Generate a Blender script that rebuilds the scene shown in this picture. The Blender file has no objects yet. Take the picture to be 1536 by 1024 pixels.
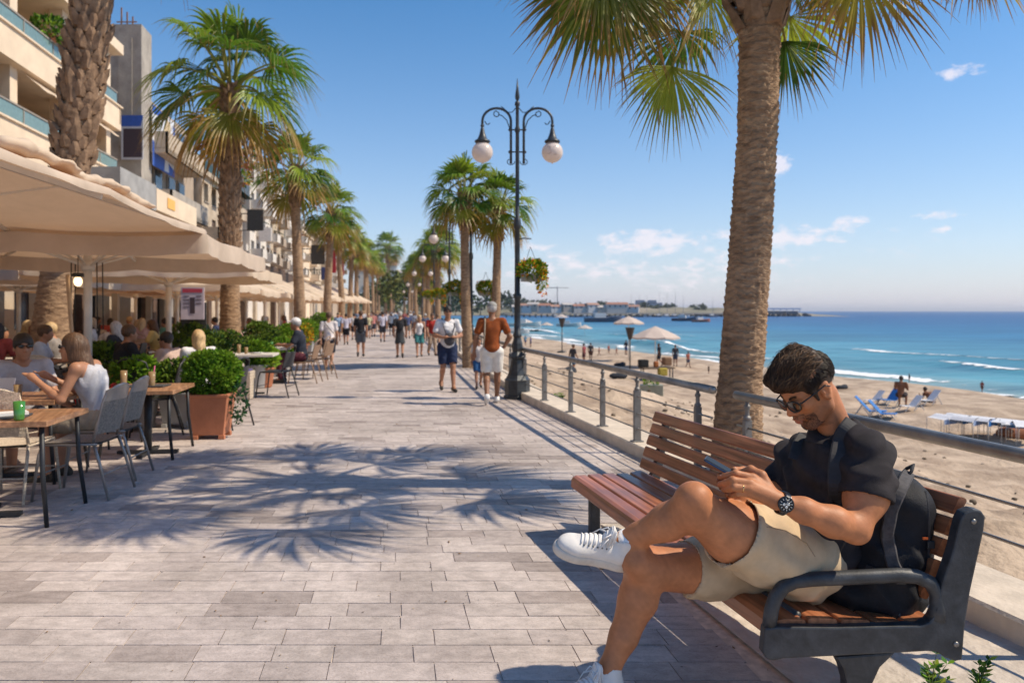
import bpy, math, random, colorsys
import numpy as np
from mathutils import Vector, Matrix, noise as mn
R=math.radians; PI=math.pi
random.seed(7); np.random.seed(7)
SC=bpy.context.scene
COL=SC.collection
F=1150.0; H=1.5; CX=768.0; HY=466.0
def W(px,py,z=0.0):
    Y=F*(H-z)/(py-HY); return Vector(((px-CX)*Y/F,Y,z))
def WY(px,py,Y):
    return Vector(((px-CX)*Y/F,Y,H-(py-HY)*Y/F))
KP=.155; ROT=math.atan(KP)
def P(u,v,z=0.0): return Vector((u-KP*v,v,z))
def edgeX(Y):
    return .5+.222*(11.8-Y) if Y<13 else (.5-.222*1.2)-KP*(Y-13)
# ---------- materials
MATS={}
def srgb(*c):
    return tuple((x/255/12.92 if x/255<=.04045 else ((x/255+.055)/1.055)**2.4) for x in c)
def mat(name,col=(.5,.5,.5),rough=.6,metal=0.,var=0.,vs=8.,bump=0.,bs=40.,attr=False,trans=0.,spec=.5,coat=0.,col2=None,stretch=None,alpha=1.,emit=0.,sub=0.,detail=4.,ramp=(.35,.65),bd=.02,stain=0.,ss=.35,tcol=None):
    if name in MATS: return MATS[name]
    m=bpy.data.materials.new(name); m.use_nodes=True; nt=m.node_tree; N=nt.nodes; L=nt.links
    b=N['Principled BSDF']; b.inputs['Roughness'].default_value=rough; b.inputs['Metallic'].default_value=metal
    b.inputs['Specular IOR Level'].default_value=spec
    if coat: b.inputs['Coat Weight'].default_value=coat; b.inputs['Coat Roughness'].default_value=.15
    if sub: b.inputs['Subsurface Weight'].default_value=sub; b.inputs['Subsurface Scale'].default_value=.01; b.inputs['Subsurface Radius'].default_value=(1,.35,.2)
    base=None
    tc=N.new('ShaderNodeTexCoord')
    vec=tc.outputs['Object']
    if stretch:
        mp=N.new('ShaderNodeMapping'); mp.inputs['Scale'].default_value=stretch; L.new(vec,mp.inputs['Vector']); vec=mp.outputs['Vector']
    if attr:
        a=N.new('ShaderNodeVertexColor'); a.layer_name='Col'; base=a.outputs['Color']
    if var or col2:
        n=N.new('ShaderNodeTexNoise'); n.inputs['Scale'].default_value=vs; n.inputs['Detail'].default_value=detail; n.inputs['Roughness'].default_value=.6
        L.new(vec,n.inputs['Vector'])
        rp=N.new('ShaderNodeValToRGB'); rp.color_ramp.elements[0].position=ramp[0]; rp.color_ramp.elements[1].position=ramp[1]
        L.new(n.outputs['Fac'],rp.inputs['Fac'])
        if attr:
            rp.color_ramp.elements[0].color=(1-var,)*3+(1,); rp.color_ramp.elements[1].color=(1+var,)*3+(1,)
            mx=N.new('ShaderNodeMix'); mx.data_type='RGBA'; mx.blend_type='MULTIPLY'; mx.inputs[0].default_value=1
            L.new(base,mx.inputs[6]); L.new(rp.outputs['Color'],mx.inputs[7]); base=mx.outputs[2]
        else:
            c2=col2 if col2 else tuple(min(1,c*(1+var)) for c in col)
            c1=col if col2 else tuple(c*(1-var) for c in col)
            rp.color_ramp.elements[0].color=c1+(1,); rp.color_ramp.elements[1].color=c2+(1,)
            base=rp.outputs['Color']
    if stain and base is not None:
        n=N.new('ShaderNodeTexNoise'); n.inputs['Scale'].default_value=ss; n.inputs['Detail'].default_value=9; n.inputs['Roughness'].default_value=.7; n.inputs['Distortion'].default_value=.6
        L.new(tc.outputs['Object'],n.inputs['Vector']); rp=N.new('ShaderNodeValToRGB'); rp.color_ramp.elements[0].position=.38; rp.color_ramp.elements[1].position=.6
        rp.color_ramp.elements[0].color=(1-stain,1-stain*1.05,1-stain*1.1,1); rp.color_ramp.elements[1].color=(1+stain*.3,)*3+(1,); L.new(n.outputs['Fac'],rp.inputs['Fac'])
        mx=N.new('ShaderNodeMix'); mx.data_type='RGBA'; mx.blend_type='MULTIPLY'; mx.inputs[0].default_value=1; L.new(base,mx.inputs[6]); L.new(rp.outputs['Color'],mx.inputs[7]); base=mx.outputs[2]
    if base is None: b.inputs['Base Color'].default_value=tuple(col)+(1,)
    else: L.new(base,b.inputs['Base Color'])
    if bump:
        n2=N.new('ShaderNodeTexNoise'); n2.inputs['Scale'].default_value=bs; n2.inputs['Detail'].default_value=5; L.new(vec,n2.inputs['Vector'])
        bp=N.new('ShaderNodeBump'); bp.inputs['Strength'].default_value=bump; bp.inputs['Distance'].default_value=bd
        L.new(n2.outputs['Fac'],bp.inputs['Height']); L.new(bp.outputs['Normal'],b.inputs['Normal'])
    if emit: b.inputs['Emission Color'].default_value=tuple(col)+(1,); b.inputs['Emission Strength'].default_value=emit
    if trans:
        t=N.new('ShaderNodeBsdfTranslucent'); ms=N.new('ShaderNodeMixShader'); ms.inputs[0].default_value=trans
        if tcol: t.inputs['Color'].default_value=tuple(tcol)+(1,)
        elif base is None: t.inputs['Color'].default_value=tuple(col)+(1,)
        else: L.new(base,t.inputs['Color'])
        L.new(b.outputs[0],ms.inputs[1]); L.new(t.outputs[0],ms.inputs[2]); L.new(ms.outputs[0],N['Material Output'].inputs['Surface'])
    MATS[name]=m; return m
def cmat(col,kind='cloth'):
    key='%s_%d_%d_%d'%((kind,)+tuple(int(c*255) for c in col))
    if kind=='cloth': return mat(key,col,.85,var=.12,vs=9,bump=.25,bs=60,spec=.2)
    if kind=='skin': return mat(key,col,.48,var=.08,vs=12,sub=.08,spec=.4)
    if kind=='hair': return mat(key,col,.55,var=.3,vs=60,stretch=(1,1,.2),bump=.4,bs=80)
    return mat(key,col,.5,var=.08)
# ---------- mesh builder
class MB:
    def __init__(s): s.v=[]; s.f=[]; s.c=[]; s.col=(1,1,1); s.fs=[]; s.sm=False
    def add(s,vs,fs,cols=None,sm=None):
        o=len(s.v); s.v.extend([tuple(p) for p in vs]); s.f.extend([tuple(i+o for i in f) for f in fs])
        s.c.extend(cols if cols else [s.col]*len(vs)); s.fs.extend([s.sm if sm is None else sm]*len(fs)); return s
    def box(s,c,sz,rz=0.,rx=0.,ry=0.,M=None):
        hx,hy,hz=sz[0]/2,sz[1]/2,sz[2]/2
        vs=[Vector((x,y,z)) for x in(-hx,hx) for y in(-hy,hy) for z in(-hz,hz)]
        m=Matrix.Rotation(rz,4,'Z')@Matrix.Rotation(ry,4,'Y')@Matrix.Rotation(rx,4,'X')
        if M is not None: m=M
        vs=[m@v+Vector(c) for v in vs]
        return s.add(vs,[(0,1,3,2),(4,6,7,5),(0,4,5,1),(2,3,7,6),(0,2,6,4),(1,5,7,3)],sm=False)
    def bar(s,a,b,w,t):
        a=Vector(a);b=Vector(b);d=b-a;L=d.length
        q=d.to_track_quat('X','Z').to_matrix().to_4x4()
        return s.box((a+b)/2,(L,w,t),M=q)
    def tube(s,pts,rad,n=8,cap=True,sm=True,flat=None,cols=None):
        pts=[Vector(p) for p in pts]; k=len(pts)
        if not hasattr(rad,'__len__'): rad=[rad]*k
        vs=[];cs=[]
        up=None
        for i,p in enumerate(pts):
            d=(pts[min(i+1,k-1)]-pts[max(i-1,0)])
            if d.length<1e-9: d=Vector((0,0,1))
            d.normalize()
            if up is None:
                up=Vector((0,0,1)) if abs(d.z)<.9 else Vector((1,0,0))
            x=up.cross(d)
            if x.length<1e-4: x=Vector((0,1,0)).cross(d)
            x.normalize(); y=d.cross(x); up=y
            for j in range(n):
                a=2*PI*j/n; ry=rad[i]*(flat if flat else 1)
                vs.append(p+x*math.cos(a)*rad[i]+y*math.sin(a)*ry)
                if cols: cs.append(cols[i])
        fs=[(i*n+j,i*n+(j+1)%n,(i+1)*n+(j+1)%n,(i+1)*n+j) for i in range(k-1) for j in range(n)]
        if cap: fs.append(tuple(reversed(range(n)))); fs.append(tuple((k-1)*n+j for j in range(n)))
        return s.add(vs,fs,cs or None,sm=sm)
    def lathe(s,prof,c=(0,0,0),n=20,sm=True):
        c=Vector(c); vs=[c+Vector((r*math.cos(2*PI*j/n),r*math.sin(2*PI*j/n),z)) for r,z in prof for j in range(n)]
        k=len(prof)
        fs=[(i*n+j,i*n+(j+1)%n,(i+1)*n+(j+1)%n,(i+1)*n+j) for i in range(k-1) for j in range(n)]
        fs.append(tuple(reversed(range(n)))); fs.append(tuple((k-1)*n+j for j in range(n)))
        return s.add(vs,fs,sm=sm)
    def ball(s,c,r,n=10,m=7,sq=(1,1,1)):
        prof=[(max(1e-4,r*math.sin(PI*i/m)),-r*math.cos(PI*i/m)) for i in range(m+1)]
        c=Vector(c); vs=[c+Vector((q*math.cos(2*PI*j/n)*sq[0],q*math.sin(2*PI*j/n)*sq[1],z*sq[2])) for q,z in prof for j in range(n)]
        fs=[(i*n+j,i*n+(j+1)%n,(i+1)*n+(j+1)%n,(i+1)*n+j) for i in range(m) for j in range(n)]
        return s.add(vs,fs,sm=True)
    def prism(s,poly,M,t):   # poly in (a,z); M maps (a,y,z)
        n=len(poly); vs=[M@Vector((a,-t/2,z)) for a,z in poly]+[M@Vector((a,t/2,z)) for a,z in poly]
        fs=[tuple(range(n)),tuple(reversed(range(n,2*n)))]+[(i,i+n,(i+1)%n+n,(i+1)%n) for i in range(n)]
        return s.add(vs,fs,sm=False)
    def quad(s,a,b,c,d,cols=None): return s.add([a,b,c,d],[(0,1,2,3)],cols,sm=False)
    def grid(s,fn,nu,nv,sm=True,colf=None):
        vs=[fn(i/nu,j/nv) for i in range(nu+1) for j in range(nv+1)]
        fs=[(i*(nv+1)+j,(i+1)*(nv+1)+j,(i+1)*(nv+1)+j+1,i*(nv+1)+j+1) for i in range(nu) for j in range(nv)]
        return s.add(vs,fs,[colf(i/nu,j/nv) for i in range(nu+1) for j in range(nv+1)] if colf else None,sm=sm)
    def mesh(s,name,m):
        me=bpy.data.meshes.new(name); me.from_pydata(s.v,[],s.f); me.materials.append(m)
        me.polygons.foreach_set('use_smooth',s.fs)
        ca=me.color_attributes.new('Col','FLOAT_COLOR','POINT')
        a=np.ones((len(s.v),4),dtype=np.float32); a[:,:3]=np.array(s.c,dtype=np.float32).reshape(-1,3); ca.data.foreach_set('color',a.ravel())
        me.update(); return me
    def build(s,name,m,parent=None,bevel=0.,loc=None):
        o=bpy.data.objects.new(name,s.mesh(name,m)); COL.objects.link(o)
        if parent: o.parent=parent
        if loc is not None: o.location=loc
        if bevel:
            b=o.modifiers.new('Bevel','BEVEL'); b.width=bevel; b.segments=2; b.limit_method='ANGLE'; b.angle_limit=R(40)
        return o
def tag(o,label=None,cat=None,group=None,kind=None):
    if label: o['label']=label
    if cat: o['category']=cat
    if group: o['group']=group
    if kind: o['kind']=kind
    return o
def thing(name,label,cat,loc=(0,0,0),rz=0.,group=None,sc=1.):
    o=bpy.data.objects.new(name,None); o.empty_display_size=.1; COL.objects.link(o); o.location=loc; o.rotation_euler=(0,0,rz); o.scale=(sc,)*3
    return tag(o,label,cat,group)
CH={}
def dup(root,label,loc,rz=None,sc=None,group=None,mats=None):
    def cp(o,par):
        c=o.copy(); COL.objects.link(c)
        if par: c.parent=par
        for ch in o.children: cp(ch,c)
        return c
    r=cp(root,None); r.location=loc; r['label']=label
    if rz is not None: r.rotation_euler=(r.rotation_euler[0],r.rotation_euler[1],rz)
    if sc is not None: r.scale=(sc,)*3 if not hasattr(sc,'__len__') else sc
    if group: r['group']=group
    return r
# ---------- SDF sculpting
def _v(a): return np.array(a,dtype=np.float32)
class SDF:
    def __init__(s): s.p=[]
    def cone(s,a,b,ra,rb,k=.02,op='u'): s.p.append(('c',_v(a),_v(b),ra,rb,k,op)); return s
    def chain(s,pts,rads,k=.02,op='u'):
        for i in range(len(pts)-1): s.cone(pts[i],pts[i+1],rads[i],rads[i+1],k,op)
        return s
    def ell(s,c,r,M=None,k=.02,op='u'):
        if not hasattr(r,'__len__'): r=(r,r,r)
        s.p.append(('e',_v(c),_v(r),_v(np.array(M)[:3,:3]) if M is not None else np.eye(3,dtype=np.float32),0,k,op)); return s
    def rbox(s,c,hf,rr,M=None,k=.01,op='u'):
        s.p.append(('b',_v(c),_v(hf),_v(np.array(M)[:3,:3]) if M is not None else np.eye(3,dtype=np.float32),rr,k,op)); return s
    def mesh(s,h,post=None):
        lo=[];hi=[]
        bb=[]
        for p in s.p:
            if p[0]=='c': m=max(p[3],p[4]); l=np.minimum(p[1],p[2])-m; u=np.maximum(p[1],p[2])+m
            elif p[0]=='e': m=p[2].max(); l=p[1]-m; u=p[1]+m
            else: m=np.linalg.norm(p[2])+p[4]; l=p[1]-m; u=p[1]+m
            bb.append((l,u))
            if p[6]=='u': lo.append(l); hi.append(u)
        lo=np.min(lo,0)-3*h; hi=np.max(hi,0)+3*h
        n=np.ceil((hi-lo)/h).astype(int)+1
        D=np.full(n,.08,dtype=np.float32)
        ax=[lo[i]+h*np.arange(n[i],dtype=np.float32) for i in range(3)]
        for p,(l,u) in zip(s.p,bb):
            mg=p[5]*1.2+2.5*h+.012
            i0=np.maximum(((l-mg-lo)/h).astype(int),0); i1=np.minimum(((u+mg-lo)/h).astype(int)+2,n)
            if (i1<=i0).any(): continue
            sl=tuple(slice(a,b) for a,b in zip(i0,i1))
            X=ax[0][sl[0]][:,None,None];Y=ax[1][sl[1]][None,:,None];Z=ax[2][sl[2]][None,None,:]
            if p[0]=='c':
                a,b=p[1],p[2]; d=b-a; L=float(d@d)+1e-12
                t=np.clip(((X-a[0])*d[0]+(Y-a[1])*d[1]+(Z-a[2])*d[2])/L,0,1)
                q=np.sqrt((X-a[0]-t*d[0])**2+(Y-a[1]-t*d[1])**2+(Z-a[2]-t*d[2])**2)-(p[3]+(p[4]-p[3])*t)
            else:
                M=p[3]; x=X-p[1][0];y=Y-p[1][1];z=Z-p[1][2]
                lx=x*M[0,0]+y*M[1,0]+z*M[2,0]; ly=x*M[0,1]+y*M[1,1]+z*M[2,1]; lz=x*M[0,2]+y*M[1,2]+z*M[2,2]
                if p[0]=='e':
                    r=p[2]; k0=np.sqrt((lx/r[0])**2+(ly/r[1])**2+(lz/r[2])**2); k1=np.sqrt((lx/r[0]**2)**2+(ly/r[1]**2)**2+(lz/r[2]**2)**2)+1e-6
                    q=k0*(k0-1)/k1
                else:
                    hf=p[2]; qx=np.abs(lx)-hf[0]+p[4];qy=np.abs(ly)-hf[1]+p[4];qz=np.abs(lz)-hf[2]+p[4]
                    q=np.sqrt(np.maximum(qx,0)**2+np.maximum(qy,0)**2+np.maximum(qz,0)**2)+np.minimum(np.maximum(qx,np.maximum(qy,qz)),0)-p[4]
            A=D[sl]; k=max(p[5],1e-4)
            if p[6]=='u':
                hh=np.maximum(k-np.abs(A-q),0)/k; D[sl]=np.minimum(A,q)-hh*hh*k*.25
            else:
                q=-q; hh=np.maximum(k-np.abs(A-q),0)/k; D[sl]=np.maximum(A,q)+hh*hh*k*.25
        if post is not None: D=post(D,ax[0][:,None,None],ax[1][None,:,None],ax[2][None,None,:])
        for a in range(3):
            sl=[slice(None)]*3; sl[a]=0; D[tuple(sl)]=np.maximum(D[tuple(sl)],1e-3); sl[a]=-1; D[tuple(sl)]=np.maximum(D[tuple(sl)],1e-3)
        return surfnets(D,lo,h)
def surfnets(D,lo,h):
    n=np.array(D.shape); S=D<0
    acc=np.zeros((int(np.prod(n)),4),dtype=np.float64)
    def idx(i,j,k): return (i*n[1]+j)*n[2]+k
    quads=[]
    for a in range(3):
        s0=[slice(None)]*3; s1=[slice(None)]*3; s0[a]=slice(0,-1); s1[a]=slice(1,None)
        m=S[tuple(s0)]!=S[tuple(s1)]
        I=np.argwhere(m)
        if not len(I): continue
        J=I.copy(); J[:,a]+=1
        d0=D[I[:,0],I[:,1],I[:,2]];d1=D[J[:,0],J[:,1],J[:,2]]
        t=d0/(d0-d1); pt=I.astype(np.float64); pt[:,a]+=t
        b,c=(a+1)%3,(a+2)%3
        cells=[]
        for db,dc in((-1,-1),(0,-1),(0,0),(-1,0)):
            C=I.copy(); C[:,b]+=db; C[:,c]+=dc
            ci=idx(C[:,0],C[:,1],C[:,2]); cells.append(ci)
            for q in range(3): acc[:,q]+=np.bincount(ci,pt[:,q],len(acc))
            acc[:,3]+=np.bincount(ci,minlength=len(acc))
        Q=np.stack(cells,1); fl=d0<0
        Q[~fl]=Q[~fl][:,::-1]; quads.append(Q)
    Q=np.concatenate(quads); used=np.nonzero(acc[:,3])[0]
    mp=np.full(len(acc),-1); mp[used]=np.arange(len(used))
    V=acc[used,:3]/acc[used,3:4]*h+lo
    return V,mp[Q]
def nmesh(name,V,Q,m,colors=None,smooth=True):
    me=bpy.data.meshes.new(name); me.from_pydata(V.tolist(),[],Q.tolist()); me.materials.append(m)
    me.polygons.foreach_set('use_smooth',[smooth]*len(me.polygons))
    if colors is not None:
        ca=me.color_attributes.new('Col','FLOAT_COLOR','POINT'); a=np.ones((len(V),4),dtype=np.float32); a[:,:3]=colors; ca.data.foreach_set('color',a.ravel())
    me.update(); return me
def sobj(name,sdf,h,m,parent=None,post=None,colf=None,smoothit=0):
    V,Q=sdf.mesh(h,post)
    if smoothit: V=relax(V,Q,smoothit)
    o=bpy.data.objects.new(name,nmesh(name,V,Q,m,colf(V) if colf else None)); COL.objects.link(o)
    if parent: o.parent=parent
    return o
def relax(V,Q,it):
    n=len(V)
    for _ in range(it):
        s=np.zeros((n,3));c=np.zeros(n)
        for a,b in((0,1),(1,2),(2,3),(3,0)):
            for x,y in((a,b),(b,a)):
                for q in range(3): s[:,q]+=np.bincount(Q[:,x],V[Q[:,y],q],n)
                c+=np.bincount(Q[:,x],minlength=n)
        V=V*.5+.5*s/np.maximum(c,1)[:,None]
    return V
def fbm(p,sc,o=4):
    return mn.fractal(Vector(p)*sc,1.,2.,o)
# ================= camera, sun, sky
cam=bpy.data.cameras.new('camera'); cam.sensor_width=36; cam.lens=36*F/1536; cam.shift_y=-46/1536; cam.clip_end=30000; cam.clip_start=.05
co=bpy.data.objects.new('camera',cam); COL.objects.link(co); co.location=(0,0,H); co.rotation_euler=(R(90),0,0); SC.camera=co
cam.dof.use_dof=True; cam.dof.focus_distance=3.05; cam.dof.aperture_fstop=3.4
SHX,SHY=-.86,.04                       # shadow offset per metre of height
sd=Vector((SHX,SHY,-1)).normalized()
sl=bpy.data.lights.new('sun','SUN'); sl.energy=5.0; sl.angle=R(.53); sl.color=(1,.87,.68)
so=bpy.data.objects.new('sun',sl); COL.objects.link(so); so.rotation_euler=sd.to_track_quat('-Z','Y').to_euler()
elev=math.asin(-sd.z); az=math.atan2(-sd.x,-sd.y)
wd=bpy.data.worlds.new('World'); SC.world=wd; wd.use_nodes=True
nt=wd.node_tree; N=nt.nodes; L=nt.links; bg=N['Background']; bg.inputs["Strength"].default_value=.136
sky=N.new('ShaderNodeTexSky'); sky.sky_type='NISHITA'; sky.sun_disc=False; sky.sun_elevation=elev; sky.sun_rotation=az
sky.air_density=1.1; sky.dust_density=.25; sky.ozone_density=2.2; sky.altitude=0
tc=N.new('ShaderNodeTexCoord')
def dirp(px,py): return Vector(((px-CX)/F,1,-(py-HY)/F)).normalized()
noi=N.new('ShaderNodeTexNoise'); noi.inputs['Scale'].default_value=34; noi.inputs['Detail'].default_value=8; noi.inputs['Roughness'].default_value=.62
mpn=N.new('ShaderNodeMapping'); mpn.inputs['Scale'].default_value=(1,1,2.2); L.new(tc.outputs['Generated'],mpn.inputs[0]); L.new(mpn.outputs[0],noi.inputs['Vector'])
def math_(op,a,b=None,c=None):
    m=N.new('ShaderNodeMath'); m.operation=op
    for i,x in enumerate((a,b,c)):
        if x is None: continue
        if hasattr(x,'links'): L.new(x,m.inputs[i])
        else: m.inputs[i].default_value=x
    return m.outputs[0]
tot=None
# cloud banks: direction, width, height, density
for (px,py,w,hh,dn) in [(975,362,.075,.015,1.1),(1010,372,.1,.014,.65),(900,400,.2,.032,.6),(1050,405,.18,.036,.55),(1165,358,.09,.017,.95),(1268,334,.028,.009,1.0),(1238,346,.04,.007,.7),(1160,248,.026,.016,1.5),
                        (1440,106,.026,.009,.8),(1400,322,.035,.006,.6),(1412,344,.012,.006,.8),(800,372,.05,.009,.6),(1330,370,.12,.014,.25),(1230,352,.08,.01,.6)]:
    d=dirp(px,py)
    sb=N.new('ShaderNodeVectorMath'); sb.operation='SUBTRACT'; L.new(tc.outputs['Generated'],sb.inputs[0]); sb.inputs[1].default_value=d
    ml=N.new('ShaderNodeVectorMath'); ml.operation='MULTIPLY'; L.new(sb.outputs[0],ml.inputs[0]); ml.inputs[1].default_value=(1/w,1/w,1/hh)
    ln=N.new('ShaderNodeVectorMath'); ln.operation='LENGTH'; L.new(ml.outputs[0],ln.inputs[0])
    q=math_('MULTIPLY',math_('SUBTRACT',1.25,ln.outputs['Value']),dn)
    q=math_('MAXIMUM',q,0.)
    tot=q if tot is None else math_('MAXIMUM',tot,q)
cl=math_('MULTIPLY',math_('SUBTRACT',math_('ADD',noi.outputs['Fac'],math_('MULTIPLY',tot,.27)),.60),4.2)
cl=math_('MINIMUM',math_('MAXIMUM',math_('MULTIPLY',cl,math_('MINIMUM',math_('MULTIPLY',tot,3),1.)),0.),.72)
# thin haze band low in the sky
sx=N.new('ShaderNodeSeparateXYZ'); L.new(tc.outputs['Generated'],sx.inputs[0])
hz=math_('POWER',math_('MAXIMUM',math_('SUBTRACT',1.,math_('MULTIPLY',math_('ABSOLUTE',sx.outputs['Z']),1.9)),0.),2.2)
hs=N.new("ShaderNodeHueSaturation"); hs.inputs["Saturation"].default_value=1.36; L.new(sky.outputs[0],hs.inputs["Color"])
m1=N.new('ShaderNodeMix'); m1.data_type='RGBA'; L.new(math_('MULTIPLY',hz,.60),m1.inputs[0]); L.new(hs.outputs[0],m1.inputs[6]); m1.inputs[7].default_value=(4.0,4.4,6.9,1)
m2=N.new('ShaderNodeMix'); m2.data_type='RGBA'; L.new(cl,m2.inputs[0]); L.new(m1.outputs[2],m2.inputs[6]); m2.inputs[7].default_value=(7.0,6.5,6.9,1)
L.new(m2.outputs[2],bg.inputs['Color'])
SC.view_settings.view_transform='Standard'; SC.view_settings.look='None'; SC.view_settings.exposure=.08
SC.cycles.max_bounces=6; SC.cycles.transparent_max_bounces=12
# ================= promenade
stone=mat('stone_paver',attr=True,rough=.72,var=.2,vs=11,stretch=(1,1.7,1),bump=.6,bs=60,bd=.006,spec=.35,detail=9,ramp=(.3,.7),stain=.26,ss=.7)
q_n=stone.node_tree; q_N=q_n.nodes; q_L=q_n.links; q_b=q_N['Principled BSDF']; q_src=q_b.inputs['Base Color'].links[0].from_socket
q_v=q_N.new('ShaderNodeTexNoise'); q_v.inputs['Scale'].default_value=16; q_v.inputs['Detail'].default_value=10; q_v.inputs['Distortion'].default_value=2.2; q_t=q_N.new('ShaderNodeTexCoord'); q_L.new(q_t.outputs['Object'],q_v.inputs[0])
q_r=q_N.new('ShaderNodeValToRGB'); q_e=q_r.color_ramp.elements; q_e[0].position=.47; q_e[0].color=(1,1,1,1); q_e[1].position=.53; q_e[1].color=(1,1,1,1); q_m=q_e.new(.5); q_m.color=(.78,.75,.73,1)
q_L.new(q_v.outputs[0],q_r.inputs[0]); q_x=q_N.new('ShaderNodeMix'); q_x.data_type='RGBA'; q_x.blend_type='MULTIPLY'; q_x.inputs[0].default_value=.8; q_L.new(q_src,q_x.inputs[6]); q_L.new(q_r.outputs[0],q_x.inputs[7]); q_L.new(q_x.outputs[2],q_b.inputs['Base Color'])
grout=mat('grout',(.60,.50,.41),.95,var=.2,vs=20)
ground_m=mat('ground_earth',(.33,.28,.22),.95,var=.2,vs=.5)
def struct(o): return tag(o,kind='structure')
mb=MB()
mb.quad((-9000,-60,-3.6),(9000,-60,-3.6),(9000,12000,-3.6),(-9000,12000,-3.6)); struct(mb.build('ground',ground_m))
# base slab of the promenade (bedding under the pavers), with side wall to the beach
mb=MB()
ys=[-4,-2,0,2,4,6,8,10,12,13,20,40,80,160,330]
for i in range(len(ys)-1):
    a,b=ys[i],ys[i+1]
    la,lb=P(-16,a,-.0065),P(-16,b,-.0065); ra,rb=Vector((edgeX(a)+.1,a,-.0065)),Vector((edgeX(b)+.1,b,-.0065))
    mb.quad(la,ra,rb,lb)
    mb.quad(ra,ra-Vector((0,0,3.4)),rb-Vector((0,0,3.4)),rb)
struct(mb.build('pavement_bed',grout))
# pavers
mb=MB(); rng=random.Random(3)
v=-1.0; row=0
while v<46:
    rh=.15+.03*rng.random() if v<20 else .165
    u=-6.2-rng.random()*.5 if v<26 else -5.-rng.random()*.5
    if v<7: u=-4.6-rng.random()*.5
    vm=v+rh/2
    while True:
        ln=rng.choice((.27,.33,.38,.44))*(.9+.2*rng.random())
        umax=edgeX(vm)+KP*vm-.1
        if vm<5.4: umax=umax-1.28
        if u>umax: break
        u2=min(u+ln,umax+.001)
        if u2-u>.03:
            t=rng.random()
            if t<.13: c=srgb(163,151,145)
            elif t<.125: c=srgb(203,189,170)
            elif t<.5: c=srgb(184,172,166)
            else: c=srgb(192,180,173)
            k=1.0*(.91+.15*rng.random()); c=tuple(x*k for x in c)
            g=.0026; z=rng.uniform(-.0008,.0008); tl=[rng.uniform(-.001,.001) for _ in range(4)]
            j=[rng.uniform(-.0015,.0015) for _ in range(4)]
            a=P(u+g+j[0],v+g,z+tl[0]);b=P(u2-g+j[1],v+g,z+tl[1]);cc=P(u2-g+j[2],v+rh-g,z+tl[2]);d=P(u+g+j[3],v+rh-g,z+tl[3])
            if v<14:
                dz=Vector((0,0,-.014)); e=.003
                vs=[a,b,cc,d,a+dz,b+dz,cc+dz,d+dz]; fs=[(0,1,2,3),(4,5,1,0),(5,6,2,1),(6,7,3,2),(7,4,0,3)]
                mb.add(vs,fs,[c]*8,sm=False)
            else: mb.quad(a,b,cc,d,[c]*4)
        u+=ln
    v+=rh; row+=1
struct(mb.build('pavement',stone))
# far paving : brick texture sheet
def brickmat():
    m=bpy.data.materials.new('far_paving'); m.use_nodes=True; N=m.node_tree.nodes; L=m.node_tree.links; b=N['Principled BSDF']; b.inputs['Roughness'].default_value=.8
    t=N.new('ShaderNodeTexCoord'); br=N.new('ShaderNodeTexBrick'); br.inputs['Scale'].default_value=1; br.inputs['Brick Width'].default_value=.45; br.inputs['Row Height'].default_value=.2; br.inputs['Mortar Size'].default_value=.006
    br.inputs['Color1'].default_value=srgb(202,186,174)+(1,); br.inputs['Color2'].default_value=srgb(172,156,147)+(1,); br.inputs['Mortar'].default_value=(.4,.34,.28,1)
    L.new(t.outputs['Object'],br.inputs['Vector']); L.new(br.outputs['Color'],b.inputs['Base Color']); return m
bm=brickmat()
mb=MB()
def sheet(mb,u0,v0,v1,z=-.004,u1=None):
    st=[v0,v1]
    if v0<13<v1: st=[v0,13,v1]
    for a,b in zip(st,st[1:]):
        R0=Vector((edgeX(a)+.05,a,z)) if u1 is None else P(u1,a,z); R1=Vector((edgeX(b)+.05,b,z)) if u1 is None else P(u1,b,z)
        mb.quad(P(u0,a,z),R0,R1,P(u0,b,z))
sheet(mb,-15,46,330); sheet(mb,-15,-3,26,-.004,-6.4); sheet(mb,-15,26,46,-.004,-5.2); sheet(mb,-6.4,-3,6.9,-.0045,-4.8)
struct(mb.build('far_pavement',bm))
# rough concrete strip by the kerb
conc=mat('rough_concrete',(.40,.345,.29),.9,col2=(.60,.52,.44),vs=5,bump=1.,bs=14,bd=.02,detail=10,ramp=(.3,.68))
mb=MB()
def strip(fu,fv):
    v=-1+fv*6.4; uR=edgeX(v)-.0; u=uR-1.30+fu*1.32
    z=.004+.012*fbm((u,v,0),3.1)*(1 if 0<fu<1 and fv<1 else 0)
    return (u,v,z)
mb.grid(strip,22,90); struct(mb.build('path',conc))
# kerb
kerb=mat('kerb_stone',(.60,.51,.41),.85,var=.14,vs=4,bump=.5,bs=30,bd=.01)
mb=MB()
ys=[-3]+[x*1.5 for x in range(-1,9)]+[13]
prof=[(-.09,-.3),(-.09,.105),(-.075,.12),(.37,.12),(.385,.105),(.385,-.5)]
def sweepX(mb,ys,prof,xf,seg=True):
    for a,b in zip(ys,ys[1:]):
        g=.004
        pa=[Vector((xf(a)+p,a+g,z)) for p,z in prof]; pb=[Vector((xf(b)+p,b-g,z)) for p,z in prof]
        n=len(prof); mb.add(pa+pb,[(i,i+1,n+i+1,n+i) for i in range(n-1)]+[tuple(range(n)),tuple(reversed(range(n,2*n)))],sm=False)
sweepX(mb,ys,prof,edgeX); ys=[13]+[13+3*i for i in range(1,60)]; sweepX(mb,ys,prof,edgeX)
struct(mb.build('kerb',kerb))
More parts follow.
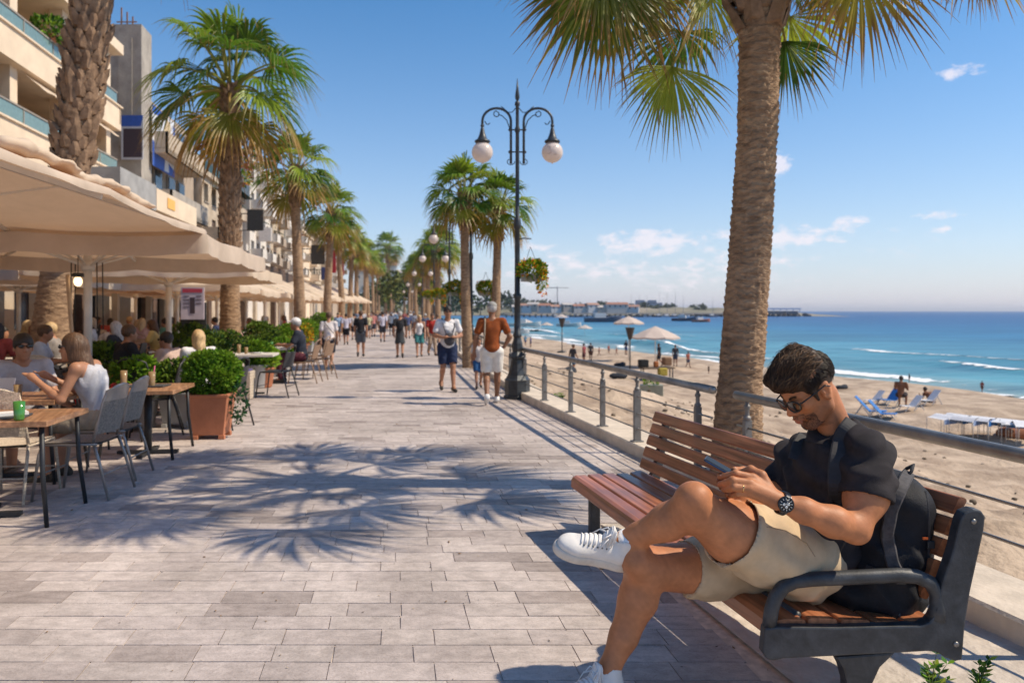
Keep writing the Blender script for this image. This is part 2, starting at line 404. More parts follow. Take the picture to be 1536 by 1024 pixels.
# ================= beach and sea
SEA=-2.9
def shoreX(Y):
    pts=[(-40,41),(20,29),(37.2,24.9),(52.7,21.2),(67,16.2),(80,12.4),(99,8.4),(126,3.4),(165,-4),(230,-22),(330,-46),(700,-150)]
    for (a,xa),(b,xb) in zip(pts,pts[1:]):
        if Y<=b: return xa+(xb-xa)*(Y-a)/(b-a)
    return -150
def sm(t): t=max(0,min(1,t)); return t*t*(3-2*t)
def beachz(X,Y):
    e=edgeX(Y)+.35; d=X-e; s=shoreX(Y)+.7*math.sin(Y*.21)+.4*math.sin(Y*.53+1)
    w=max(4,s-e); t=d/w
    z=-.12-1.75*sm(d/10.)-.33*min(1,max(0,t))
    if d>w-6: z=z+(SEA+.0-z)*sm((d-w+6)/6.) if d<w else SEA-.12*(d-w)
    am=max(0,min(1,(w-4-d)/6))*(1 if d>0 else 0)
    z+=am*(.2*fbm((X*.33,Y*.33,0),1.,4)+.11*fbm((X,Y,3),1.3,5)*min(1,18/max(Y,1)))
    if d<14: z+=am*.07*max(-.25,fbm((X,Y,7),3.2,4))
    if -.1<d<5: z+=am*.10*max(0,fbm((X*2.1,Y*2.1,11),1.,5))*(1-abs(d-2)/3.2 if abs(d-2)<3.2 else 0)
    return z
sand=mat('sand',(.27,.19,.13),.95,stain=.2,ss=.25,col2=(.52,.40,.29),vs=.9,bump=.9,bs=9,bd=.05,detail=12,ramp=(.32,.6))
mb=MB()
ysb=[-3+.16*i for i in range(120)]; 
while ysb[-1]<330: ysb.append(ysb[-1]*1.022)
nd=150
ds=[(i/nd)**2.0 for i in range(nd+1)]
def beach(i,j):
    Y=ysb[i]; e=edgeX(Y)+.3; w=shoreX(Y)+14-e; X=e+w*ds[j]; return (X,Y,beachz(X,Y))
nv=len(ysb)
vs=[beach(i,j) for i in range(nv) for j in range(nd+1)]
fs=[(i*(nd+1)+j,i*(nd+1)+j+1,(i+1)*(nd+1)+j+1,(i+1)*(nd+1)+j) for i in range(nv-1) for j in range(nd)]
wet=srgb(150,122,96)
mb.add(vs,fs,sm=True); struct(mb.build('beach',sand))
# wet sand band
wm=mat('wet_sand',(.27,.215,.165),.3,var=.1,vs=1.,bump=.1,bs=6)
mb=MB()
yw=[y for y in ysb if y>0]
def wetp(f,Y): 
    s=shoreX(Y)+.7*math.sin(Y*.21)+.4*math.sin(Y*.53+1); X=s-3.2+4.*f-.5*math.sin(Y*.9)*(1-f); return Vector((X,Y,beachz(X,Y)+.012))
for a,b in zip(yw,yw[1:]):
    for i in range(4): mb.add([wetp(i/4,a),wetp((i+1)/4,a),wetp((i+1)/4,b),wetp(i/4,b)],[(0,1,2,3)],sm=True)
struct(mb.build('wet_sand',wm))
# sea
def seamat():
    m=bpy.data.materials.new('sea_water'); m.use_nodes=True; N=m.node_tree.nodes; L=m.node_tree.links; b=N['Principled BSDF']
    b.inputs['Roughness'].default_value=.33; b.inputs['Specular IOR Level'].default_value=.17; b.inputs['IOR'].default_value=1.33
    a=N.new('ShaderNodeVertexColor'); a.layer_name='Col'
    t=N.new('ShaderNodeTexCoord')
    mp=N.new('ShaderNodeMapping'); mp.inputs['Scale'].default_value=(.25,1,1); mp.inputs['Rotation'].default_value=(0,0,.0); L.new(t.outputs['Object'],mp.inputs[0])
    n1=N.new('ShaderNodeTexNoise'); n1.inputs['Scale'].default_value=.55; n1.inputs['Detail'].default_value=8; n1.inputs['Roughness'].default_value=.6; L.new(mp.outputs[0],n1.inputs[0])
    n2=N.new('ShaderNodeTexNoise'); n2.inputs['Scale'].default_value=.11; n2.inputs['Detail'].default_value=5; L.new(mp.outputs[0],n2.inputs[0])
    r=N.new('ShaderNodeValToRGB'); r.color_ramp.elements[0].position=.41; r.color_ramp.elements[1].position=.60; r.color_ramp.elements[0].color=(.62,.68,.74,1); r.color_ramp.elements[1].color=(1.3,1.25,1.2,1)
    ad=N.new('ShaderNodeMath'); ad.operation='ADD'; h1=N.new('ShaderNodeMath'); h1.operation='MULTIPLY'; h1.inputs[1].default_value=.45; h2=N.new('ShaderNodeMath'); h2.operation='MULTIPLY'; h2.inputs[1].default_value=.55
    L.new(n1.outputs['Fac'],h1.inputs[0]); L.new(n2.outputs['Fac'],h2.inputs[0]); L.new(h1.outputs[0],ad.inputs[0]); L.new(h2.outputs[0],ad.inputs[1]); L.new(ad.outputs[0],r.inputs[0])
    mx=N.new('ShaderNodeMix'); mx.data_type='RGBA'; mx.blend_type='MULTIPLY'; mx.inputs[0].default_value=1; L.new(a.outputs[0],mx.inputs[6]); L.new(r.outputs[0],mx.inputs[7]); L.new(mx.outputs[2],b.inputs['Base Color'])
    bp=N.new('ShaderNodeBump'); bp.inputs['Strength'].default_value=.9; bp.inputs['Distance'].default_value=.35; L.new(n1.outputs['Fac'],bp.inputs['Height']); L.new(bp.outputs[0],b.inputs['Normal'])
    return m
mb=MB()
ysea=[-40,0,20]+[20+2*i for i in range(1,60)]
while ysea[-1]<12000: ysea.append(ysea[-1]*1.12)
dd=[-3,0,1,2,3,4,5,6,7,8,9,10,12,14,17,20,24,28,34,42,55,75,110,180,350,800,2000,9000]
cA=srgb(124,142,140); cB=srgb(84,140,156); cC=srgb(38,108,146); cD=srgb(16,76,130)
def seacol(d,Y):
    def lp(a,b,t): t=max(0,min(1,t)); return tuple(x+(y-x)*t for x,y in zip(a,b))
    c=lp(cA,cB,d/9); c=lp(c,cC,(d-9)/70); c=lp(c,cD,(d+max(0,Y-150)*.22-60)/220); return c
def seaz(X,Y,d):
    z=SEA+ (.05*math.sin(d*.9+1.2*math.sin(Y*.11)+Y*.07) if 0<d<30 else 0)
    # breaking ridge
    for d0,hh,wv in((7.5,.45,1.1),(17,.28,1.4),(27,.2,1.6)):
        am=max(0,math.sin(Y*.085+d0*1.7)+.45)
        z+=hh*am*math.exp(-((d-d0-1.5*math.sin(Y*.13+d0))/wv)**2)
    return z
vs=[];cs=[]
dfine=[-3+.6*i for i in range(60)]+[x for x in dd if x>33]
for Y in ysea:
    for d in dfine:
        X=shoreX(Y)+.7*math.sin(Y*.21)+.4*math.sin(Y*.53+1)+d; vs.append((X,Y,seaz(X,Y,d))); cs.append(seacol(d,Y))
n=len(dfine)
mb.add(vs,[(i*n+j,i*n+j+1,(i+1)*n+j+1,(i+1)*n+j) for i in range(len(ysea)-1) for j in range(n-1)],cs,sm=True)
struct(mb.build('sea',seamat()))
# foam : lacy white sheets riding on the breakers
def foammat():
    m=bpy.data.materials.new('foam'); m.use_nodes=True; N=m.node_tree.nodes; L=m.node_tree.links; b=N['Principled BSDF']; b.inputs['Base Color'].default_value=(.82,.84,.84,1); b.inputs['Roughness'].default_value=.8
    t=N.new('ShaderNodeTexCoord'); n1=N.new('ShaderNodeTexNoise'); n1.inputs['Scale'].default_value=1.1; n1.inputs['Detail'].default_value=8; L.new(t.outputs['Object'],n1.inputs[0])
    a=N.new('ShaderNodeVertexColor'); a.layer_name='Col'; ad=N.new('ShaderNodeMath'); ad.operation='ADD'; L.new(n1.outputs[0],ad.inputs[0]); L.new(a.outputs[0],ad.inputs[1])
    r=N.new('ShaderNodeValToRGB'); r.color_ramp.elements[0].position=.92; r.color_ramp.elements[1].position=1.06; L.new(ad.outputs[0],r.inputs[0]); L.new(r.outputs[0],b.inputs['Alpha'])
    return m
mb=MB()
def sx0(Y): return shoreX(Y)+.7*math.sin(Y*.21)+.4*math.sin(Y*.53+1)
yf=[14+.7*i for i in range(150)]+[120+3*i for i in range(30)]
for d0,wv,amf in((0.2,1.4,.62),(8.3,1.7,.58),(17.6,1.6,.62),(27.5,1.5,.5),(3.8,1.5,.6)):
    n=9; vs=[];cs=[]
    for Y in yf:
        if d0>5: am=max(0,math.sin(Y*.085+(d0-.6)*1.7)+.45); dc=d0+1.5*math.sin(Y*.13+d0-.6)
        else: am=.8+.35*math.sin(Y*.31+d0); dc=d0+.35*math.sin(Y*.4)
        for j in range(n):
            s=j/(n-1)*2-1; d=dc+s*wv; X=sx0(Y)+d; vs.append((X,Y,max(seaz(X,Y,d),beachz(X,Y))+.03)); f=(1-s*s)*amf*min(1.2,am)+.05*am; cs.append((f,f,f))
    mb.add(vs,[(i*n+j,i*n+j+1,(i+1)*n+j+1,(i+1)*n+j) for i in range(len(yf)-1) for j in range(n-1)],cs,sm=True)
tag(mb.build('surf_foam',foammat()),kind='stuff')

# grit and leaf litter lying on the pavement
mb=MB(); rng=random.Random(91)
for i in range(420):
    Y=rng.uniform(2.3,13); X=rng.uniform(-.62*Y-.2,edgeX(Y)-.15); s_=rng.uniform(.002,.006); k=rng.choice(((.10,.08,.06),(.25,.18,.11),(.05,.045,.04),(.45,.36,.26)))
    if rng.random()<.12: s_*=2.2; k=(.22,.13,.06)
    a=rng.random()*6.28; mb.add([(X+s_*math.cos(a+q)*(1.6 if j%2 else .7),Y+s_*math.sin(a+q)*(1.6 if j%2 else .7),.0035+(.003 if j==1 else 0)) for j,q in enumerate((0,1.4,3.0,4.6))]+[(X,Y,.0035+s_*.5)],[(0,1,4),(1,2,4),(2,3,4),(3,0,4)],[k]*5,sm=False)
tag(mb.build('litter',mat('litter',attr=True,rough=.9)),kind='stuff')
# ================= palms
bark=mat('palm_bark',(.19,.112,.066),.95,stain=.2,ss=1.2,col2=(.50,.33,.20),vs=7,bump=.8,bs=26,bd=.03,stretch=(1,1,3.2),detail=9,ramp=(.3,.7))
boots=mat('palm_boots',(.09,.05,.03),.9,col2=(.36,.23,.14),vs=5,bump=.6,bs=30,detail=8,ramp=(.3,.7))
leaf=mat('palm_leaf',attr=True,rough=.42,trans=.46,var=.12,vs=3,spec=.45)
def trunk_rings(mb,pts,rads,n=56,dz=.018,amp=.018,pitch=.075):
    # pts centre line, ringed bark as real relief
    pts=[Vector(p) for p in pts]
    L=[0]
    for a,b in zip(pts,pts[1:]): L.append(L[-1]+(b-a).length)
    m=int(L[-1]/dz); vs=[]
    for i in range(m+1):
        s=L[-1]*i/m; k=0
        while k<len(L)-2 and s>L[k+1]: k+=1
        t=(s-L[k])/(L[k+1]-L[k]); c=pts[k].lerp(pts[k+1],t); r=rads[k]+(rads[k+1]-rads[k])*t
        lump=1+.05*fbm((c.z*1.3,0,1),1.)
        for j in range(n):
            a=2*PI*j/n; ca,sa=math.cos(a),math.sin(a)
            ph=s/pitch+1.1*fbm((ca*1.3,sa*1.3,c.z*.9),1.)+.25*fbm((ca*5,sa*5,c.z*3),1.)
            f=ph-math.floor(ph); saw=(f**1.4)
            rr=r*lump+amp*(saw-.4)+.010*fbm((ca*9,sa*9,c.z*7),1.,3)
            vs.append((c.x+rr*ca,c.y+rr*sa,c.z))
    mb.add(vs,[(i*n+j,i*n+(j+1)%n,(i+1)*n+(j+1)%n,(i+1)*n+j) for i in range(m) for j in range(n)],sm=True)
def trunk_boots(mb,pts,rads,rng,z0=0,size=1.,skip=0.):
    pts=[Vector(p) for p in pts]; L=[0]
    for a,b in zip(pts,pts[1:]): L.append(L[-1]+(b-a).length)
    s=z0; row=0
    while s<L[-1]:
        k=0
        while k<len(L)-2 and s>L[k+1]: k+=1
        t=(s-L[k])/(L[k+1]-L[k]); c=pts[k].lerp(pts[k+1],t); r=rads[k]+(rads[k+1]-rads[k])*t
        n=max(6,int(2*PI*r/(.17*size)))
        for j in range(n):
            if rng.random()<skip: continue
            a=2*PI*(j+.5*(row%2))/n+rng.uniform(-.12,.12); o=Vector((math.cos(a),math.sin(a),0)); q=Vector((-math.sin(a),math.cos(a),0))
            w=.085*size*rng.uniform(.85,1.2); h=.2*size*rng.uniform(.8,1.3); out=.055*size*rng.uniform(.7,1.9); up=Vector((0,0,1)); rz=c+o*(r-.015)+up*rng.uniform(-.02,.02)
            V=[rz-q*w*.9, rz+q*w*.9, rz-q*w*.75+up*h*.5+o*out*.6, rz+q*w*.75+up*h*.5+o*out*.6, rz-q*w*.28+up*h+o*out*1.25, rz+q*w*.28+up*h+o*out*1.25,
               rz+o*out*.8+up*h*.12, rz+o*(out*1.2)+up*h*.6, rz-q*w*.5+up*h*.62-o*.01,rz+q*w*.5+up*h*.62-o*.01]
            mb.add(V,[(0,6,2),(6,7,2),(2,7,4),(0,1,6),(1,3,6),(6,3,7),(3,5,7),(7,5,4),(4,5,9,8),(2,4,8),(5,3,9)],sm=False)
        s+=.088*size; row+=1
GREEN=[srgb(84,122,30),srgb(112,146,38),srgb(66,104,30),srgb(138,160,46)]
GOLD=srgb(190,150,62); TAN=srgb(186,142,88); BRN=srgb(120,80,48)
def mixc(a,b,t): t=max(0,min(1,t)); return tuple(x+(y-x)*t for x,y in zip(a,b))
def fan(mb,hub,axis,nrm,Rr,rng,nseg=34,spread=R(105),droop=.5,age=.3,st=7,wind=0.):
    axis=Vector(axis).normalized(); nrm=Vector(nrm); nrm=(nrm-axis*nrm.dot(axis))
    if nrm.length<1e-3: nrm=axis.orthogonal()
    nrm.normalize(); side=axis.cross(nrm); hub=Vector(hub)
    g=rng.choice(GREEN); g=mixc(g,GOLD,max(0,age*.9+rng.uniform(-.3,.1))*.7)
    cup=rng.uniform(.05,.35)
    dth=2*spread/nseg
    for i in range(nseg):
        th=-spread+dth*(i+.5)+rng.uniform(-.25,.25)*dth
        d=axis*math.cos(th)+side*math.sin(th)
        d=(d+nrm*(cup*(abs(math.sin(th))))+nrm*rng.uniform(-.06,.06)).normalized()
        ln=Rr*(.72+.28*math.cos(th*.8))*rng.uniform(.86,1.08)
        p_=d.cross(nrm).normalized(); vs=[];cs=[]
        dr=droop*rng.uniform(.6,1.5)*Rr; bend=rng.uniform(-.12,.12)*Rr+wind*Rr
        tipc=mixc(GOLD,TAN,rng.random()); tipc=mixc(tipc,BRN,rng.random()*.8)
        for k in range(st+1):
            t=k/st
            c=hub+d*ln*t
            q=max(0,t-.42)
            c=c+Vector((0,0,-1))*dr*q*q*1.9+p_*bend*q*q
            if t<.55: w=max(.004,ln*t*math.tan(dth/2)*1.12)
            else: w=ln*.55*math.tan(dth/2)*1.05*max(.05,1-((t-.55)/.42))
            fold=nrm*w*.55
            cc=mixc(g,tipc,(t-(.78-.45*age))/.25+rng.uniform(-.15,.15))
            vs+= [c-p_*w,c+fold,c+p_*w]; cs+=[cc]*3
        fs=[]
        for k in range(st):
            a=3*k; fs+=[(a,a+1,a+4,a+3),(a+1,a+2,a+5,a+4)]
        mb.add(vs,fs,cs,sm=False)
        if rng.random()<.4:   # thread
            e=hub+d*ln*.55; mbp=[e+Vector((rng.uniform(-.02,.02),rng.uniform(-.02,.02),-Rr*x*.45)) for x in (0,.35,.7)]
            w=.004
            mb.add([mbp[0]-p_*w,mbp[0]+p_*w,mbp[1]+p_*w,mbp[1]-p_*w,mbp[2]],[(0,1,2,3),(3,2,4)],[tipc]*5,sm=False)
def petiole(mb,a,b,rng,r=.02,sag=.1,age=0):
    a=Vector(a);b=Vector(b); L=(b-a).length
    pts=[a.lerp(b,t)+Vector((0,0,sag*L*4*t*(1-t))) for t in (0,.25,.5,.75,1)]
    c=mixc(srgb(140,150,60),srgb(196,160,96),age+rng.random()*.3)
    mb.tube(pts,[r*1.9,r*1.3,r,r*.85,r*.7],n=5,cap=False,cols=[c]*5)
def crown(mb,c,S,rng,n=40,nseg=30,st=6,emin=-62,emax=85,old=.35):
    c=Vector(c)
    for i in range(n):
        az=i*2.39996+rng.uniform(-.2,.2); f=(i+.5)/n
        el=R(emax+(emin-emax)*f+rng.uniform(-8,8)); age=max(0,(f-.62)/.38)*old*2
        o=Vector((math.cos(az)*math.cos(el),math.sin(az)*math.cos(el),math.sin(el)))
        a=c+Vector((math.cos(az),math.sin(az),0))*.10*S+Vector((0,0,-.38*S*f))
        pl=S*(rng.uniform(.62,.85)); b=a+o*pl
        petiole(mb,a,b,rng,.019*S,.08 if el>0 else .14,age)
        ax=(o+Vector((0,0,-.25-.5*(1-abs(o.z))))).normalized()
        nr=Vector((0,0,1))-o*.3+Vector((rng.uniform(-.3,.3),rng.uniform(-.3,.3),0))
        if el<R(-20): nr=Vector((math.cos(az),math.sin(az),.3+rng.uniform(-.3,.3)))
        fan(mb,b-ax*.05*S,ax,nr,S*rng.uniform(.72,.92),rng,nseg,R(rng.uniform(85,112)),rng.uniform(.35,.8),age,st)
rng=random.Random(11)
# hero palm
t=thing('palm_tree','tall palm with ringed brown trunk rising behind the bench at the railing gap','palm tree',(1.95,6.55,-.1))
org=Vector((1.95,6.55,-.1))
mb=MB()
cl_=[Vector((0,0,-.3)),Vector((-.035,0,.35)),Vector((0,0,1.)),Vector((.09,0,2.2)),Vector((.15,0,3.2)),Vector((.165,0,4.0)),Vector((.17,0,4.35))]
trunk_rings(mb,cl_,[.26,.212,.182,.172,.162,.172,.16],n=72,dz=.009,amp=.014,pitch=.062)
mb.build('trunk',bark,t)
mb=MB(); trunk_boots(mb,[Vector((.165,0,4.0)),Vector((.17,0,4.6))],[.165,.2],rng,0,1.35); mb.build('leaf_bases',boots,t)
mb=MB(); cc=Vector((.17,0,4.62))
expl=[ # hub px,py,Y ; axis (x,y,z) ; normal ; R ; age
 ((1008,100,6.2),(-.10,-.1,-1),(.1,-1,.15),.66,.25),((900,-30,6.0),(-.25,-.1,-1),(.25,-1,.2),.88,.3),((935,-50,6.3),(-.25,.1,-1),(-.2,-1,.3),.95,.5),
 ((872,-25,6.5),(-.65,0,-.7),(.3,-1,.5),.62,.25),((1062,-15,6.0),(-.3,-.1,-1),(.8,-.6,.2),.62,.45),((1178,62,6.9),(.12,.1,-1),(-.2,-1,.1),.6,.3),
 ((1290,-45,6.2),(.12,-.1,-1),(0,-1,.2),.84,.75),((1245,-50,6.6),(-.2,.1,-1),(.3,-1,.3),.6,.45),((1335,-65,6.5),(.3,0,-1),(-.3,-1,.3),.55,.8),
 ((1190,-22,6.3),(.2,-.3,-1),(.6,-.8,.2),.36,.4),((985,-40,6.6),(-.1,.2,-1),(.2,-1,.1),.62,.3),((1465,-80,6.4),(.4,0,-1),(-.3,-1,.3),.6,.5),((905,-60,5.7),(.1,-.3,-1),(.3,-1,.2),.75,.35)]
for (px,py,Y),ax,nr,Rr,age in expl:
    hb=WY(px,py,Y)-org; a=cc+(hb-cc).normalized()*.14+Vector((0,0,-.12))
    petiole(mb,a,hb,rng,.017,.18,age)
    fan(mb,hb,ax,nr,Rr,rng,44,R(78 if Rr<.7 else 92),.25,age,9)
for i in range(28):
    az=i*2.39996; f=i/28; el=R(82-92*f)
    o=Vector((math.cos(az)*math.cos(el),math.sin(az)*math.cos(el),math.sin(el))); a=cc+Vector((math.cos(az)*.1,math.sin(az)*.1,-.15*f)); b=a+o*rng.uniform(1.0,1.6)
    petiole(mb,a,b,rng,.017,.08,0); ax=(o+Vector((0,0,-.35))).normalized()
    fan(mb,b,ax,Vector((0,0,1))-o*.3,rng.uniform(.75,.95),rng,36,R(105),.4,max(0,f-.7),7)
mb.build('crown',leaf,t)
# big booted palm at far left
def boot_palm(base,top,r0,r1,label,seed,S,n=44,size=1.,nseg=30,old=.4,z0=0,grp=None):
    rng=random.Random(seed); base=Vector(base); t=thing('palm_tree',label,'palm tree',base,group=grp); tp=Vector(top)-base
    mb=MB(); pts=[Vector((0,0,-.1)),tp*.3+Vector((0,0,0)),tp*.65,tp]
    mid=[r0*1.3,r0*.98,(r0+r1)/2,r1]
    trunk_rings(mb,pts,mid,n=40,dz=.022,amp=.02,pitch=.09); mb.build('trunk',bark,t)
    mb=MB(); trunk_boots(mb,pts,mid,rng,z0,size); mb.build('leaf_bases',boots,t)
    mb=MB(); crown(mb,tp+Vector((0,0,.25)),S,rng,n,nseg,6,old=old); mb.build('crown',leaf,t)
    return t
boot_palm((-7.95,12.95,0),(-6.65,12.95,9.9),.25,.27,'thick palm with rough diamond leaf stubs, leftmost, rising through the cafe parasols',5,1.5,n=26,size=1.35,z0=2.3,nseg=22)
boot_palm((-6.62,18,0),(-6.62,18,6.75),.215,.165,'palm with golden hanging fronds beside the cafe parasols, second from the left',21,1.38,n=28,size=.85,z0=3.0,old=.55)
# farther palms share three crowns
protos=[]
for k in range(3):
    rng=random.Random(40+k); S=1.2
    mbt=MB(); pts=[Vector((0,0,-.1)),Vector((.05*k,0,2)),Vector((0.,.05,4.2)),Vector((0,0,5.6))]
    trunk_rings(mbt,pts,[.25,.2,.17,.19],n=20,dz=.04,amp=.02,pitch=.12)
    mbb=MB(); trunk_boots(mbb,[Vector((0.,.05,4.2)),Vector((0,0,5.75))],[.18,.2],rng,0,1.0)
    mbc=MB(); crown(mbc,(0,0,5.8),S,rng,30,18,5,old=.35,emin=-48)
    protos.append((mbt.mesh('trunk',bark),mbb.mesh('leaf_bases',boots),mbc.mesh('crown',leaf)))
def far_palm(u,v,z,label,k,sc=1.,grp='palms lining the promenade',far=False,lean=0.,xy=None):
    base=P(u,v,0) if xy is None else Vector(xy)
    s=z/5.8
    t=thing('palm_tree',label,'palm tree',base,rz=random.uniform(0,6.28),group=grp)
    for nm,me in zip(('trunk','leaf_bases','crown'),protos[k%3]):
        o=bpy.data.objects.new(nm,me); COL.objects.link(o); o.parent=t
        if nm=='crown': o.scale=(sc,sc,sc); o.location=(0,0,5.8*(s-sc)) 
        elif nm=='trunk': o.scale=(sc,sc,s)
        else: o.scale=(sc,sc,sc); o.location=(0,0,5.7*(s-sc))
        if lean: pass
    t.rotation_euler=(random.uniform(-.035,.035),random.uniform(-.035,.035),t.rotation_euler[2]); t.scale=(1,1,random.uniform(.96,1.05))
    if lean: t.rotation_euler=(0,lean,0)
    return t
LP=['third palm from the left, bright crown above the pale parasols','fourth palm from the left in the cafe row','fifth palm from the left in the cafe row','sixth palm from the left in the cafe row']
vv=[28.6,40,51,63,77,93,112,134,160,190]
hz_=[7.1,6.7,7.2,7.4,7.6,8.6,9,10,11,12]
for i,v in enumerate(vv):
    lab=LP[i] if i<4 else 'small distant palm in the far end of the cafe row'
    far_palm(-3.45 if v<60 else -3.6,v,hz_[i],lab,i,.98+.012*i+(.15 if v>70 else 0),grp='palms in the cafe row' if i<4 else 'distant palms at the end of the cafe row')
# right row, beach side
RP=[(1.98,20.2,4.55,.64,'palm beside the second lamp, left of the leaning one',0),(2.62,20.7,4.25,.62,'palm leaning right beside the second lamp post',.06),(2.7,46,5.6,.9,'shorter palm to the left of the pair by the second lamp',-.02),(3.3,58,6.3,1.1,'palm behind the third lamp on the beach side',0)]
for i,(u,v,z,sc,lab,ln) in enumerate(RP): far_palm(u,v,z,lab,i+1,sc,grp='palms on the beach side',lean=ln)
for i,(u,v,z) in enumerate([(3.2,72,6.4),(3.4,88,7),(3.2,105,7.5),(3,125,8.5),(4.5,98,6),(3.1,150,9),(-1,300,26)]):
    far_palm(u,v,z,'tall lone palm above the far houses' if i==6 else 'small distant palm on the beach side of the far promenade',i,1.15 if i<6 else 4.,grp=None if i==6 else 'distant palms on the beach side')
# ================= lamps
iron=mat('lamp_iron',(.045,.05,.055),.42,metal=.35,var=.25,vs=12,bump=.15,bs=60)
globe=mat('globe_glass',(.86,.76,.70),.28,var=.05,vs=9,trans=.35)
def lamp_meshes():
    o={}
    mb=MB(); mb.lathe([(.235,0),(.235,.05),(.215,.06),(.215,.30),(.225,.32),(.20,.345),(.165,.40),(.135,.50),(.115,.58),(.105,.66),(.145,.69),(.15,.72),(.12,.76),(.085,.80),(.095,.86),(.09,.94),(.07,1.0),(.062,1.06)],n=8,sm=False); o['base']=mb.mesh('base',iron)
    mb=MB(); mb.lathe([(.062,1.04),(.075,1.06),(.075,1.10),(.056,1.12),(.052,1.7),(.07,1.72),(.07,1.78),(.048,1.8),(.044,2.9),(.06,2.92),(.065,2.98),(.06,3.06),(.036,3.1),(.032,4.55),(.045,4.57),(.045,4.62),(.03,4.66),(.028,5.0),(.045,5.02),(.042,5.07),(.02,5.1)],n=14); o['pole']=mb.mesh('pole',iron)
    mb=MB(); mb.lathe([(.012,5.09),(.035,5.13),(.04,5.18),(.022,5.30),(.004,5.48)],n=10); o['finial']=mb.mesh('finial',iron)
    for nm,s in (('L',-1),('R',1)):
        mb=MB(); r=.022; pts=[(s*.11,0,4.02),(s*.11,0,4.75)]
        pts+=[(s*(.11+.245-.245*math.cos(a)),0,4.75+.22*math.sin(a)) for a in [PI*i/12 for i in range(1,13)]]
        pts+=[(s*.60,0,4.68)]
        mb.tube(pts,r,n=8)
        mb.ball((s*.60,0,4.67),.035,8,5)
        for z in (4.22,4.6): mb.bar((0,0,z),(s*.13,0,z),.02,.02); mb.ball((s*.13,0,z),.028,6,4)
        mb.tube([(s*(.11+.05*math.sin(a)*1.3-.0),0,4.1-.05*(1-math.cos(a))) for a in [PI*2*i/9 for i in range(8)]],.008,n=5)
        # scrolls
        for (cx,cz,rr) in ((.355,4.87,.055),):
            mb.tube([(s*(cx+rr*math.sin(a)*(1-a*.05)),0,cz+rr*math.cos(a)*(1-a*.05)) for a in [2*PI*i/12 for i in range(13)]],.009,n=5)
        mb.tube([(s*.13,0,4.62),(s*.18,0,4.76),(s*.26,0,4.84),(s*.33,0,4.86)],.009,n=5)
        mb.tube([(s*.56,0,4.75),(s*.53,0,4.70),(s*.50,0,4.69),(s*.47,0,4.72)],.009,n=5)
        mb.tube([(s*.02,0,4.98),(s*.09,0,4.90),(s*.16,0,4.90),(s*.24,0,4.97),(s*.28,0,5.0)],.008,n=5)
        o['arm'+nm]=mb.mesh('arm',iron)
        mb=MB(); mb.lathe([(.015,4.66),(.03,4.62),(.05,4.53),(.085,4.44),(.13,4.415),(.135,4.39),(.12,4.375),(.1,4.37)],c=(s*.60,0,0),n=18); o['cap'+nm]=mb.mesh('lamp_cap',iron)
        mb=MB(); mb.ball((s*.60,0,4.215),.182,24,16,sq=(1,1,.98)); mb.ball((s*.60,0,4.03),.014,6,4); o['gl'+nm]=mb.mesh('globe',globe)
    return o
LM=lamp_meshes()
def lamp(u,v,label,grp,s=1.):
    t=thing('street_lamp',label,'street lamp',P(u,v),rz=.0,group=grp); t.scale=(s,s,s)
    for k,nm in (('base','base'),('pole','pole'),('finial','finial')):
        o=bpy.data.objects.new(nm,LM[k]); COL.objects.link(o); o.parent=t
    for q in 'LR':
        a=bpy.data.objects.new('arm',LM['arm'+q]); COL.objects.link(a); a.parent=t
        c=bpy.data.objects.new('lamp_cap',LM['cap'+q]); COL.objects.link(c); c.parent=a
        g=bpy.data.objects.new('globe',LM['gl'+q]); COL.objects.link(g); g.parent=a
    return t
LV=[13.15,21,29,40,56,80,110]
for i,v in enumerate(LV):
    lab=['nearest double globe lamp post with fluted dark iron base','second double globe lamp post, behind the man in the orange shirt','third double globe lamp post, farther along the beach side'][i] if i<3 else 'distant double globe lamp post far along the promenade'
    L_=lamp(2.13,v,lab,None if i<3 else 'distant lamp posts')
    if i==0:
        L0=L_; mk=MB(); c=Vector((.60,0,4.215))
        # the two drawn digits on the right globe
        def on(p,q): 
            x=(p)*.012; z=(q)*.012; return Vector((c.x+x,-math.sqrt(max(0,.183**2-x*x-z*z)),c.z+z))
        mk.tube([on(-8,5),on(-6,6.5),on(-3.5,6),(on(-3,3)),on(-5.5,1.5),on(-3,0),on(-2.5,-3),on(-5,-5),on(-8,-4)],.0035,n=4)
        mk.tube([on(1,4),on(4,7),on(4,-6)],.0035,n=4)
        mk.tube([on(1,-6),on(7,-6)],.003,n=4)
        mk.build('number',mat('marker_grey',(.42,.33,.28),.8),L_)
# hanging flower troughs
fl=mat('flower_leaves',attr=True,spec=.25,rough=.65,trans=.3,var=.15,vs=12)
def leafclump(mb,c,rad,n,rng,cols,ls=.05,sq=(1,1,.8),shell=.55):
    c=Vector(c)
    for _ in range(n):
        d=Vector((rng.gauss(0,1),rng.gauss(0,1),rng.gauss(0,1))).normalized(); r=rad*(shell+(1-shell)*rng.random()**.5)
        p=c+Vector((d.x*r*sq[0],d.y*r*sq[1],d.z*r*sq[2]))
        a=(d+Vector((rng.uniform(-.8,.8),rng.uniform(-.8,.8),rng.uniform(-.3,.9)))).normalized(); b=a.orthogonal().normalized(); b.rotate(Matrix.Rotation(rng.random()*6.28,3,a))
        s=ls*rng.uniform(.6,1.3); cc=rng.choice(cols); k=rng.uniform(.75,1.2); cc=tuple(x*k for x in cc)
        nn=a.cross(b)*s*.18
        mb.add([p,p+a*s*.5+b*s*.3+nn,p+a*s,p+a*s*.5-b*s*.3+nn],[(0,1,2,3)],[cc]*4,sm=False)
LG=[srgb(70,110,30),srgb(100,140,40),srgb(48,84,26),srgb(130,160,50)]
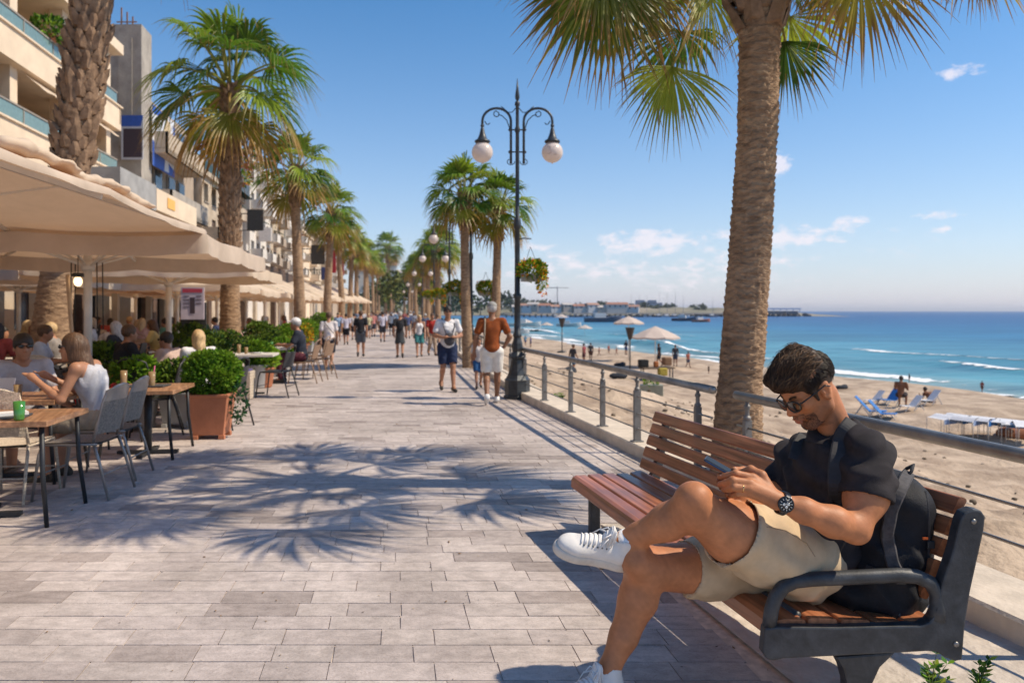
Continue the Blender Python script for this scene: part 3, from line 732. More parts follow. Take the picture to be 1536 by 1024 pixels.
FC=[srgb(240,170,20),srgb(220,90,30),srgb(240,205,50)]
trough=mat('trough_grey',(.34,.32,.29),.8,var=.15)
def basket(p,label,grp=None,sc=1.,seed=1):
    rng=random.Random(seed); t=thing('flower_basket',label,'flower basket',p,group=grp,sc=sc)
    mb=MB(); mb.box((0,0,0),(.42,.22,.14)); mb.box((0,0,.075),(.45,.25,.02)); mb.build('trough',trough,t)
    YG=[srgb(110,140,30),srgb(150,165,40),srgb(80,115,28)]
    mb=MB(); leafclump(mb,(0,0,.15),.25,900,rng,YG,.075,(1.15,.85,.8),.3); leafclump(mb,(.2,-.05,-.04),.14,220,rng,YG,.06,(.7,.8,1.6),.3)
    leafclump(mb,(0,-.02,.17),.27,240,rng,FC+YG[:2],.055,(1.12,.9,.78),.8); leafclump(mb,(.22,-.07,-.1),.15,100,rng,FC,.06,(.6,.8,1.7),.7); mb.build('flowering_leaves',fl,t)
    mb=MB(); 
    for s in(-1,1): mb.tube([(s*.18,0,.1),(-.02,0,.62)],.005,n=4)
    mb.build('wire',iron,t); return t
b0=P(2.13,13.15)
basket((b0.x+.24,b0.y-.05,1.5+(466-417)*13.1/1150),'trough of orange and yellow flowers hung on the nearest lamp post',seed=1,sc=.86)
bk=MB(); bk.tube([(.0,0,2.72),(.1,-.03,2.74),(.24,-.05,2.73)],.012,n=5); bk.build('hook',iron,L0)
for i,(v,sc) in enumerate(((21,1.),(21,1.),(29,1.),(38,1.1))):
    q=P(2.13,v); s=(1,-1,-1,-1)[i]
    basket((q.x+s*.42,q.y,1.5+(466-440)*v/1150 if i<2 else 1.5+20*v/1150),['flower basket hung on the beach side of the second lamp post','flower basket hung on the promenade side of the second lamp post','flower basket hung on the third lamp post','small flower basket hung on the fourth lamp post'][i],sc=.95,seed=5+i,grp='hanging flower baskets')
# ================= railing
steel=mat('brushed_steel',(.30,.28,.26),.42,metal=.7,var=.2,vs=6,bump=.1,bs=70)
postm=mat('post_paint',(.21,.20,.19),.55,metal=.4,var=.15,vs=10)
def rail(name,label,posts,y0,y1,grp,rz_=.03):
    base=Vector((edgeX(posts[0]),posts[0],.12)); t=thing(name,label,'railing',base,group=grp)
    ys=[y0]+[y for y in (13,) if y0<y<y1]+[y1]
    pt=lambda y,z: Vector((edgeX(y),y,z))-base
    mb=MB(); mb.tube([pt(y,.835) for y in ys],.035,n=14)
    for y in (y0,y1): mb.ball(pt(y,.835),.0355,12,8)
    mb.build('handrail',steel,t)
    for z in (.60,.42,.26) if y0>5 else (.60,.42):
        mb=MB(); mb.tube([pt(y,z) for y in ys],.0085,n=6); mb.build('cable',steel,t)
    for i,y in enumerate(posts):
        c=pt(y,.12); mb=MB(); w=.075 if (i%3==1) else .06
        mb.box(c+Vector((0,0,.27)),(w,.045,.54),rz=.2); mb.lathe([(.03,.54),(.032,.56),(.018,.575),(.018,.62),(.026,.635),(.026,.65),(.016,.66),(.014,.69)],c=c,n=10); mb.box(c+Vector((0,0,.006)),(.12,.1,.012),rz=.2)
        mb.build('post',postm,t,bevel=.004)
    return t
rail('railing','grey steel railing running from the palm trunk towards the lamp posts',[6.72,8.1,9.17,10.45,11.8,13.1],6.45,14.2,None)
rail('railing','grey steel railing behind the man, starting in front of the palm trunk',[5.9,4.6,3.3,1.8],0.3,6.05,None)
for k in range(5):
    y0=14.4+k*14; rail('railing','distant length of steel railing beyond the first lamp post',[y0+.3+1.6*i for i in range(9)],y0,y0+13.7,'distant railing lengths')
# ================= bench
wood=mat('bench_wood',(.135,.045,.022),.33,col2=(.30,.115,.055),vs=3.5,stretch=(1,.12,1),bump=.15,bs=40,detail=8,ramp=(.25,.75),coat=.35,spec=.5)
def woodmat(name,c1,c2,rough=.33,coat=.18):
    m=bpy.data.materials.new(name); m.use_nodes=True; N=m.node_tree.nodes; L=m.node_tree.links; b=N['Principled BSDF']; b.inputs['Roughness'].default_value=rough; b.inputs['Coat Weight'].default_value=coat; b.inputs['Coat Roughness'].default_value=.2
    t=N.new('ShaderNodeTexCoord'); mp=N.new('ShaderNodeMapping'); mp.inputs['Rotation'].default_value=(0,0,R(-14)); L.new(t.outputs['Object'],mp.inputs[0])
    m2=N.new('ShaderNodeMapping'); m2.inputs['Scale'].default_value=(34,1.3,30); L.new(mp.outputs[0],m2.inputs[0])
    n=N.new('ShaderNodeTexNoise'); n.inputs['Scale'].default_value=1; n.inputs['Detail'].default_value=9; n.inputs['Distortion'].default_value=.6; L.new(m2.outputs[0],n.inputs[0])
    r=N.new('ShaderNodeValToRGB'); r.color_ramp.elements[0].position=.3; r.color_ramp.elements[1].position=.68; r.color_ramp.elements[0].color=c1+(1,); r.color_ramp.elements[1].color=c2+(1,); L.new(n.outputs[0],r.inputs[0])
    n3=N.new('ShaderNodeTexNoise'); n3.inputs['Scale'].default_value=3; n3.inputs['Detail'].default_value=6; L.new(t.outputs['Object'],n3.inputs[0])
    r3=N.new('ShaderNodeValToRGB'); r3.color_ramp.elements[0].position=.35; r3.color_ramp.elements[1].position=.7; r3.color_ramp.elements[0].color=(.7,.7,.7,1); r3.color_ramp.elements[1].color=(1.25,1.2,1.2,1); L.new(n3.outputs[0],r3.inputs[0])
    mx=N.new('ShaderNodeMix'); mx.data_type='RGBA'; mx.blend_type='MULTIPLY'; mx.inputs[0].default_value=1; L.new(r.outputs[0],mx.inputs[6]); L.new(r3.outputs[0],mx.inputs[7]); L.new(mx.outputs[2],b.inputs['Base Color'])
    rr=N.new('ShaderNodeMapRange'); rr.inputs[3].default_value=rough*.7; rr.inputs[4].default_value=rough*1.5; L.new(n3.outputs[0],rr.inputs[0]); L.new(rr.outputs[0],b.inputs['Roughness'])
    bp=N.new('ShaderNodeBump'); bp.inputs['Strength'].default_value=.35; bp.inputs['Distance'].default_value=.003; L.new(n.outputs[0],bp.inputs['Height']); L.new(bp.outputs[0],b.inputs['Normal'])
    return m
wood=woodmat('bench_wood',(.19,.06,.026),(.52,.20,.088))
frame_m=mat('bench_frame',(.052,.056,.062),.5,metal=.2,var=.25,vs=14,bump=.3,bs=120,bd=.003,stain=.3,ss=9)
BORG=Vector((.961,2.89,0))
def near(a): return Vector((.961+a*1.05,2.89+a*.02,0))
def farp(a): return Vector((.40+a*.86,5.16+a*.33,0))
def BP(a,t,z): p=near(a).lerp(farp(a),t); return Vector((p.x,p.y,z))
bench=thing('bench','brown slatted wooden bench with dark grey metal ends that the man sits on','bench',BORG)
def slat(a,z,w,th,ang,name,t0=0.,t1=1.,r=.012,nose=None):
    prof=[]
    hw,ht=w/2,th/2
    for (sx,sz) in((1,1),(-1,1),(-1,-1),(1,-1)):
        for q in range(4):
            an={(1,1):0,(-1,1):PI/2,(-1,-1):PI,(1,-1):1.5*PI}[(sx,sz)]+q*PI/6
            prof.append((sx*(hw-r)+r*math.cos(an),sz*(ht-r)+r*math.sin(an)))
    if nose:   # rounded front board with fascia
        prof=nose
    ca,sa=math.cos(ang),math.sin(ang); mb=MB(); n=len(prof); K=14; vs=[]
    for i in range(K+1):
        t=t0+(t1-t0)*i/K
        for x,y in prof: vs.append(BP(a+x*ca-y*sa,t,z+x*sa+y*ca-(0 if name=='back_slat' else .05*(1-t)+.012*t))-BORG)
    fs=[(i*n+j,(i+1)*n+j,(i+1)*n+(j+1)%n,i*n+(j+1)%n) for i in range(K) for j in range(n)]+[tuple(range(n)),tuple(reversed(range(K*n,K*n+n)))]
    mb.add(vs,fs,sm=False); o=mb.build(name,wood,bench); return o
nose=[(.06,.0),(.055,.006),(-.02,.008),(-.045,.0),(-.058,-.018),(-.062,-.06),(-.056,-.07),(-.044,-.07),(-.04,-.06),(-.036,-.032),(-.02,-.026),(.055,-.026),(.06,-.02)]
slat(.062,.392,0,0,0,'seat_slat',-.012,1.005,nose=nose)
for k in range(4): slat(.062+.118*(k+1)+.004,.386-.006*k+(.012 if k==3 else 0),.104,.032,R(-2 if k<3 else 6),'seat_slat',-.012,1.0)
for k in range(5):
    zz=.44+.079*k; aa=.592+.030*k; slat(aa,zz,.072,.030,R(70-1.5*k),'back_slat',.006,1.0+.004*(k==4),r=.010)
# near end frame
def pxa(px,py): # outline point in the end-frame plane
    Y=2.87; return ((px-CX)*Y/F-BORG.x, H-(py-HY)*Y/F)
outl=[(1139,972),(1142,935),(1160,933),(1250,934),(1372,931),(1385,926),(1394,915),(1399,895),(1404,868),(1412,845),(1421,818),(1426,795),(1431,775),(1437,764),(1450,759),(1462,761),(1468,770),(1466,790),(1456,835),(1446,880),(1438,930),(1434,981),(1424,984),(1408,978),(1398,971),(1384,969),(1330,972),(1170,980),(1156,983),(1145,981)]
mb=MB(); M=Matrix.Translation((0,-.035,0))
mb.prism([pxa(*p) for p in outl],M,.055); e=mb.build('end_frame',frame_m,bench,bevel=.007)
mb=MB(); 
arm=[(1152,936),(1155,912),(1161,893),(1173,877),(1190,869),(1215,866),(1280,863),(1345,860),(1372,862),(1392,871),(1402,887),(1404,908),(1400,925)]
mb.tube([Vector((pxa(x,y)[0],-.035,pxa(x,y)[1])) for x,y in arm],[.026]+[.027]*10+[.03,.036],n=14); mb.build('armrest',frame_m,bench)
ped=[(1252,982),(1262,1000),(1268,1022),(1270,1100),(1262,1118),(1232,1124),(1232,1127),(1332,1127),(1332,1124),(1312,1118),(1306,1100),(1307,1022),(1318,998),(1342,975)]
mb=MB(); mb.prism([(a,max(z,.012)) for a,z in [pxa(*p) for p in ped]],Matrix.Translation((0,.0,0)),.07); 
for q in range(len(mb.v)):
    x,y,z=mb.v[q]
    if z<.03: mb.v[q]=(x,y,.006 if z<.015 else z)
mb.build('pedestal',frame_m,bench,bevel=.008)
for px,py in ((1424,958),(1450,777)):
    a_,z_=pxa(px,py); mb=MB(); mb.lathe([(.0105,0),(.0105,.003),(.006,.006)],n=8); o_=mb.build('bolt',mat('bolt_steel',(.25,.24,.23),.4,metal=.8),bench,loc=(a_,-.063,z_)); o_.rotation_euler=(PI/2,0,0)
# far end frame & legs
mb=MB(); f0=farp(0)-BORG; ang=math.atan2(.33,.86); Mf=Matrix.Translation(f0-Vector((0,0,0)))@Matrix.Rotation(ang,4,'Z')
mb.prism([(.03,.30),(.03,.345),(.52,.345),(.57,.40),(.66,.74),(.70,.74),(.62,.36),(.60,.30)],Mf@Matrix.Translation((0,-.10,0)),.045); mb.build('end_frame',frame_m,bench,bevel=.005)
for (a,tt) in ((.14,.955),(.52,.955)):
    mb=MB(); p0=BP(a,tt,.33)-BORG; p1=BP(a,tt,.0)-BORG
    mb.box((p0+p1)/2+Vector((0,0,.008)),(.07,.045,.35),rz=ang); mb.box((p1.x,p1.y,.014),(.13,.10,.018),rz=ang); mb.build('leg',frame_m,bench,bevel=.005)
for a in (.12,.50):
    mb=MB(); mb.tube([BP(a,t_,.345)-BORG for t_ in (.005,.5,.99)],.016,n=6); mb.build('seat_rail',frame_m,bench)
# ================= parasols
canv=mat('canvas',(.64,.53,.43),.85,var=.06,vs=2.5,bump=.25,bs=3,bd=.05,trans=.24,stain=.1,ss=1.5,tcol=(.66,.42,.25),spec=.2)
canv2=mat('canvas_pale',(.76,.64,.50),.85,var=.05,vs=2.5,bump=.2,bs=4,bd=.04,trans=.34,stain=.08,ss=1.5,tcol=(.74,.45,.24),spec=.2)
pole_m=mat('parasol_pole',(.66,.62,.57),.45,metal=.2,var=.06)
dark_m=mat('dark_fitting',(.03,.03,.03),.5)
def parasol(c,hw,hl,ze,rise,label,m=canv,val=.17,grp='cafe parasols',fine=True,valsag=.012,pole=True,rz=ROT,pr=.05):
    t=thing('parasol',label,'parasol',(c[0],c[1],0),rz=rz,group=grp); rng=random.Random(int(abs(c[0]*37+c[1]*91)))
    N_=20 if fine else 8
    # canopy grid w/ sag between ribs
    def zf(x,y):
        r=max(abs(x)/hw,abs(y)/hl); q=min(abs(x)/hw,abs(y)/hl)/(r+1e-6); edge=4*q*(1-q) if q<1 else 0
        return ze+rise*(1-r)-valsag*1.6*r*r*edge*2 +.012*math.sin(5*x+3*y)*r*(1-r)
    mb=MB(); mb.grid(lambda a,b:(hw*(2*a-1),hl*(2*b-1),zf(hw*(2*a-1),hl*(2*b-1))),N_,N_); can=mb.build('canopy',m,t)
    # valance
    mb=MB(); K=40 if fine else 10
    per=[(-hw+2*hw*i/K,-hl) for i in range(K)]+[(hw,-hl+2*hl*i/K) for i in range(K)]+[(hw-2*hw*i/K,hl) for i in range(K)]+[(-hw,hl-2*hl*i/K) for i in range(K)]
    vs=[]
    for i,(x,y) in enumerate(per):
        w=.008*math.sin(i*1.3)+.007*math.sin(i*.47+1)
        ox=(1 if x>=hw-1e-6 else -1 if x<=-hw+1e-6 else 0); oy=(1 if y>=hl-1e-6 else -1 if y<=-hl+1e-6 else 0)
        z=zf(x,y); vs+=[(x,y,z),(x+ox*(.012+w*.6),y+oy*(.012+w*.6),z-val*.5),(x+ox*(.01+w),y+oy*(.01+w),z-val-.006*math.sin(i*.8))]
    n=len(per); mb.add(vs,[(3*i+k,3*((i+1)%n)+k,3*((i+1)%n)+k+1,3*i+k+1) for i in range(n) for k in (0,1)],sm=True); mb.build('valance',m,can)
    if pole:
        mb=MB(); mb.tube([(0,0,.05),(0,0,ze+rise-.02)],pr,n=14); mb.lathe([(pr*1.5,ze-.33),(pr*1.7,ze-.3),(pr*1.7,ze-.22),(pr*1.3,ze-.2)],n=12); mb.build('pole',pole_m,t)
        mb=MB(); mb.box((0,0,.03),(.7,.7,.06)); mb.lathe([(.09,.06),(.09,.2),(.06,.24)],n=12); mb.build('base',dark_m,t,bevel=.01)
    if fine:
        for (sx,sy) in ((1,1),(1,-1),(-1,1),(-1,-1),(1,0),(-1,0),(0,1),(0,-1)):
            mb=MB(); mb.bar((sx*.05,sy*.05,ze+rise-.06),(sx*(hw-.05),sy*(hl-.05),ze-.02-(0 if sx and sy else .05)),.03,.04); 
            rb=mb.build('rib',pole_m,t)
            mb=MB(); mb.bar((sx*.06,sy*.06,ze-.26),(sx*hw*.52,sy*hl*.52,ze+rise*.47-.05),.022,.022); mb.build('strut',pole_m,rb)
    return t
cP=lambda u,v:(P(u,v).x,P(u,v).y)
U1=parasol(cP(-4.25,5.55),2.05,3.05,2.44,.62,'nearest large beige parasol with a roll of fabric along its edge, top left',val=.06,grp='cafe parasols')
U2=parasol(cP(-4.12,10.35),1.98,1.98,2.37,.50,'beige parasol on the white pole behind the seated woman',val=.22,grp='cafe parasols',pr=.052)
U3=parasol(cP(-4.55,15.55),1.95,1.9,2.33,.45,'third beige parasol along the cafe row, in front of the golden fronded palm',m=canv2,val=.2,pr=.055)
# pulleys, ropes and the lamp hung below U2
mb=MB()
for x in (-.14,-.19,.13,.2): mb.tube([(x,-.05,2.15),(x*1.05,-.05,1.25)],.008,n=4)
mb.build('rope',dark_m,U2)
for i,(u,v,hw,z,ri) in enumerate([(-6.0,21.3,1.9,2.2,.75),(-5.75,25.0,1.75,2.15,.72),(-5.6,29.2,1.8,2.15,.75),(-5.6,33.4,1.8,2.15,.8),(-5.6,37.6,1.8,2.2,.85),(-5.5,42,1.9,2.2,.9),(-5.4,47,2.,2.25,.95),(-5.4,52,2.1,2.3,1.0),(-5.3,57.5,2.2,2.3,1.1),(-5.3,64,2.4,2.4,1.2),(-5.2,72,2.6,2.4,1.3),(-5.2,82,2.8,2.5,1.4)]):
    lab=['fourth cream parasol in the cafe row, just past the golden fronded palm','fifth cream parasol in the cafe row, its corner nearest the walkers','sixth cream parasol in the cafe row'][i] if i<3 else 'pale pointed parasol far along the cafe row'
    parasol(cP(u,v),hw,hw,z,ri,lab,m=canv2,val=.17,fine=i<3,grp='far cafe parasols' if i>2 else 'cafe parasols',pr=.05)
for i,(u,v) in enumerate([(-8.3,9.4),(-8.3,13.3),(-8.6,17.6),(-8.6,21.6),(-8.6,25.6),(-8.6,29.6),(-8.5,34),(-8.5,38.5)]):
    parasol(cP(u,v),1.75,1.75,2.25,.55,'cream parasol in the back row close to the shop fronts',m=canv2 if i>1 else canv,val=.2,fine=i<3,grp='back row parasols')
# patio lantern by the first palm
ln=thing('heater_lamp','glowing patio lamp hanging under the parasol beside the thick palm','lamp',WY(117,415,9.9))
mb=MB(); mb.lathe([(.06,.05),(.07,.03),(.07,.0),(.02,-.01)],n=12); mb.tube([(0,0,.05),(0,0,.35)],.006,n=4); mb.build('lamp_cap',dark_m,ln)
mb=MB(); mb.ball((0,0,-.06),.05,10,8,sq=(1,1,1.3)); mb.build('bulb',mat('warm_bulb',(1,.72,.4),.4,emit=3.),ln)
mb=MB(); mb.bar((-.05,0,0),(.05,0,-1.35),.045,.03); tag(mb.build('awning_strut',mat('timber_pale',(.50,.33,.19),.6,var=.15,vs=5),loc=WY(107,412,9.8)),'slim pale timber strut leaning beside the thick palm trunk','strut')
# ================= buildings along the cafe side (facade line u=-11)
def stucco(name,c,var=.08,c2=None,bump=.3): return mat(name,c,.9,var=var,col2=c2,vs=1.3,bump=bump,bs=14,detail=8)
peach=stucco('stucco_peach',(.66,.43,.23)); cream=stucco('stucco_cream',(.72,.58,.43)); greyc=stucco('concrete_old',(.27,.24,.21),c2=(.43,.385,.33),bump=.6)
lav=stucco('stucco_lavender',(.46,.42,.43)); stoneb=stucco('stone_beige',(.40,.32,.235),c2=(.56,.46,.345),bump=.6); white_s=stucco('stucco_white',(.66,.61,.55)); brownc=stucco('stucco_brown',(.36,.28,.21),c2=(.45,.36,.28))
glass_b=mat('balcony_glass',(.17,.26,.25),.15,spec=.6,var=.1); glass_w=mat('window_glass',(.035,.045,.055),.12,spec=.8); frame_w=mat('window_frame',(.30,.26,.22),.6); dark_i=mat('interior_shade',(.025,.02,.018),.8,var=.4,vs=2); shop_w=mat('shop_wood',(.10,.06,.04),.6,var=.3,vs=3)
roof_t=mat('teal_roof',(.06,.12,.13),.6,var=.15); metal_g=mat('parapet_grey',(.35,.34,.33),.6,var=.15,vs=2)
def pb(mb,u0,u1,v0,v1,z0,z1):  # box in promenade coords
    vs=[P(u,v,z) for u in(u0,u1) for v in(v0,v1) for z in(z0,z1)]
    mb.add(vs,[(0,1,3,2),(4,6,7,5),(0,4,5,1),(2,3,7,6),(0,2,6,4),(1,5,7,3)],sm=False)
def relb(mb,t): 
    o=t.location; mb.v=[(x-o.x,y-o.y,z-o.z) for x,y,z in mb.v]; return mb
def bt(name,label,u,v,grp=None,cat='building'): return thing(name,label,cat,P(u,v),group=grp)
# --- 1: peach hotel with glass balconies
t=bt('apartment_building','peach building with long glass fronted balconies at far left',-13,20)
mb=MB(); pb(mb,-24,-13.2,3,30.6,0,14.5); pb(mb,-13.2,-12.6,3,30.6,5.6,6.2); relb(mb,t).build('wall',peach,t)
for z0,z1 in ((6.2,7.03),(9.0,9.72)):
    mb=MB(); pb(mb,-13.2,-11,3,31,z0-.25,z0); pb(mb,-11.22,-11,3,31,z0,z1); pb(mb,-13.2,-11,30.8,31,z0,z1); pb(mb,-11.02,-10.93,3,31.05,z1-.06,z1); b_=relb(mb,t).build('balcony',cream,t)
    mb=MB(); pb(mb,-11.13,-11.10,4,30.8,z1+.04,z1+.50); relb(mb,t).build('glass_panel',glass_b,b_)
    mb=MB(); pb(mb,-11.16,-11.07,4,30.8,z1+.50,z1+.55); 
    for v in range(5,31,2): pb(mb,-11.15,-11.08,v,v+.05,z1,z1+.5)
    relb(mb,t).build('handrail',frame_w,b_)
for v in (11,14.5,18.5,22.6,26.2,30.2):
    mb=MB(); pb(mb,-11.75,-11.3,v,v+.45,7.03-.8,9.0-.25); pb(mb,-11.75,-11.3,v,v+.45,9.3,12.5); relb(mb,t).build('column',cream,t)
for z0 in (6.25,9.1,11.9):
    for v in (9,12.3,15.9,19.9,23.8,27.6):
        mb=MB(); pb(mb,-13.22,-13.14,v,v+1.9,z0+.0,z0+2.15); w=relb(mb,t).build('window',frame_w,t)
        mb=MB(); pb(mb,-13.15,-13.11,v+.1,v+.9,z0+.1,z0+2.05); pb(mb,-13.15,-13.11,v+1.0,v+1.8,z0+.1,z0+2.05); relb(mb,t).build('pane',glass_w,w)
mb=MB(); pb(mb,-13.2,-10.9,3,31,11.8,12.2); pb(mb,-24,-11.6,3,24.,12.2,17); relb(mb,t).build('roof',cream,t)
# awning sheet under eave (pale scalloped)
mb=MB(); mb.grid(lambda a,b:P(-11.25+.55*b,23.2+6.8*a,8.72-.42*b-.05*abs(math.sin(a*22))*b),40,4); relb(mb,t).build('awning',canv2,t)
# ground floor: piers and dark openings along all buildings
mb=MB()
t0=bt('shop_front','row of dark shop openings between beige piers behind the cafe tables',-11,22,cat='shop front')
pb(mb,-13.5,-13.2,2,88,0,5.6); relb(mb,t0).build('back_wall',dark_i,t0)  # near-black colour stands in for the shade inside the shops
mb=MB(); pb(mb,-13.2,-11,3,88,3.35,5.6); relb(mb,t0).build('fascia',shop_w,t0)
k=0
for v in [5.5,9,12.4,15.8,19,21.6,24.2,27,29.6,32,35,38.5,42,45.5,49,53,57,61,66,71,77,83]:
    mb=MB(); w=.55 if v<40 else .8; pb(mb,-11.5,-10.95,v,v+w,0,3.35); pb(mb,-11.55,-10.9,v-.05,v+w+.05,3.1,3.3); relb(mb,t0).build('pier',[brownc,shop_w,stoneb][k%3],t0);  # pier colours darkened to paint in more shade behind the cafe
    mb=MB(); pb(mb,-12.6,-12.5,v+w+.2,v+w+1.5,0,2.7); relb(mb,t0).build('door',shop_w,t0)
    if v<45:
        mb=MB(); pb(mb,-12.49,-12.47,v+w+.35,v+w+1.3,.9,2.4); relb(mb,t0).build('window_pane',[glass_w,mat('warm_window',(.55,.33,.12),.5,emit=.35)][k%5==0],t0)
    k+=1
# menu board with white price sheets
def box_thing(name,label,cat,parts,loc,rz=ROT,grp=None):
    t=thing(name,label,cat,loc,rz=rz,group=grp)
    for nm,c,s,m in parts:
        mb=MB(); mb.box(c,s); mb.build(nm,m,t)
    return t
paper=mat('paper_lilac',(.55,.47,.52),.8,var=.1,vs=3); ink=mat('ink_dark',(.06,.04,.05),.8); redm=mat('red_print',(.45,.05,.08),.7)
c=WY(289,455,19.2)
t=box_thing('menu_board','tall menu board on a stand with lilac sheet and dark pictures','menu board',[('board',(0,0,0),(.55,.05,.80),paper),('stand',(0,.06,-.75),(.62,.04,1.55),dark_m),('header',(0,-.031,.32),(.47,.008,.1),redm),('picture',(0,-.031,-.05),(.12,.008,.4),ink)],c,rz=.15)
for q in range(7):
    mb=MB(); mb.box((-.15+.3*(q%2),-.031,.18-.09*(q//2)),(.14,.006,.02)); mb.build('text_line',ink,t)
# grey metal parapet & pale lit sign band on first-floor terrace
t=bt('terrace','grey metal clad terrace parapet above the parasols with a pale end',-10.6,26,cat='terrace')
mb=MB(); pb(mb,-11,-8.9,25.,28.8,5.25,6.2); relb(mb,t).build('parapet',metal_g,t)
mb=MB(); pb(mb,-11,-8.9,28.85,34.7,5.3,6.12); relb(mb,t).build('pale_panel',cream,t)
mb=MB(); pb(mb,-8.89,-8.87,30.2,31.2,5.55,5.95); relb(mb,t).build('orange_mark',mat('orange_mark',(.8,.45,.12),.7),t)
for v in (25.3,28.8,31.5,34.3): mb=MB(); pb(mb,-9.3,-9.1,v,v+.2,0,5.3); relb(mb,t).build('post',metal_g,t)
# --- 2: concrete tower slab block with banners
t=bt('apartment_building','lavender block with a tall dark concrete tower slab and white and blue banners',-12,34)
mb=MB(); pb(mb,-24,-13.8,31.3,42,0,13.3); relb(mb,t).build('wall',lav,t)
mb=MB(); pb(mb,-12.3,-10.9,33.2,34.6,5.2,13.9); pb(mb,-11.9,-11.3,33.16,33.2,8.6,13.3); relb(mb,t).build('tower_slab',greyc,t)
mb=MB(); pb(mb,-13.8,-11.2,34.6,43,5.2,11.2); relb(mb,t).build('front_wall',brownc,t)
mb=MB(); 
for q in range(3): pb(mb,-12.05+.25*q,-11.99+.25*q,33.9,33.95,13.9,14.9-.2*q)
pb(mb,-12.2,-11.3,33.8,33.84,14.2,14.25); relb(mb,t).build('antenna',mat('rust',(.30,.16,.09),.8),t)
for z0,d in ((6.0,1.1),(8.6,.9)):
    mb=MB(); pb(mb,-12.3,-11+d,35-.6,41,z0,z0+.22); pb(mb,-11+d-.12,-11+d,34.4,41,z0,z0+.95); pb(mb,-12.3,-11+d,34.4,34.52,z0+.2,z0+.95); relb(mb,t).build('balcony',greyc if z0<7 else stoneb,t)
for v in (35.6,37.8,39.6):
    for z0 in (6.3,8.9): 
        mb=MB(); pb(mb,-11.19,-11.1,v,v+1.2,z0,z0+1.9); w=relb(mb,t).build('window',frame_w,t); mb=MB(); pb(mb,-11.11,-11.06,v+.1,v+1.1,z0+.1,z0+1.8); relb(mb,t).build('pane',glass_w,w)
mb=MB(); pb(mb,-13.79,-13.7,31.8,33,8.6,10.6); w=relb(mb,t).build('window',frame_w,t); mb=MB(); pb(mb,-13.71,-13.66,31.9,32.9,8.7,10.5); relb(mb,t).build('pane',glass_w,w)
bw=mat('banner_white',(.62,.63,.66),.7,var=.05); bb=mat('banner_blue',(.03,.10,.42),.6,var=.15); bo=mat('banner_ochre',(.55,.42,.25),.7)
for (px0,px1,Ya,zt,zb,lab) in ((230,259,None,10.7,8.0,'large white and blue banner hanging on the building corner'),(189,213,None,9.9,8.0,'smaller banner with blue top hanging by the tower slab')):
    g=thing('banner',lab,'banner',P(-10.75,34.8) if px0==230 else P(-10.85,33.1)); o=g.location
    if px0==230:
        A=P(-10.75,34.2);B=P(-10.75,37.6)
    else: A=P(-11.7,33.0);B=P(-10.75,33.0)
    nn=Vector((1,KP,0)).normalized() if px0==230 else Vector((0,-1,0))
    def bp(f,z,off): q=A.lerp(B,f)+nn*off-o; return (q.x,q.y,z)
    def sheetb(nm,m,pts,off,par=g):
        mb=MB(); a=[bp(f,zb+(zt-zb)*h_,off) for f,h_ in pts]; b=[bp(f,zb+(zt-zb)*h_,off-.02) for f,h_ in pts]; n=len(pts)
        mb.add(a+b,[tuple(range(n)),tuple(reversed(range(n,2*n)))]+[(i,(i+1)%n,(i+1)%n+n,i+n) for i in range(n)],sm=False); return mb.build(nm,m,par)
    sh=sheetb('cloth',bw,[(0,0),(1,0),(1,1),(0,1)],.02)
    if px0==230:
        sheetb('blue_print',bb,[(0,0),(1,0),(1,.12),(.6,.22),(.3,.3),(0,.42)],.027,g); sheetb('blue_print',bb,[(.0,.86),(.35,.9),(.5,1),(0,1)],.027,g); sheetb('pale_figure',bo,[(.45,.4),(.85,.3),(.8,.9),(.6,.97),(.5,.7)],.027,g); sheetb('blue_print',bb,[(.9,.3),(1,.3),(1,.95),(.93,.9)],.03,g); sheetb('white_mark',bw,[(.5,.02),(.72,.03),(.7,.2),(.55,.24)],.034,g)
    else: sheetb('blue_print',bb,[(0,.75),(.9,.75),(1,1),(0,1)],.027,g); sheetb('dark_print',ink,[(.1,.05),(.95,.05),(.95,.7),(.1,.7)],.03,g)
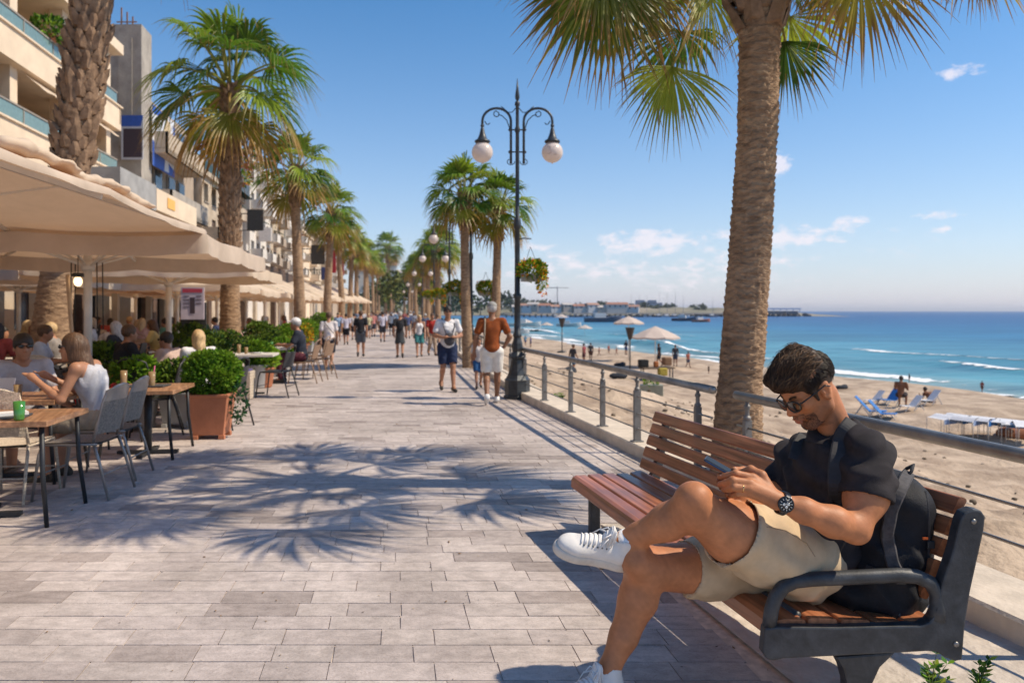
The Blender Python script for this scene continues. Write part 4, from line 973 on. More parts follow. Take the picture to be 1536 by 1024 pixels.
# --- 3..: generic facades
def facade(name_label,v0,v1,zt,u,wallm,floors,bays,zb=5.4,balc=None,rng=None,depth=11,grp=None,arched=False,balm=None,fine=True,roofm=None):
    t=bt('apartment_building',name_label,u-1,(v0+v1)/2,grp); g=.28
    fh=(zt-zb)/floors; bwid=(v1-v0)/bays
    mb=MB(); pb(mb,u-depth,u-g,v0,v1,0,zt)
    for f in range(floors):
        z0=zb+f*fh
        pb(mb,u-g,u,v0,v1,z0,z0+fh*.24); pb(mb,u-g,u,v0,v1,z0+fh*.82,z0+fh)
        for b in range(bays+1):
            vc=v0+b*bwid; w=bwid*.24; pb(mb,u-g,u+.0,max(v0,vc-w),min(v1,vc+w),z0+fh*.24,z0+fh*.82)
    relb(mb,t).build('wall',wallm,t)
    mb=MB(); pb(mb,u-depth,u+.22,v0-.05,v1+.05,zt,zt+.28); relb(mb,t).build('roof',roofm or wallm,t)
    for f in range(floors):
        z0=zb+f*fh
        for b in range(bays):
            a=v0+b*bwid+bwid*.24; c=v0+(b+1)*bwid-bwid*.24
            mb=MB(); pb(mb,u-g,u-g+.06,a,c,z0+fh*.24,z0+fh*.82); 
            pn=relb(mb,t).build('window',glass_w if (b+f)%3 else dark_i,t)
            if fine: mb=MB(); pb(mb,u-g+.06,u-g+.10,(a+c)/2-.05,(a+c)/2+.05,z0+fh*.24,z0+fh*.82); pb(mb,u-.02,u+.06,a-.08,c+.08,z0+fh*.22,z0+fh*.25); relb(mb,t).build('frame',frame_w,pn)
            if fine and (b*5+f*2)%4==1:
                mb=MB(); pb(mb,u-.14,u-.1,a,c,z0+fh*(.55 if b%2 else .42),z0+fh*.82); relb(mb,t).build('blind',[white_s,shop_w,frame_w][(b+f)%3],pn)
            if fine and (b*3+f*5)%4==2:
                mb=MB(); pb(mb,u+.02,u+.36,c+.15,c+.85,z0+fh*.3,z0+fh*.3+.5); relb(mb,t).build('air_conditioner',white_s,t)
            if fine and (b+f*2)%5==3:
                mb=MB(); A_=[P(u+.02,a-.1,z0+fh*.84),P(u+.02,c+.1,z0+fh*.84),P(u+.85,c+.1,z0+fh*.66),P(u+.85,a-.1,z0+fh*.66)]; mb.add(A_+[q-Vector((0,0,.03)) for q in A_],[(0,1,2,3),(7,6,5,4),(3,2,6,7),(0,3,7,4),(2,1,5,6)],sm=False); relb(mb,t).build('awning',[canv2,cmat((.10,.16,.12)),cmat((.45,.12,.07))][(b*f)%3],t)
            if balc and (b*7+f*3)%balc==0:
                mb=MB(); d=.95+.3*((b+f)%2); pb(mb,u,u+d,a-.35,c+.35,z0+fh*.08,z0+fh*.13); pb(mb,u+d-.08,u+d,a-.35,c+.35,z0+fh*.13,z0+fh*.45); pb(mb,u,u+d,a-.35,a-.28,z0+fh*.13,z0+fh*.45); relb(mb,t).build('balcony',balm or wallm,t)
    return t
facade('weathered stone building with arched looking openings behind the golden palm',43.3,51,9.2,-10.8,stoneb,2,4,balc=4)
t=facade('lower brown house with a teal hipped roof',51.3,58,9.6,-11.4,brownc,2,3,balc=3)
mb=MB(); A=[P(-18,51,9.9),P(-10.6,51,9.9),P(-10.6,58,9.9),P(-18,58,9.9),P(-14.5,54,13.2),P(-14.5,56,13.2)]; mb.add(A,[(0,1,4),(1,2,5,4),(2,3,5),(3,0,4,5)],sm=False); relb(mb,t).build('hip_roof',roof_t,t)
facade('cream building with projecting white balconies in the middle of the row',58.3,68,12.9,-10.9,white_s,4,4,balc=2,balm=white_s)
facade('beige building with stacked balconies past the white one',68.3,78,13.2,-11.1,stoneb,4,4,balc=2,balm=brownc)
facade('white corner building with dark windows beyond the beige block',78.3,90,12.6,-11,white_s,4,5,balc=3)
for i,(v0,v1,zt) in enumerate(((91,104,11),(105,120,13),(122,140,12),(143,165,11))):
    facade('distant apartment block at the far end of the promenade',v0,v1,zt,-11,[cream,stoneb,white_s,brownc][i],3,4,grp='distant apartment blocks',fine=False,balc=3)
# roof plants and balcony flowers
rng=random.Random(9)
for i,(px,py,Y,rd,lab) in enumerate([(74,44,25,.45,'small green bush on the upper balcony beside the hotel glass rail'),(104,66,27.5,.6,'larger round bush on the upper balcony end'),(374,238,40,.6,'balcony shrub with pink flowers behind the golden palm'),(362,268,42,.5,'trailing plant on a lower balcony behind the golden palm'),(318,222,50,.7,'green creeper on the brown house wall')]):
    t=thing('balcony_plant',lab,'plant',WY(px,py,Y)); mb=MB(); leafclump(mb,(0,0,0),rd,260,rng,LG+([FC[0],(.6,.3,.35)] if i>1 else []),.22); mb.build('leaves',fl,t)
    mb=MB(); mb.lathe([(.2,-rd*.9),(.26,-rd*.5),(.28,-rd*.45)],n=10); mb.build('pot',mat('terracotta',(.42,.155,.075),.75,var=.12,vs=4,bump=.2,bs=30),t)
# street banners and shop signs along the row
for i,(px,py,Y,w,h_,c) in enumerate([(477,382,52,.9,1.3,(.10,.09,.08)),(497,392,60,.7,1.8,(.35,.03,.04)),(511,400,70,.6,1.6,(.30,.05,.05)),(487,410,55,.5,.9,(.06,.07,.16)),(383,330,44,.9,1.2,(.05,.05,.05)),(398,352,50,.8,.9,(.7,.65,.6))]):
    p=WY(px,py,Y); t=thing('hanging_sign',['square dark box sign above the parasols','tall red hanging sign','narrow red hanging sign farther along','small navy hanging sign','dark box sign near the golden palm','pale box sign below the balconies'][i],'sign',p,rz=.1)
    mb=MB(); mb.box((0,0,0),(w,.18,h_)); mb.build('panel',cmat(c),t,bevel=.02); mb=MB(); mb.bar((-w/2,0,h_*.3),(-w/2-1.6,0,h_*.3),.05,.05); mb.build('bracket',dark_m,t)
# ================= far land, trees, pier, town
ftree=mat('far_foliage',attr=True,rough=.8,var=.25,vs=.6)
FG=[srgb(78,92,40),srgb(98,108,48),srgb(60,76,38),srgb(120,120,60)]
def tree(p,hh,rw,label,grp,seed,n=420,ls=.9,cols=FG):
    rng=random.Random(seed); t=thing('tree',label,'tree',p,group=grp)
    mb=MB(); mb.tube([(0,0,-.5),(.1,0,hh*.3),(0,.1,hh*.55)],[hh*.035,hh*.028,hh*.018],n=7); mb.build('trunk',bark,t)
    mb=MB()
    for _ in range(7): leafclump(mb,(rng.uniform(-.5,.5)*rw,rng.uniform(-.5,.5)*rw,hh*rng.uniform(.42,.82)),rw*rng.uniform(.38,.6),n//7,rng,cols,ls,(1,1,.8),.3)
    mb.build('crown',ftree,t); return t
hill=mat('hill_scrub',(.055,.065,.035),.95,col2=(.11,.10,.06),vs=.03,detail=10)
mb=MB()
def hillz(a,b):
    x=-420+520*a; y=420+420*b; z=-2+ (26*math.exp(-((x+190)/110)**2)+0)*math.sin(PI*min(1,b*1.4+.05))+2.5*fbm((x*.02,y*.02,0),1.)
    if x>-120: z-= (x+120)*.12
    return (x,y,z-1)
mb.grid(hillz,60,24); struct(mb.build('hills',hill))
for i in range(16):
    rr=random.Random(100+i); px=rr.uniform(566,650) ; Y=rr.uniform(150,260); p=WY(px,466,Y); p.z=0 if px<600 else -.5
    tree(p,rr.uniform(7,11) if i%3 else 13,rr.uniform(3,5),'leafy tree at the far end of the promenade','trees at the far end of the promenade',i,260,1.1)
for i in range(22):
    rr=random.Random(300+i); px=rr.uniform(540,760); Y=rr.uniform(380,520); p=WY(px,466,Y); p.z=rr.uniform(-1,5)
    tree(p,rr.uniform(8,13),rr.uniform(5,8),'distant dark tree on the hillside','trees on the far hillside',i+50,160,2.6,[srgb(62,78,48),srgb(80,92,56),srgb(52,66,44)])
def house(px,py,Y,w,h_,dp,wallc,roofc,label,grp='houses along the far shore'):
    p=WY(px,py,Y); t=thing('house',label,'house',p,rz=random.Random(int(px*3)).uniform(-.3,.3),group=grp)
    mb=MB(); mb.box((0,0,h_/2-2),(w,dp,h_+4)); mb.build('wall',cmat(wallc,'wall'),t)
    mb=MB(); e=.4; A=[(-w/2-e,-dp/2-e,h_),(w/2+e,-dp/2-e,h_),(w/2+e,dp/2+e,h_),(-w/2-e,dp/2+e,h_),(-w/2-e,0,h_+dp*.22),(w/2+e,0,h_+dp*.22)]; mb.add(A,[(0,1,5,4),(2,3,4,5),(0,4,3),(1,2,5),(0,3,2,1)],sm=False); mb.build('roof',cmat(roofc,'roof'),t)
    for k in range(max(2,int(w/4))):
        mb=MB(); mb.box((-w/2+(k+.5)*w/max(2,int(w/4)),-dp/2-.03,h_*.55),(1.2,.1,1.5)); mb.build('window',glass_w,t)
for i,(px,py,w,h_) in enumerate([(545,428,16,9),(583,418,14,8),(604,424,12,6),(640,436,10,5),(788,462,16,5),(800,461,14,6),(815,462,18,5),(832,463,14,4),(850,461,12,5),(870,463,20,5),(888,462,15,6),(905,464,18,4),(925,462,28,7),(950,464,15,5),(775,464,12,5)]):
    wc=[(.55,.48,.40),(.62,.58,.52),(.5,.38,.28)][i%3]; rc=[(.35,.16,.09),(.40,.22,.14),(.5,.45,.4)][i%3]
    Y=420 if px<650 else 620
    house(px,py,Y,w*(.6 if px<650 else .62),h_*(.9 if px<650 else .42),8,wc,rc,'pale house on the far shore' if px>650 else 'house on the hillside above the far trees','houses along the far shore' if px>650 else 'houses on the far hillside')
# tower blocks
for i,(px,w,h_) in enumerate([(958+2,10,17),(968,7,15),(978,9,17),(988,7,14)]):
    p=WY(px,466,900); p.z=-3; t=thing('tower_block','grey tower block in a cluster behind the harbour','tower block',p,group='tower blocks behind the harbour')
    mb=MB(); mb.box((0,0,h_/2),(w,8,h_)); mb.build('wall',cmat((.36,.34,.36),'wall'),t)
    for k in range(4): mb=MB(); mb.box((0,-4.03,2.5+k*h_/4.6),(w*.8,.1,1.)); mb.build('window_band',glass_w,t)
# far coast strip and pier
coast=mat('far_coast',(.13,.135,.085),.95,col2=(.30,.25,.18),vs=.02,detail=9)
mb=MB()
def coastf(a,b):
    x=-150+430*a; y=640+60*math.sin(a*4)+160*b; z=-3.2+ (6+5*(1-a)**1.3+2*fbm((x*.03,y*.03,1),1.))*math.sin(PI*min(1,b*1.3+.02))*min(1,(1-a)*6)
    return (x,y,z)
mb.grid(coastf,90,12); struct(mb.build('coast',coast))
for i in range(26):
    rr=random.Random(500+i); px=rr.uniform(762,1060); Y=rr.uniform(690,780); p=WY(px,466,Y); p.z=-1+3*(1-(px-760)/300)
    tree(p,rr.uniform(5,9)*(1.2-(px-760)/600),rr.uniform(5,9),'dark bushy tree on the far coast','trees on the far coast',i+90,110,3.2,[srgb(66,80,56),srgb(84,94,66),srgb(58,70,50)])
pier_m=mat('pier_concrete',(.40,.33,.26),.85,var=.15,vs=.2)
t=thing('pier','long low concrete pier on dark piles across the bay','pier',(110,560,SEA))
def ploc(px,Y): return Vector(((px-CX)*Y/F,Y,0))
A=ploc(755,520);B=ploc(1085,560); o=t.location
mb=MB(); mb.bar((A.x-o.x,A.y-o.y,2.4),(B.x-o.x,B.y-o.y,2.4),5,.9); mb.build('deck',pier_m,t)
for i in range(40):
    q=A.lerp(B,(i+.5)/40); mb=MB(); mb.box((q.x-o.x,q.y-o.y-1.5,.6),(1.1,1,2.8)); mb.build('pile',cmat((.06,.055,.05),'stone'),t)
t=thing('breakwater','dark rock breakwater with a flat roofed blue and white building at its end','breakwater',WY(1170,472,600)); t.location.z=SEA
rng=random.Random(77); mb=MB()
rockm=cmat((.09,.08,.075),'stone')
for i in range(150):
    x=rng.uniform(-75,24); y=rng.uniform(-4,4); s=rng.uniform(1.2,2.6); mb.box((x,y,rng.uniform(0,1.6)),(s,s,s*.8),rz=rng.random()*3,rx=rng.random())
tag(mb.build('rocks',rockm,t),kind='stuff')
mb=MB(); mb.box((-2,0,3.0),(30,6,2.4)); mb.build('building',cmat((.14,.13,.14),'wall'),t)
mb=MB(); mb.box((-4,0,6.),(38,8,.8)); mb.build('roof',cmat((.25,.40,.62),'wall'),t)
for x in range(-21,15,5): mb=MB(); mb.box((x,-3.4,4.5),(.5,.5,2.6)); mb.build('post',cmat((.6,.6,.62),'wall'),t)
# boats, masts
hullm=[cmat((.62,.60,.58),'paint'),cmat((.07,.08,.12),'paint'),cmat((.35,.12,.08),'paint')]
def boat(px,Y,L,label,m,mast=0,grp='boats moored by the pier'):
    p=ploc(px,Y); p.z=SEA; t=thing('boat',label,'boat',p,rz=random.Random(int(px)).uniform(-.4,.4),group=grp)
    mb=MB(); K=10; vs=[]
    for i in range(K+1):
        f=i/K*2-1; w=L*.16*(1-max(0,f)**3)*(1-.3*max(0,-f)); x=f*L/2; vs+=[(x,-w,L*.11+.06*L*max(0,f)),(x,-w*.55,-.1),(x,w*.55,-.1),(x,w,L*.11+.06*L*max(0,f))]
    fs=[(4*i+j,4*i+(j+1)%4,4*i+4+(j+1)%4,4*i+4+j) for i in range(K) for j in range(4)]+[(0,1,2,3),(4*K+3,4*K+2,4*K+1,4*K)]
    mb.add(vs,fs,sm=False); mb.build('hull',m,t)
    mb=MB(); mb.box((-L*.1,0,L*.17),(L*.3,L*.18,L*.12)); mb.build('cabin',hullm[0],t,bevel=.05)
    if mast: mb=MB(); mb.tube([(0,0,L*.1),(0,0,mast)],[.16,.1],n=5); mb.bar((0,0,L*.22),(-L*.4,0,L*.22),.12,.12); mb.build('mast',mat('mast_grey',(.32,.31,.32),.5),t)
for i,(px,mast) in enumerate([(832,16),(866,14),(881,12),(910,13),(947,17),(959,16),(970,15),(989,17),(1001,17),(1013,18),(1025,15),(1069,15)]):
    boat(px,545,9,'small sailing boat with a bare mast behind the pier',hullm[i%2],mast,'sailing boats behind the pier')
for px,Y,L,m,lab in [(905,300,15,1,'long dark moored boat in front of the pier'),(1027,330,11,1,'dark boat moored near the palm trunk'),(1052,300,8,2,'small orange hulled boat right of the dark boat'),(787,210,9,0,'white boat by the shore left of the lamp post'),(853,215,7,0,'pale boat with yellow side on the bay'),(775,150,5,0,'little white dinghy behind the lamp base')]:
    boat(px,Y,L,lab,hullm[m],0,None)
# crane
t=thing('crane','thin tower crane on the far coast','crane',ploc(836,800)); mb=MB()
mb.tube([(0,0,-3),(0,0,27)],.55,n=4); mb.build('mast',cmat((.3,.3,.33),'paint'),t); mb=MB(); mb.tube([(-12,0,25.5),(12,0,25.5)],.4,n=4); mb.build('jib',cmat((.3,.3,.33),'paint'),t)
# ================= beach objects
def bp_(px,py):  # ground point on beach under pixel
    z=-2.
    for _ in range(12):
        p=W(px,py,z); z=.5*z+.5*beachz(p.x,p.y)
    p=W(px,py,z); return p
bc=[mat('beach_canvas',(.66,.55,.48),.85,trans=.25,var=.05),mat('thatch',(.55,.42,.33),.9,var=.2,vs=8)]
def bumb(px,pyb,pyt,wpx,label,grp=None,m=0):
    b=bp_(px,pyb); Y=b.y; hh=(pyb-pyt)*Y/F; r=wpx*Y/F/2; t=thing('beach_umbrella',label,'beach umbrella',b,group=grp)
    mb=MB(); mb.tube([(0,0,-.1),(0,0,hh)],.03,n=6); mb.build('pole',pole_m,t)
    mb=MB(); n=8; rise=r*.42; vs=[(0,0,hh)]
    for k,(f,zz) in enumerate(((.5,.55),(1.,0.))):
        for j in range(16):
            a=2*PI*j/16+.2; q=1 if j%2==0 else .965; vs.append((r*f*q*math.cos(a),r*f*q*math.sin(a),hh-rise*(1-zz)-(.03*r if j%2 and f==1 else 0)))
    fs=[(0,1+j,1+(j+1)%16) for j in range(16)]+[(1+j,17+j,17+(j+1)%16,1+(j+1)%16) for j in range(16)]
    vs+= [(x,y,z-.1) for x,y,z in vs[17:33]]; fs+=[(17+j,33+j,33+(j+1)%16,17+(j+1)%16) for j in range(16)]
    mb.add(vs,fs,sm=False); mb.build('canopy',bc[m],t); return t
bumb(983,552,489,76,'largest beige beach umbrella, seen just left of the palm trunk')
bumb(943,540,474,47,'beige beach umbrella behind the dark fire basket')
bumb(877,513,487,24,'small beach umbrella between the two fire baskets'); bumb(893,507,489,14,'tiny beach umbrella on the shoreline'); bumb(842,500,471,22,'beach umbrella above the left fire basket'); bumb(820,503,483,20,'low beach umbrella nearest the lamp post'); bumb(790,500,479,20,'beach umbrella partly behind the lamp post')
def torch(px,pyb,pyt,label):
    b=bp_(px,pyb); Y=b.y; hh=(pyb-pyt)*Y/F; s=hh/3.; t=thing('beach_lamp',label,'lamp',b,rz=.4)
    mb=MB(); mb.tube([(0,0,-.1),(0,0,hh-.8*s)],.035*s*1.3,n=6); mb.build('pole',dark_m,t)
    mb=MB(); mb.lathe([(.10*s,hh-.8*s),(.13*s,hh-.75*s),(.3*s,hh-.1*s),(.32*s,hh-.05*s),(.32*s,hh),(.2*s,hh),(.1*s,hh-.3*s)],n=8,sm=False); mb.build('basket',mat('dark_wicker',(.06,.045,.035),.8,var=.4,vs=20),t)
    mb=MB(); mb.lathe([(.45*s,-.05),(.4*s,.08*s),(.08*s,.14*s)],n=10); mb.build('base',dark_m,t)
torch(945,558,491,'dark wicker basket lamp in front of the beige umbrella'); torch(843,528,477,'dark wicker basket lamp farther left on the beach')
# blue deckchairs
bluem=mat('deck_blue',(.015,.14,.42),.55,var=.1); 
def deckchair(px,py,s,rz,label,m):
    b=bp_(px,py); t=thing('deckchair',label,'deckchair',b,rz=rz,sc=s)
    mb=MB(); mb.bar((0,0,.28),(.62,0,.95),.62,.03); mb.build('backrest',m,t); mb=MB(); mb.bar((-.75,0,.30),(0,0,.26),.62,.03); mb.build('seat',m,t)
    for y in (-.33,.33):
        for a,b_ in (((-.5,y,.3),(-.75,y,0)),((.35,y,.6),(-.1,y,0)),((.3,y,.55),(.65,y,0))): mb=MB(); mb.bar(a,b_,.04,.04); mb.build('leg',cmat((.5,.5,.5),'paint'),t)
whm=cmat((.72,.72,.74),'paint')
deckchair(1304,624,.68,2.6,'blue deckchair nearest the railing behind the man',bluem); deckchair(1322,627,.6,2.5,'narrow blue deckchair folded beside the nearest blue one',bluem); deckchair(1338,607,.75,.4,'blue deckchair where the sunbather sits',bluem)
for px,py,lab in ((1368,615,'pale sunbed right of the sunbather'),(1312,606,'white sunbed behind the blue deckchairs'),(1395,606,'low white mat bed of the lying person')): deckchair(px,py,.55,.2,lab,whm)
for i,(px,py) in enumerate([(1418,652),(1440,651),(1452,654),(1470,655),(1492,658),(1506,660),(1522,662),(1540,664)]):
    b=bp_(px,py); t=thing('sun_shade','low white and blue sun shade on thin poles, in the row at the right edge','sun shade',b,group='row of low white and blue sun shades',rz=.2+i*.15,sc=.66)
    z=.72; mb=MB(); w=.5; mb.grid(lambda a,c_:((a-.5)*w*2.,(c_-.5)*w*2,z+.22*(1-abs(2*a-1)**2)*.5-.04*math.sin(a*9+i)),8,4); mb.build('canopy',whm,t)
    mb=MB(); 
    mb.quad((w,-w,z),(w,w,z),(w+.06,w,z-.22),(w+.06,-w,z-.22)); mb.quad((-w,-w,z),(w*.2,-w,z+.08),(w*.2,-w-.03,z-.16),(-w,-w-.03,z-.2)); mb.build('flap',bluem if i%2 else cmat((.25,.33,.5),'cloth'),t)
    for x,y in ((-w,-w),(w,-w),(-w,w),(w,w)): mb=MB(); mb.tube([(x,y,-.1),(x,y,z)],.014,n=4); mb.build('pole',pole_m,t)
# green box planter, cart, dark items on sand
b=bp_(977,594); t=thing('planter','long grey green planter box with a small shrub on the sand','planter',b,rz=-.1)
mb=MB(); mb.box((0,0,.2),(.8,.4,.42)); mb.build('box',cmat((.30,.30,.22),'stone'),t,bevel=.02); mb=MB(); leafclump(mb,(0,0,.5),.26,170,random.Random(5),LG,.1); mb.build('leaves',fl,t)
b=bp_(985,570); t=thing('beach_stall','cluttered beach cart with orange and yellow goods under the large umbrella','cart',b,sc=1.15)
for nm,c,s,cc in (('tray',(0,0,.55),(1.5,.7,.06),(.14,.1,.07)),('crate',(.45,0,.85),(.36,.4,.36),(.24,.14,.08)),('orange_goods',(-.05,-.1,.72),(.2,.2,.26),(.40,.14,.05)),('yellow_goods',(.2,-.3,.4),(.4,.3,.35),(.40,.31,.06)),('dark_bag',(-.6,0,.75),(.4,.4,.35),(.03,.03,.03))):
    mb=MB(); mb.box(c,s,rz=.2); mb.build(nm,cmat(cc),t,bevel=.05)
for x,y in ((-.65,-.3),(.65,-.3),(-.65,.3),(.65,.3)): mb=MB(); mb.tube([(x,y,0),(x,y,.55)],.03,n=5); mb.build('leg',dark_m,t)
for i,(px,py,s,lab) in enumerate([(928,567,.5,'dark bag lying on the sand in the middle of the beach'),(930,549,.4,'small dark bag farther down the beach'),(848,562,.45,'dark cloth heap on the sand beyond the railing'),(1263,583,.3,'tiny dark bundle near the water behind the man'),(1526,657,.6,'brown leather bag by the sun shades')]):
    b=bp_(px,py); sd_=SDF().ell((0,0,.15),(.6,.3,.22)).ell((.3,.1,.25),(.3,.2,.2),k=.1).ell((-.35,-.05,.18),(.3,.25,.15),k=.1); o=sobj('beach_bag',sd_,.05,cmat((.035,.04,.05) if i<4 else (.25,.10,.05)),colf=None); o.location=b; o.scale=(s*1.5,)*3; tag(o,lab,'bag')
# scattered stones / debris near railing : countless -> stuff
rng=random.Random(31); mb=MB()
for i in range(900):
    Y=rng.uniform(1.5,26); e=edgeX(Y)+.45; d=rng.random()**1.7*11+.1; X=e+d
    if rng.random()<.55 and not(1.2<d<7): continue
    s=rng.uniform(.012,.05)*(1+d*.06); z=beachz(X,Y); k=rng.choice(((.22,.17,.12),(.35,.28,.21),(.12,.09,.06),(.5,.42,.33)))
    o=len(mb.v); mb.ball((X,Y,z+s*.15),s,6,4,sq=(1,rng.uniform(.5,1),rng.uniform(.4,.8))); mb.c[o:]=[k]*(len(mb.v)-o)
tag(mb.build('beach_pebbles',mat('pebbles',attr=True,rough=.9,var=.2,vs=20)),kind='stuff')
# weeds at kerb foot
def weed(p,h_,n,label,seed,sc=1.):
    rng=random.Random(seed); t=thing('weed',label,'weed',p)
    ms=MB(); ml=MB()
    for i in range(n):
        a=rng.uniform(0,6.28); l=h_*rng.uniform(.5,1.1); lean=rng.uniform(.2,.7)
        pts=[Vector((math.cos(a)*lean*l*q*q,math.sin(a)*lean*l*q*q,l*q)) for q in (0,.25,.5,.75,1)]
        ms.tube(pts,[.003,.003,.0025,.002,.001],n=4)
        for q in range(1,5):
            for s in (-1,1,0):
                c=pts[q]; b_=a+s*1.3+rng.uniform(-.3,.3); d=Vector((math.cos(b_),math.sin(b_),.5)).normalized(); w=d.cross(Vector((0,0,1))).normalized(); ll=.035*sc*rng.uniform(.7,1.3); cc=tuple(x*rng.uniform(.8,1.3) for x in rng.choice(LG))
                ml.add([c,c+d*ll*.5+w*ll*.28,c+d*ll,c+d*ll*.5-w*ll*.28],[(0,1,2,3)],[cc]*4,sm=False)
    ms.build('stem',cmat((.16,.2,.06),'plant'),t); ml.build('leaves',fl,t)
weed(WY(1392,1010,2.95)*Vector((1,1,0)) if False else Vector((1.60,2.93,.01)),.15,6,'small green weed in the concrete beside the bench foot',1)
weed(Vector((1.83,3.0,.01)),.12,5,'second small weed nearer the kerb',2)
for i,(px,py) in enumerate([(806,589),(842,590)]):
    p=W(px,py,0); p.x=edgeX(p.y)-.14+(0 if i==0 else .9); p.z=.0 if i==0 else beachz(p.x,p.y); weed(p,.16,14,['tuft of weed between the lamp base and the kerb','low weed patch behind the railing near the lamp'][i],7+i,1.8)
# ================= people
SK=[(.36,.17,.095),(.40,.20,.12),(.26,.12,.065),(.45,.25,.16)]
HAIRC={'dark':(.022,.015,.011),'brown':(.09,.045,.022),'blond':(.50,.34,.17),'grey':(.42,.40,.38),'red':(.2,.07,.03)}
def V3(*a): return Vector(a)
POSES={}
def mkpose(kind,arms='swing',ph=1):
    J={}
    if kind=='walk':
        J['pel']=(0,0,.93); J['che']=(.03,0,1.26); J['nek']=(.035,0,1.46); J['hed']=(.065,0,1.625)
        f=(.10,.52,.24,.105); b=(.03,.50,-.22,.19)
        for s,sg in (('l',1),('r',-1)):
            q=f if (sg==ph) else b
            J['hip'+s]=(0,.085*sg,.90); J['kne'+s]=(q[0]+.02,.095*sg,q[1]-.0); J['ank'+s]=(q[2],.09*sg,q[3]); J['toe'+s]=(q[2]+.15,.11*sg,.035) if sg==ph else (q[2]+.10,.10*sg,.035)
    elif kind=='stand':
        J['pel']=(0,0,.93); J['che']=(.01,0,1.26); J['nek']=(.0,0,1.46); J['hed']=(.03,0,1.63)
        for s,sg in (('l',1),('r',-1)):
            J['hip'+s]=(0,.085*sg,.90); J['kne'+s]=(.03,.10*sg,.50); J['ank'+s]=(0,.11*sg,.10); J['toe'+s]=(.15,.13*sg,.035)
    else:
        ln={'lean':.10,'lean2':.045}.get(kind,0)
        J['pel']=(0,0,.545); J['che']=(.04+ln*1.3,0,.87-ln*.2); J['nek']=(.07+ln*2.2,0,1.06-ln*.35); J['hed']=(.12+ln*3.,0,1.20-ln*.5)
        for s,sg in (('l',1),('r',-1)):
            J['hip'+s]=(0,.09*sg,.53); J['kne'+s]=(.43,.13*sg,.54); J['ank'+s]=(.38,.13*sg,.10); J['toe'+s]=(.53,.15*sg,.035)
    c=Vector(J['che']); n=Vector(J['nek'])
    for s,sg in (('l',1),('r',-1)):
        sh=n.lerp(c,.22)+V3(-.01,.185*sg,0); J['sho'+s]=tuple(sh)
        if kind in('sit','lean','lean2'): J['elb'+s]=tuple(sh+V3(.10,.06*sg,-.26)); J['wri'+s]=tuple(sh+V3(.32,-.04*sg,-.24 if kind=='sit' else -.12)); J['han'+s]=tuple(sh+V3(.41,-.08*sg,-.23 if kind=='sit' else -.06))
        elif arms=='swing':
            k=-1 if sg==ph else 1; J['elb'+s]=tuple(sh+V3(-.02+.07*k,.045*sg,-.285)); J['wri'+s]=tuple(sh+V3(.05+.17*k,.035*sg,-.52)); J['han'+s]=tuple(sh+V3(.08+.20*k,.03*sg,-.60))
        elif arms=='hold': J['elb'+s]=tuple(sh+V3(.02,.09*sg,-.27)); J['wri'+s]=tuple(sh+V3(.25,-.05*sg,-.30)); J['han'+s]=tuple(sh+V3(.29,-.12*sg,-.29))
        elif arms=='akimbo':
            if sg<0: J['elb'+s]=tuple(sh+V3(-.04,-.12,-.26)); J['wri'+s]=tuple(sh+V3(.10,-.03,-.44)); J['han'+s]=tuple(sh+V3(.16,.02,-.47))
            else: J['elb'+s]=tuple(sh+V3(-.04,.09,-.27)); J['wri'+s]=tuple(sh+V3(.03,.12,-.51)); J['han'+s]=tuple(sh+V3(.05,.13,-.60))
    return {k:Vector(v) for k,v in J.items()}
PM={}
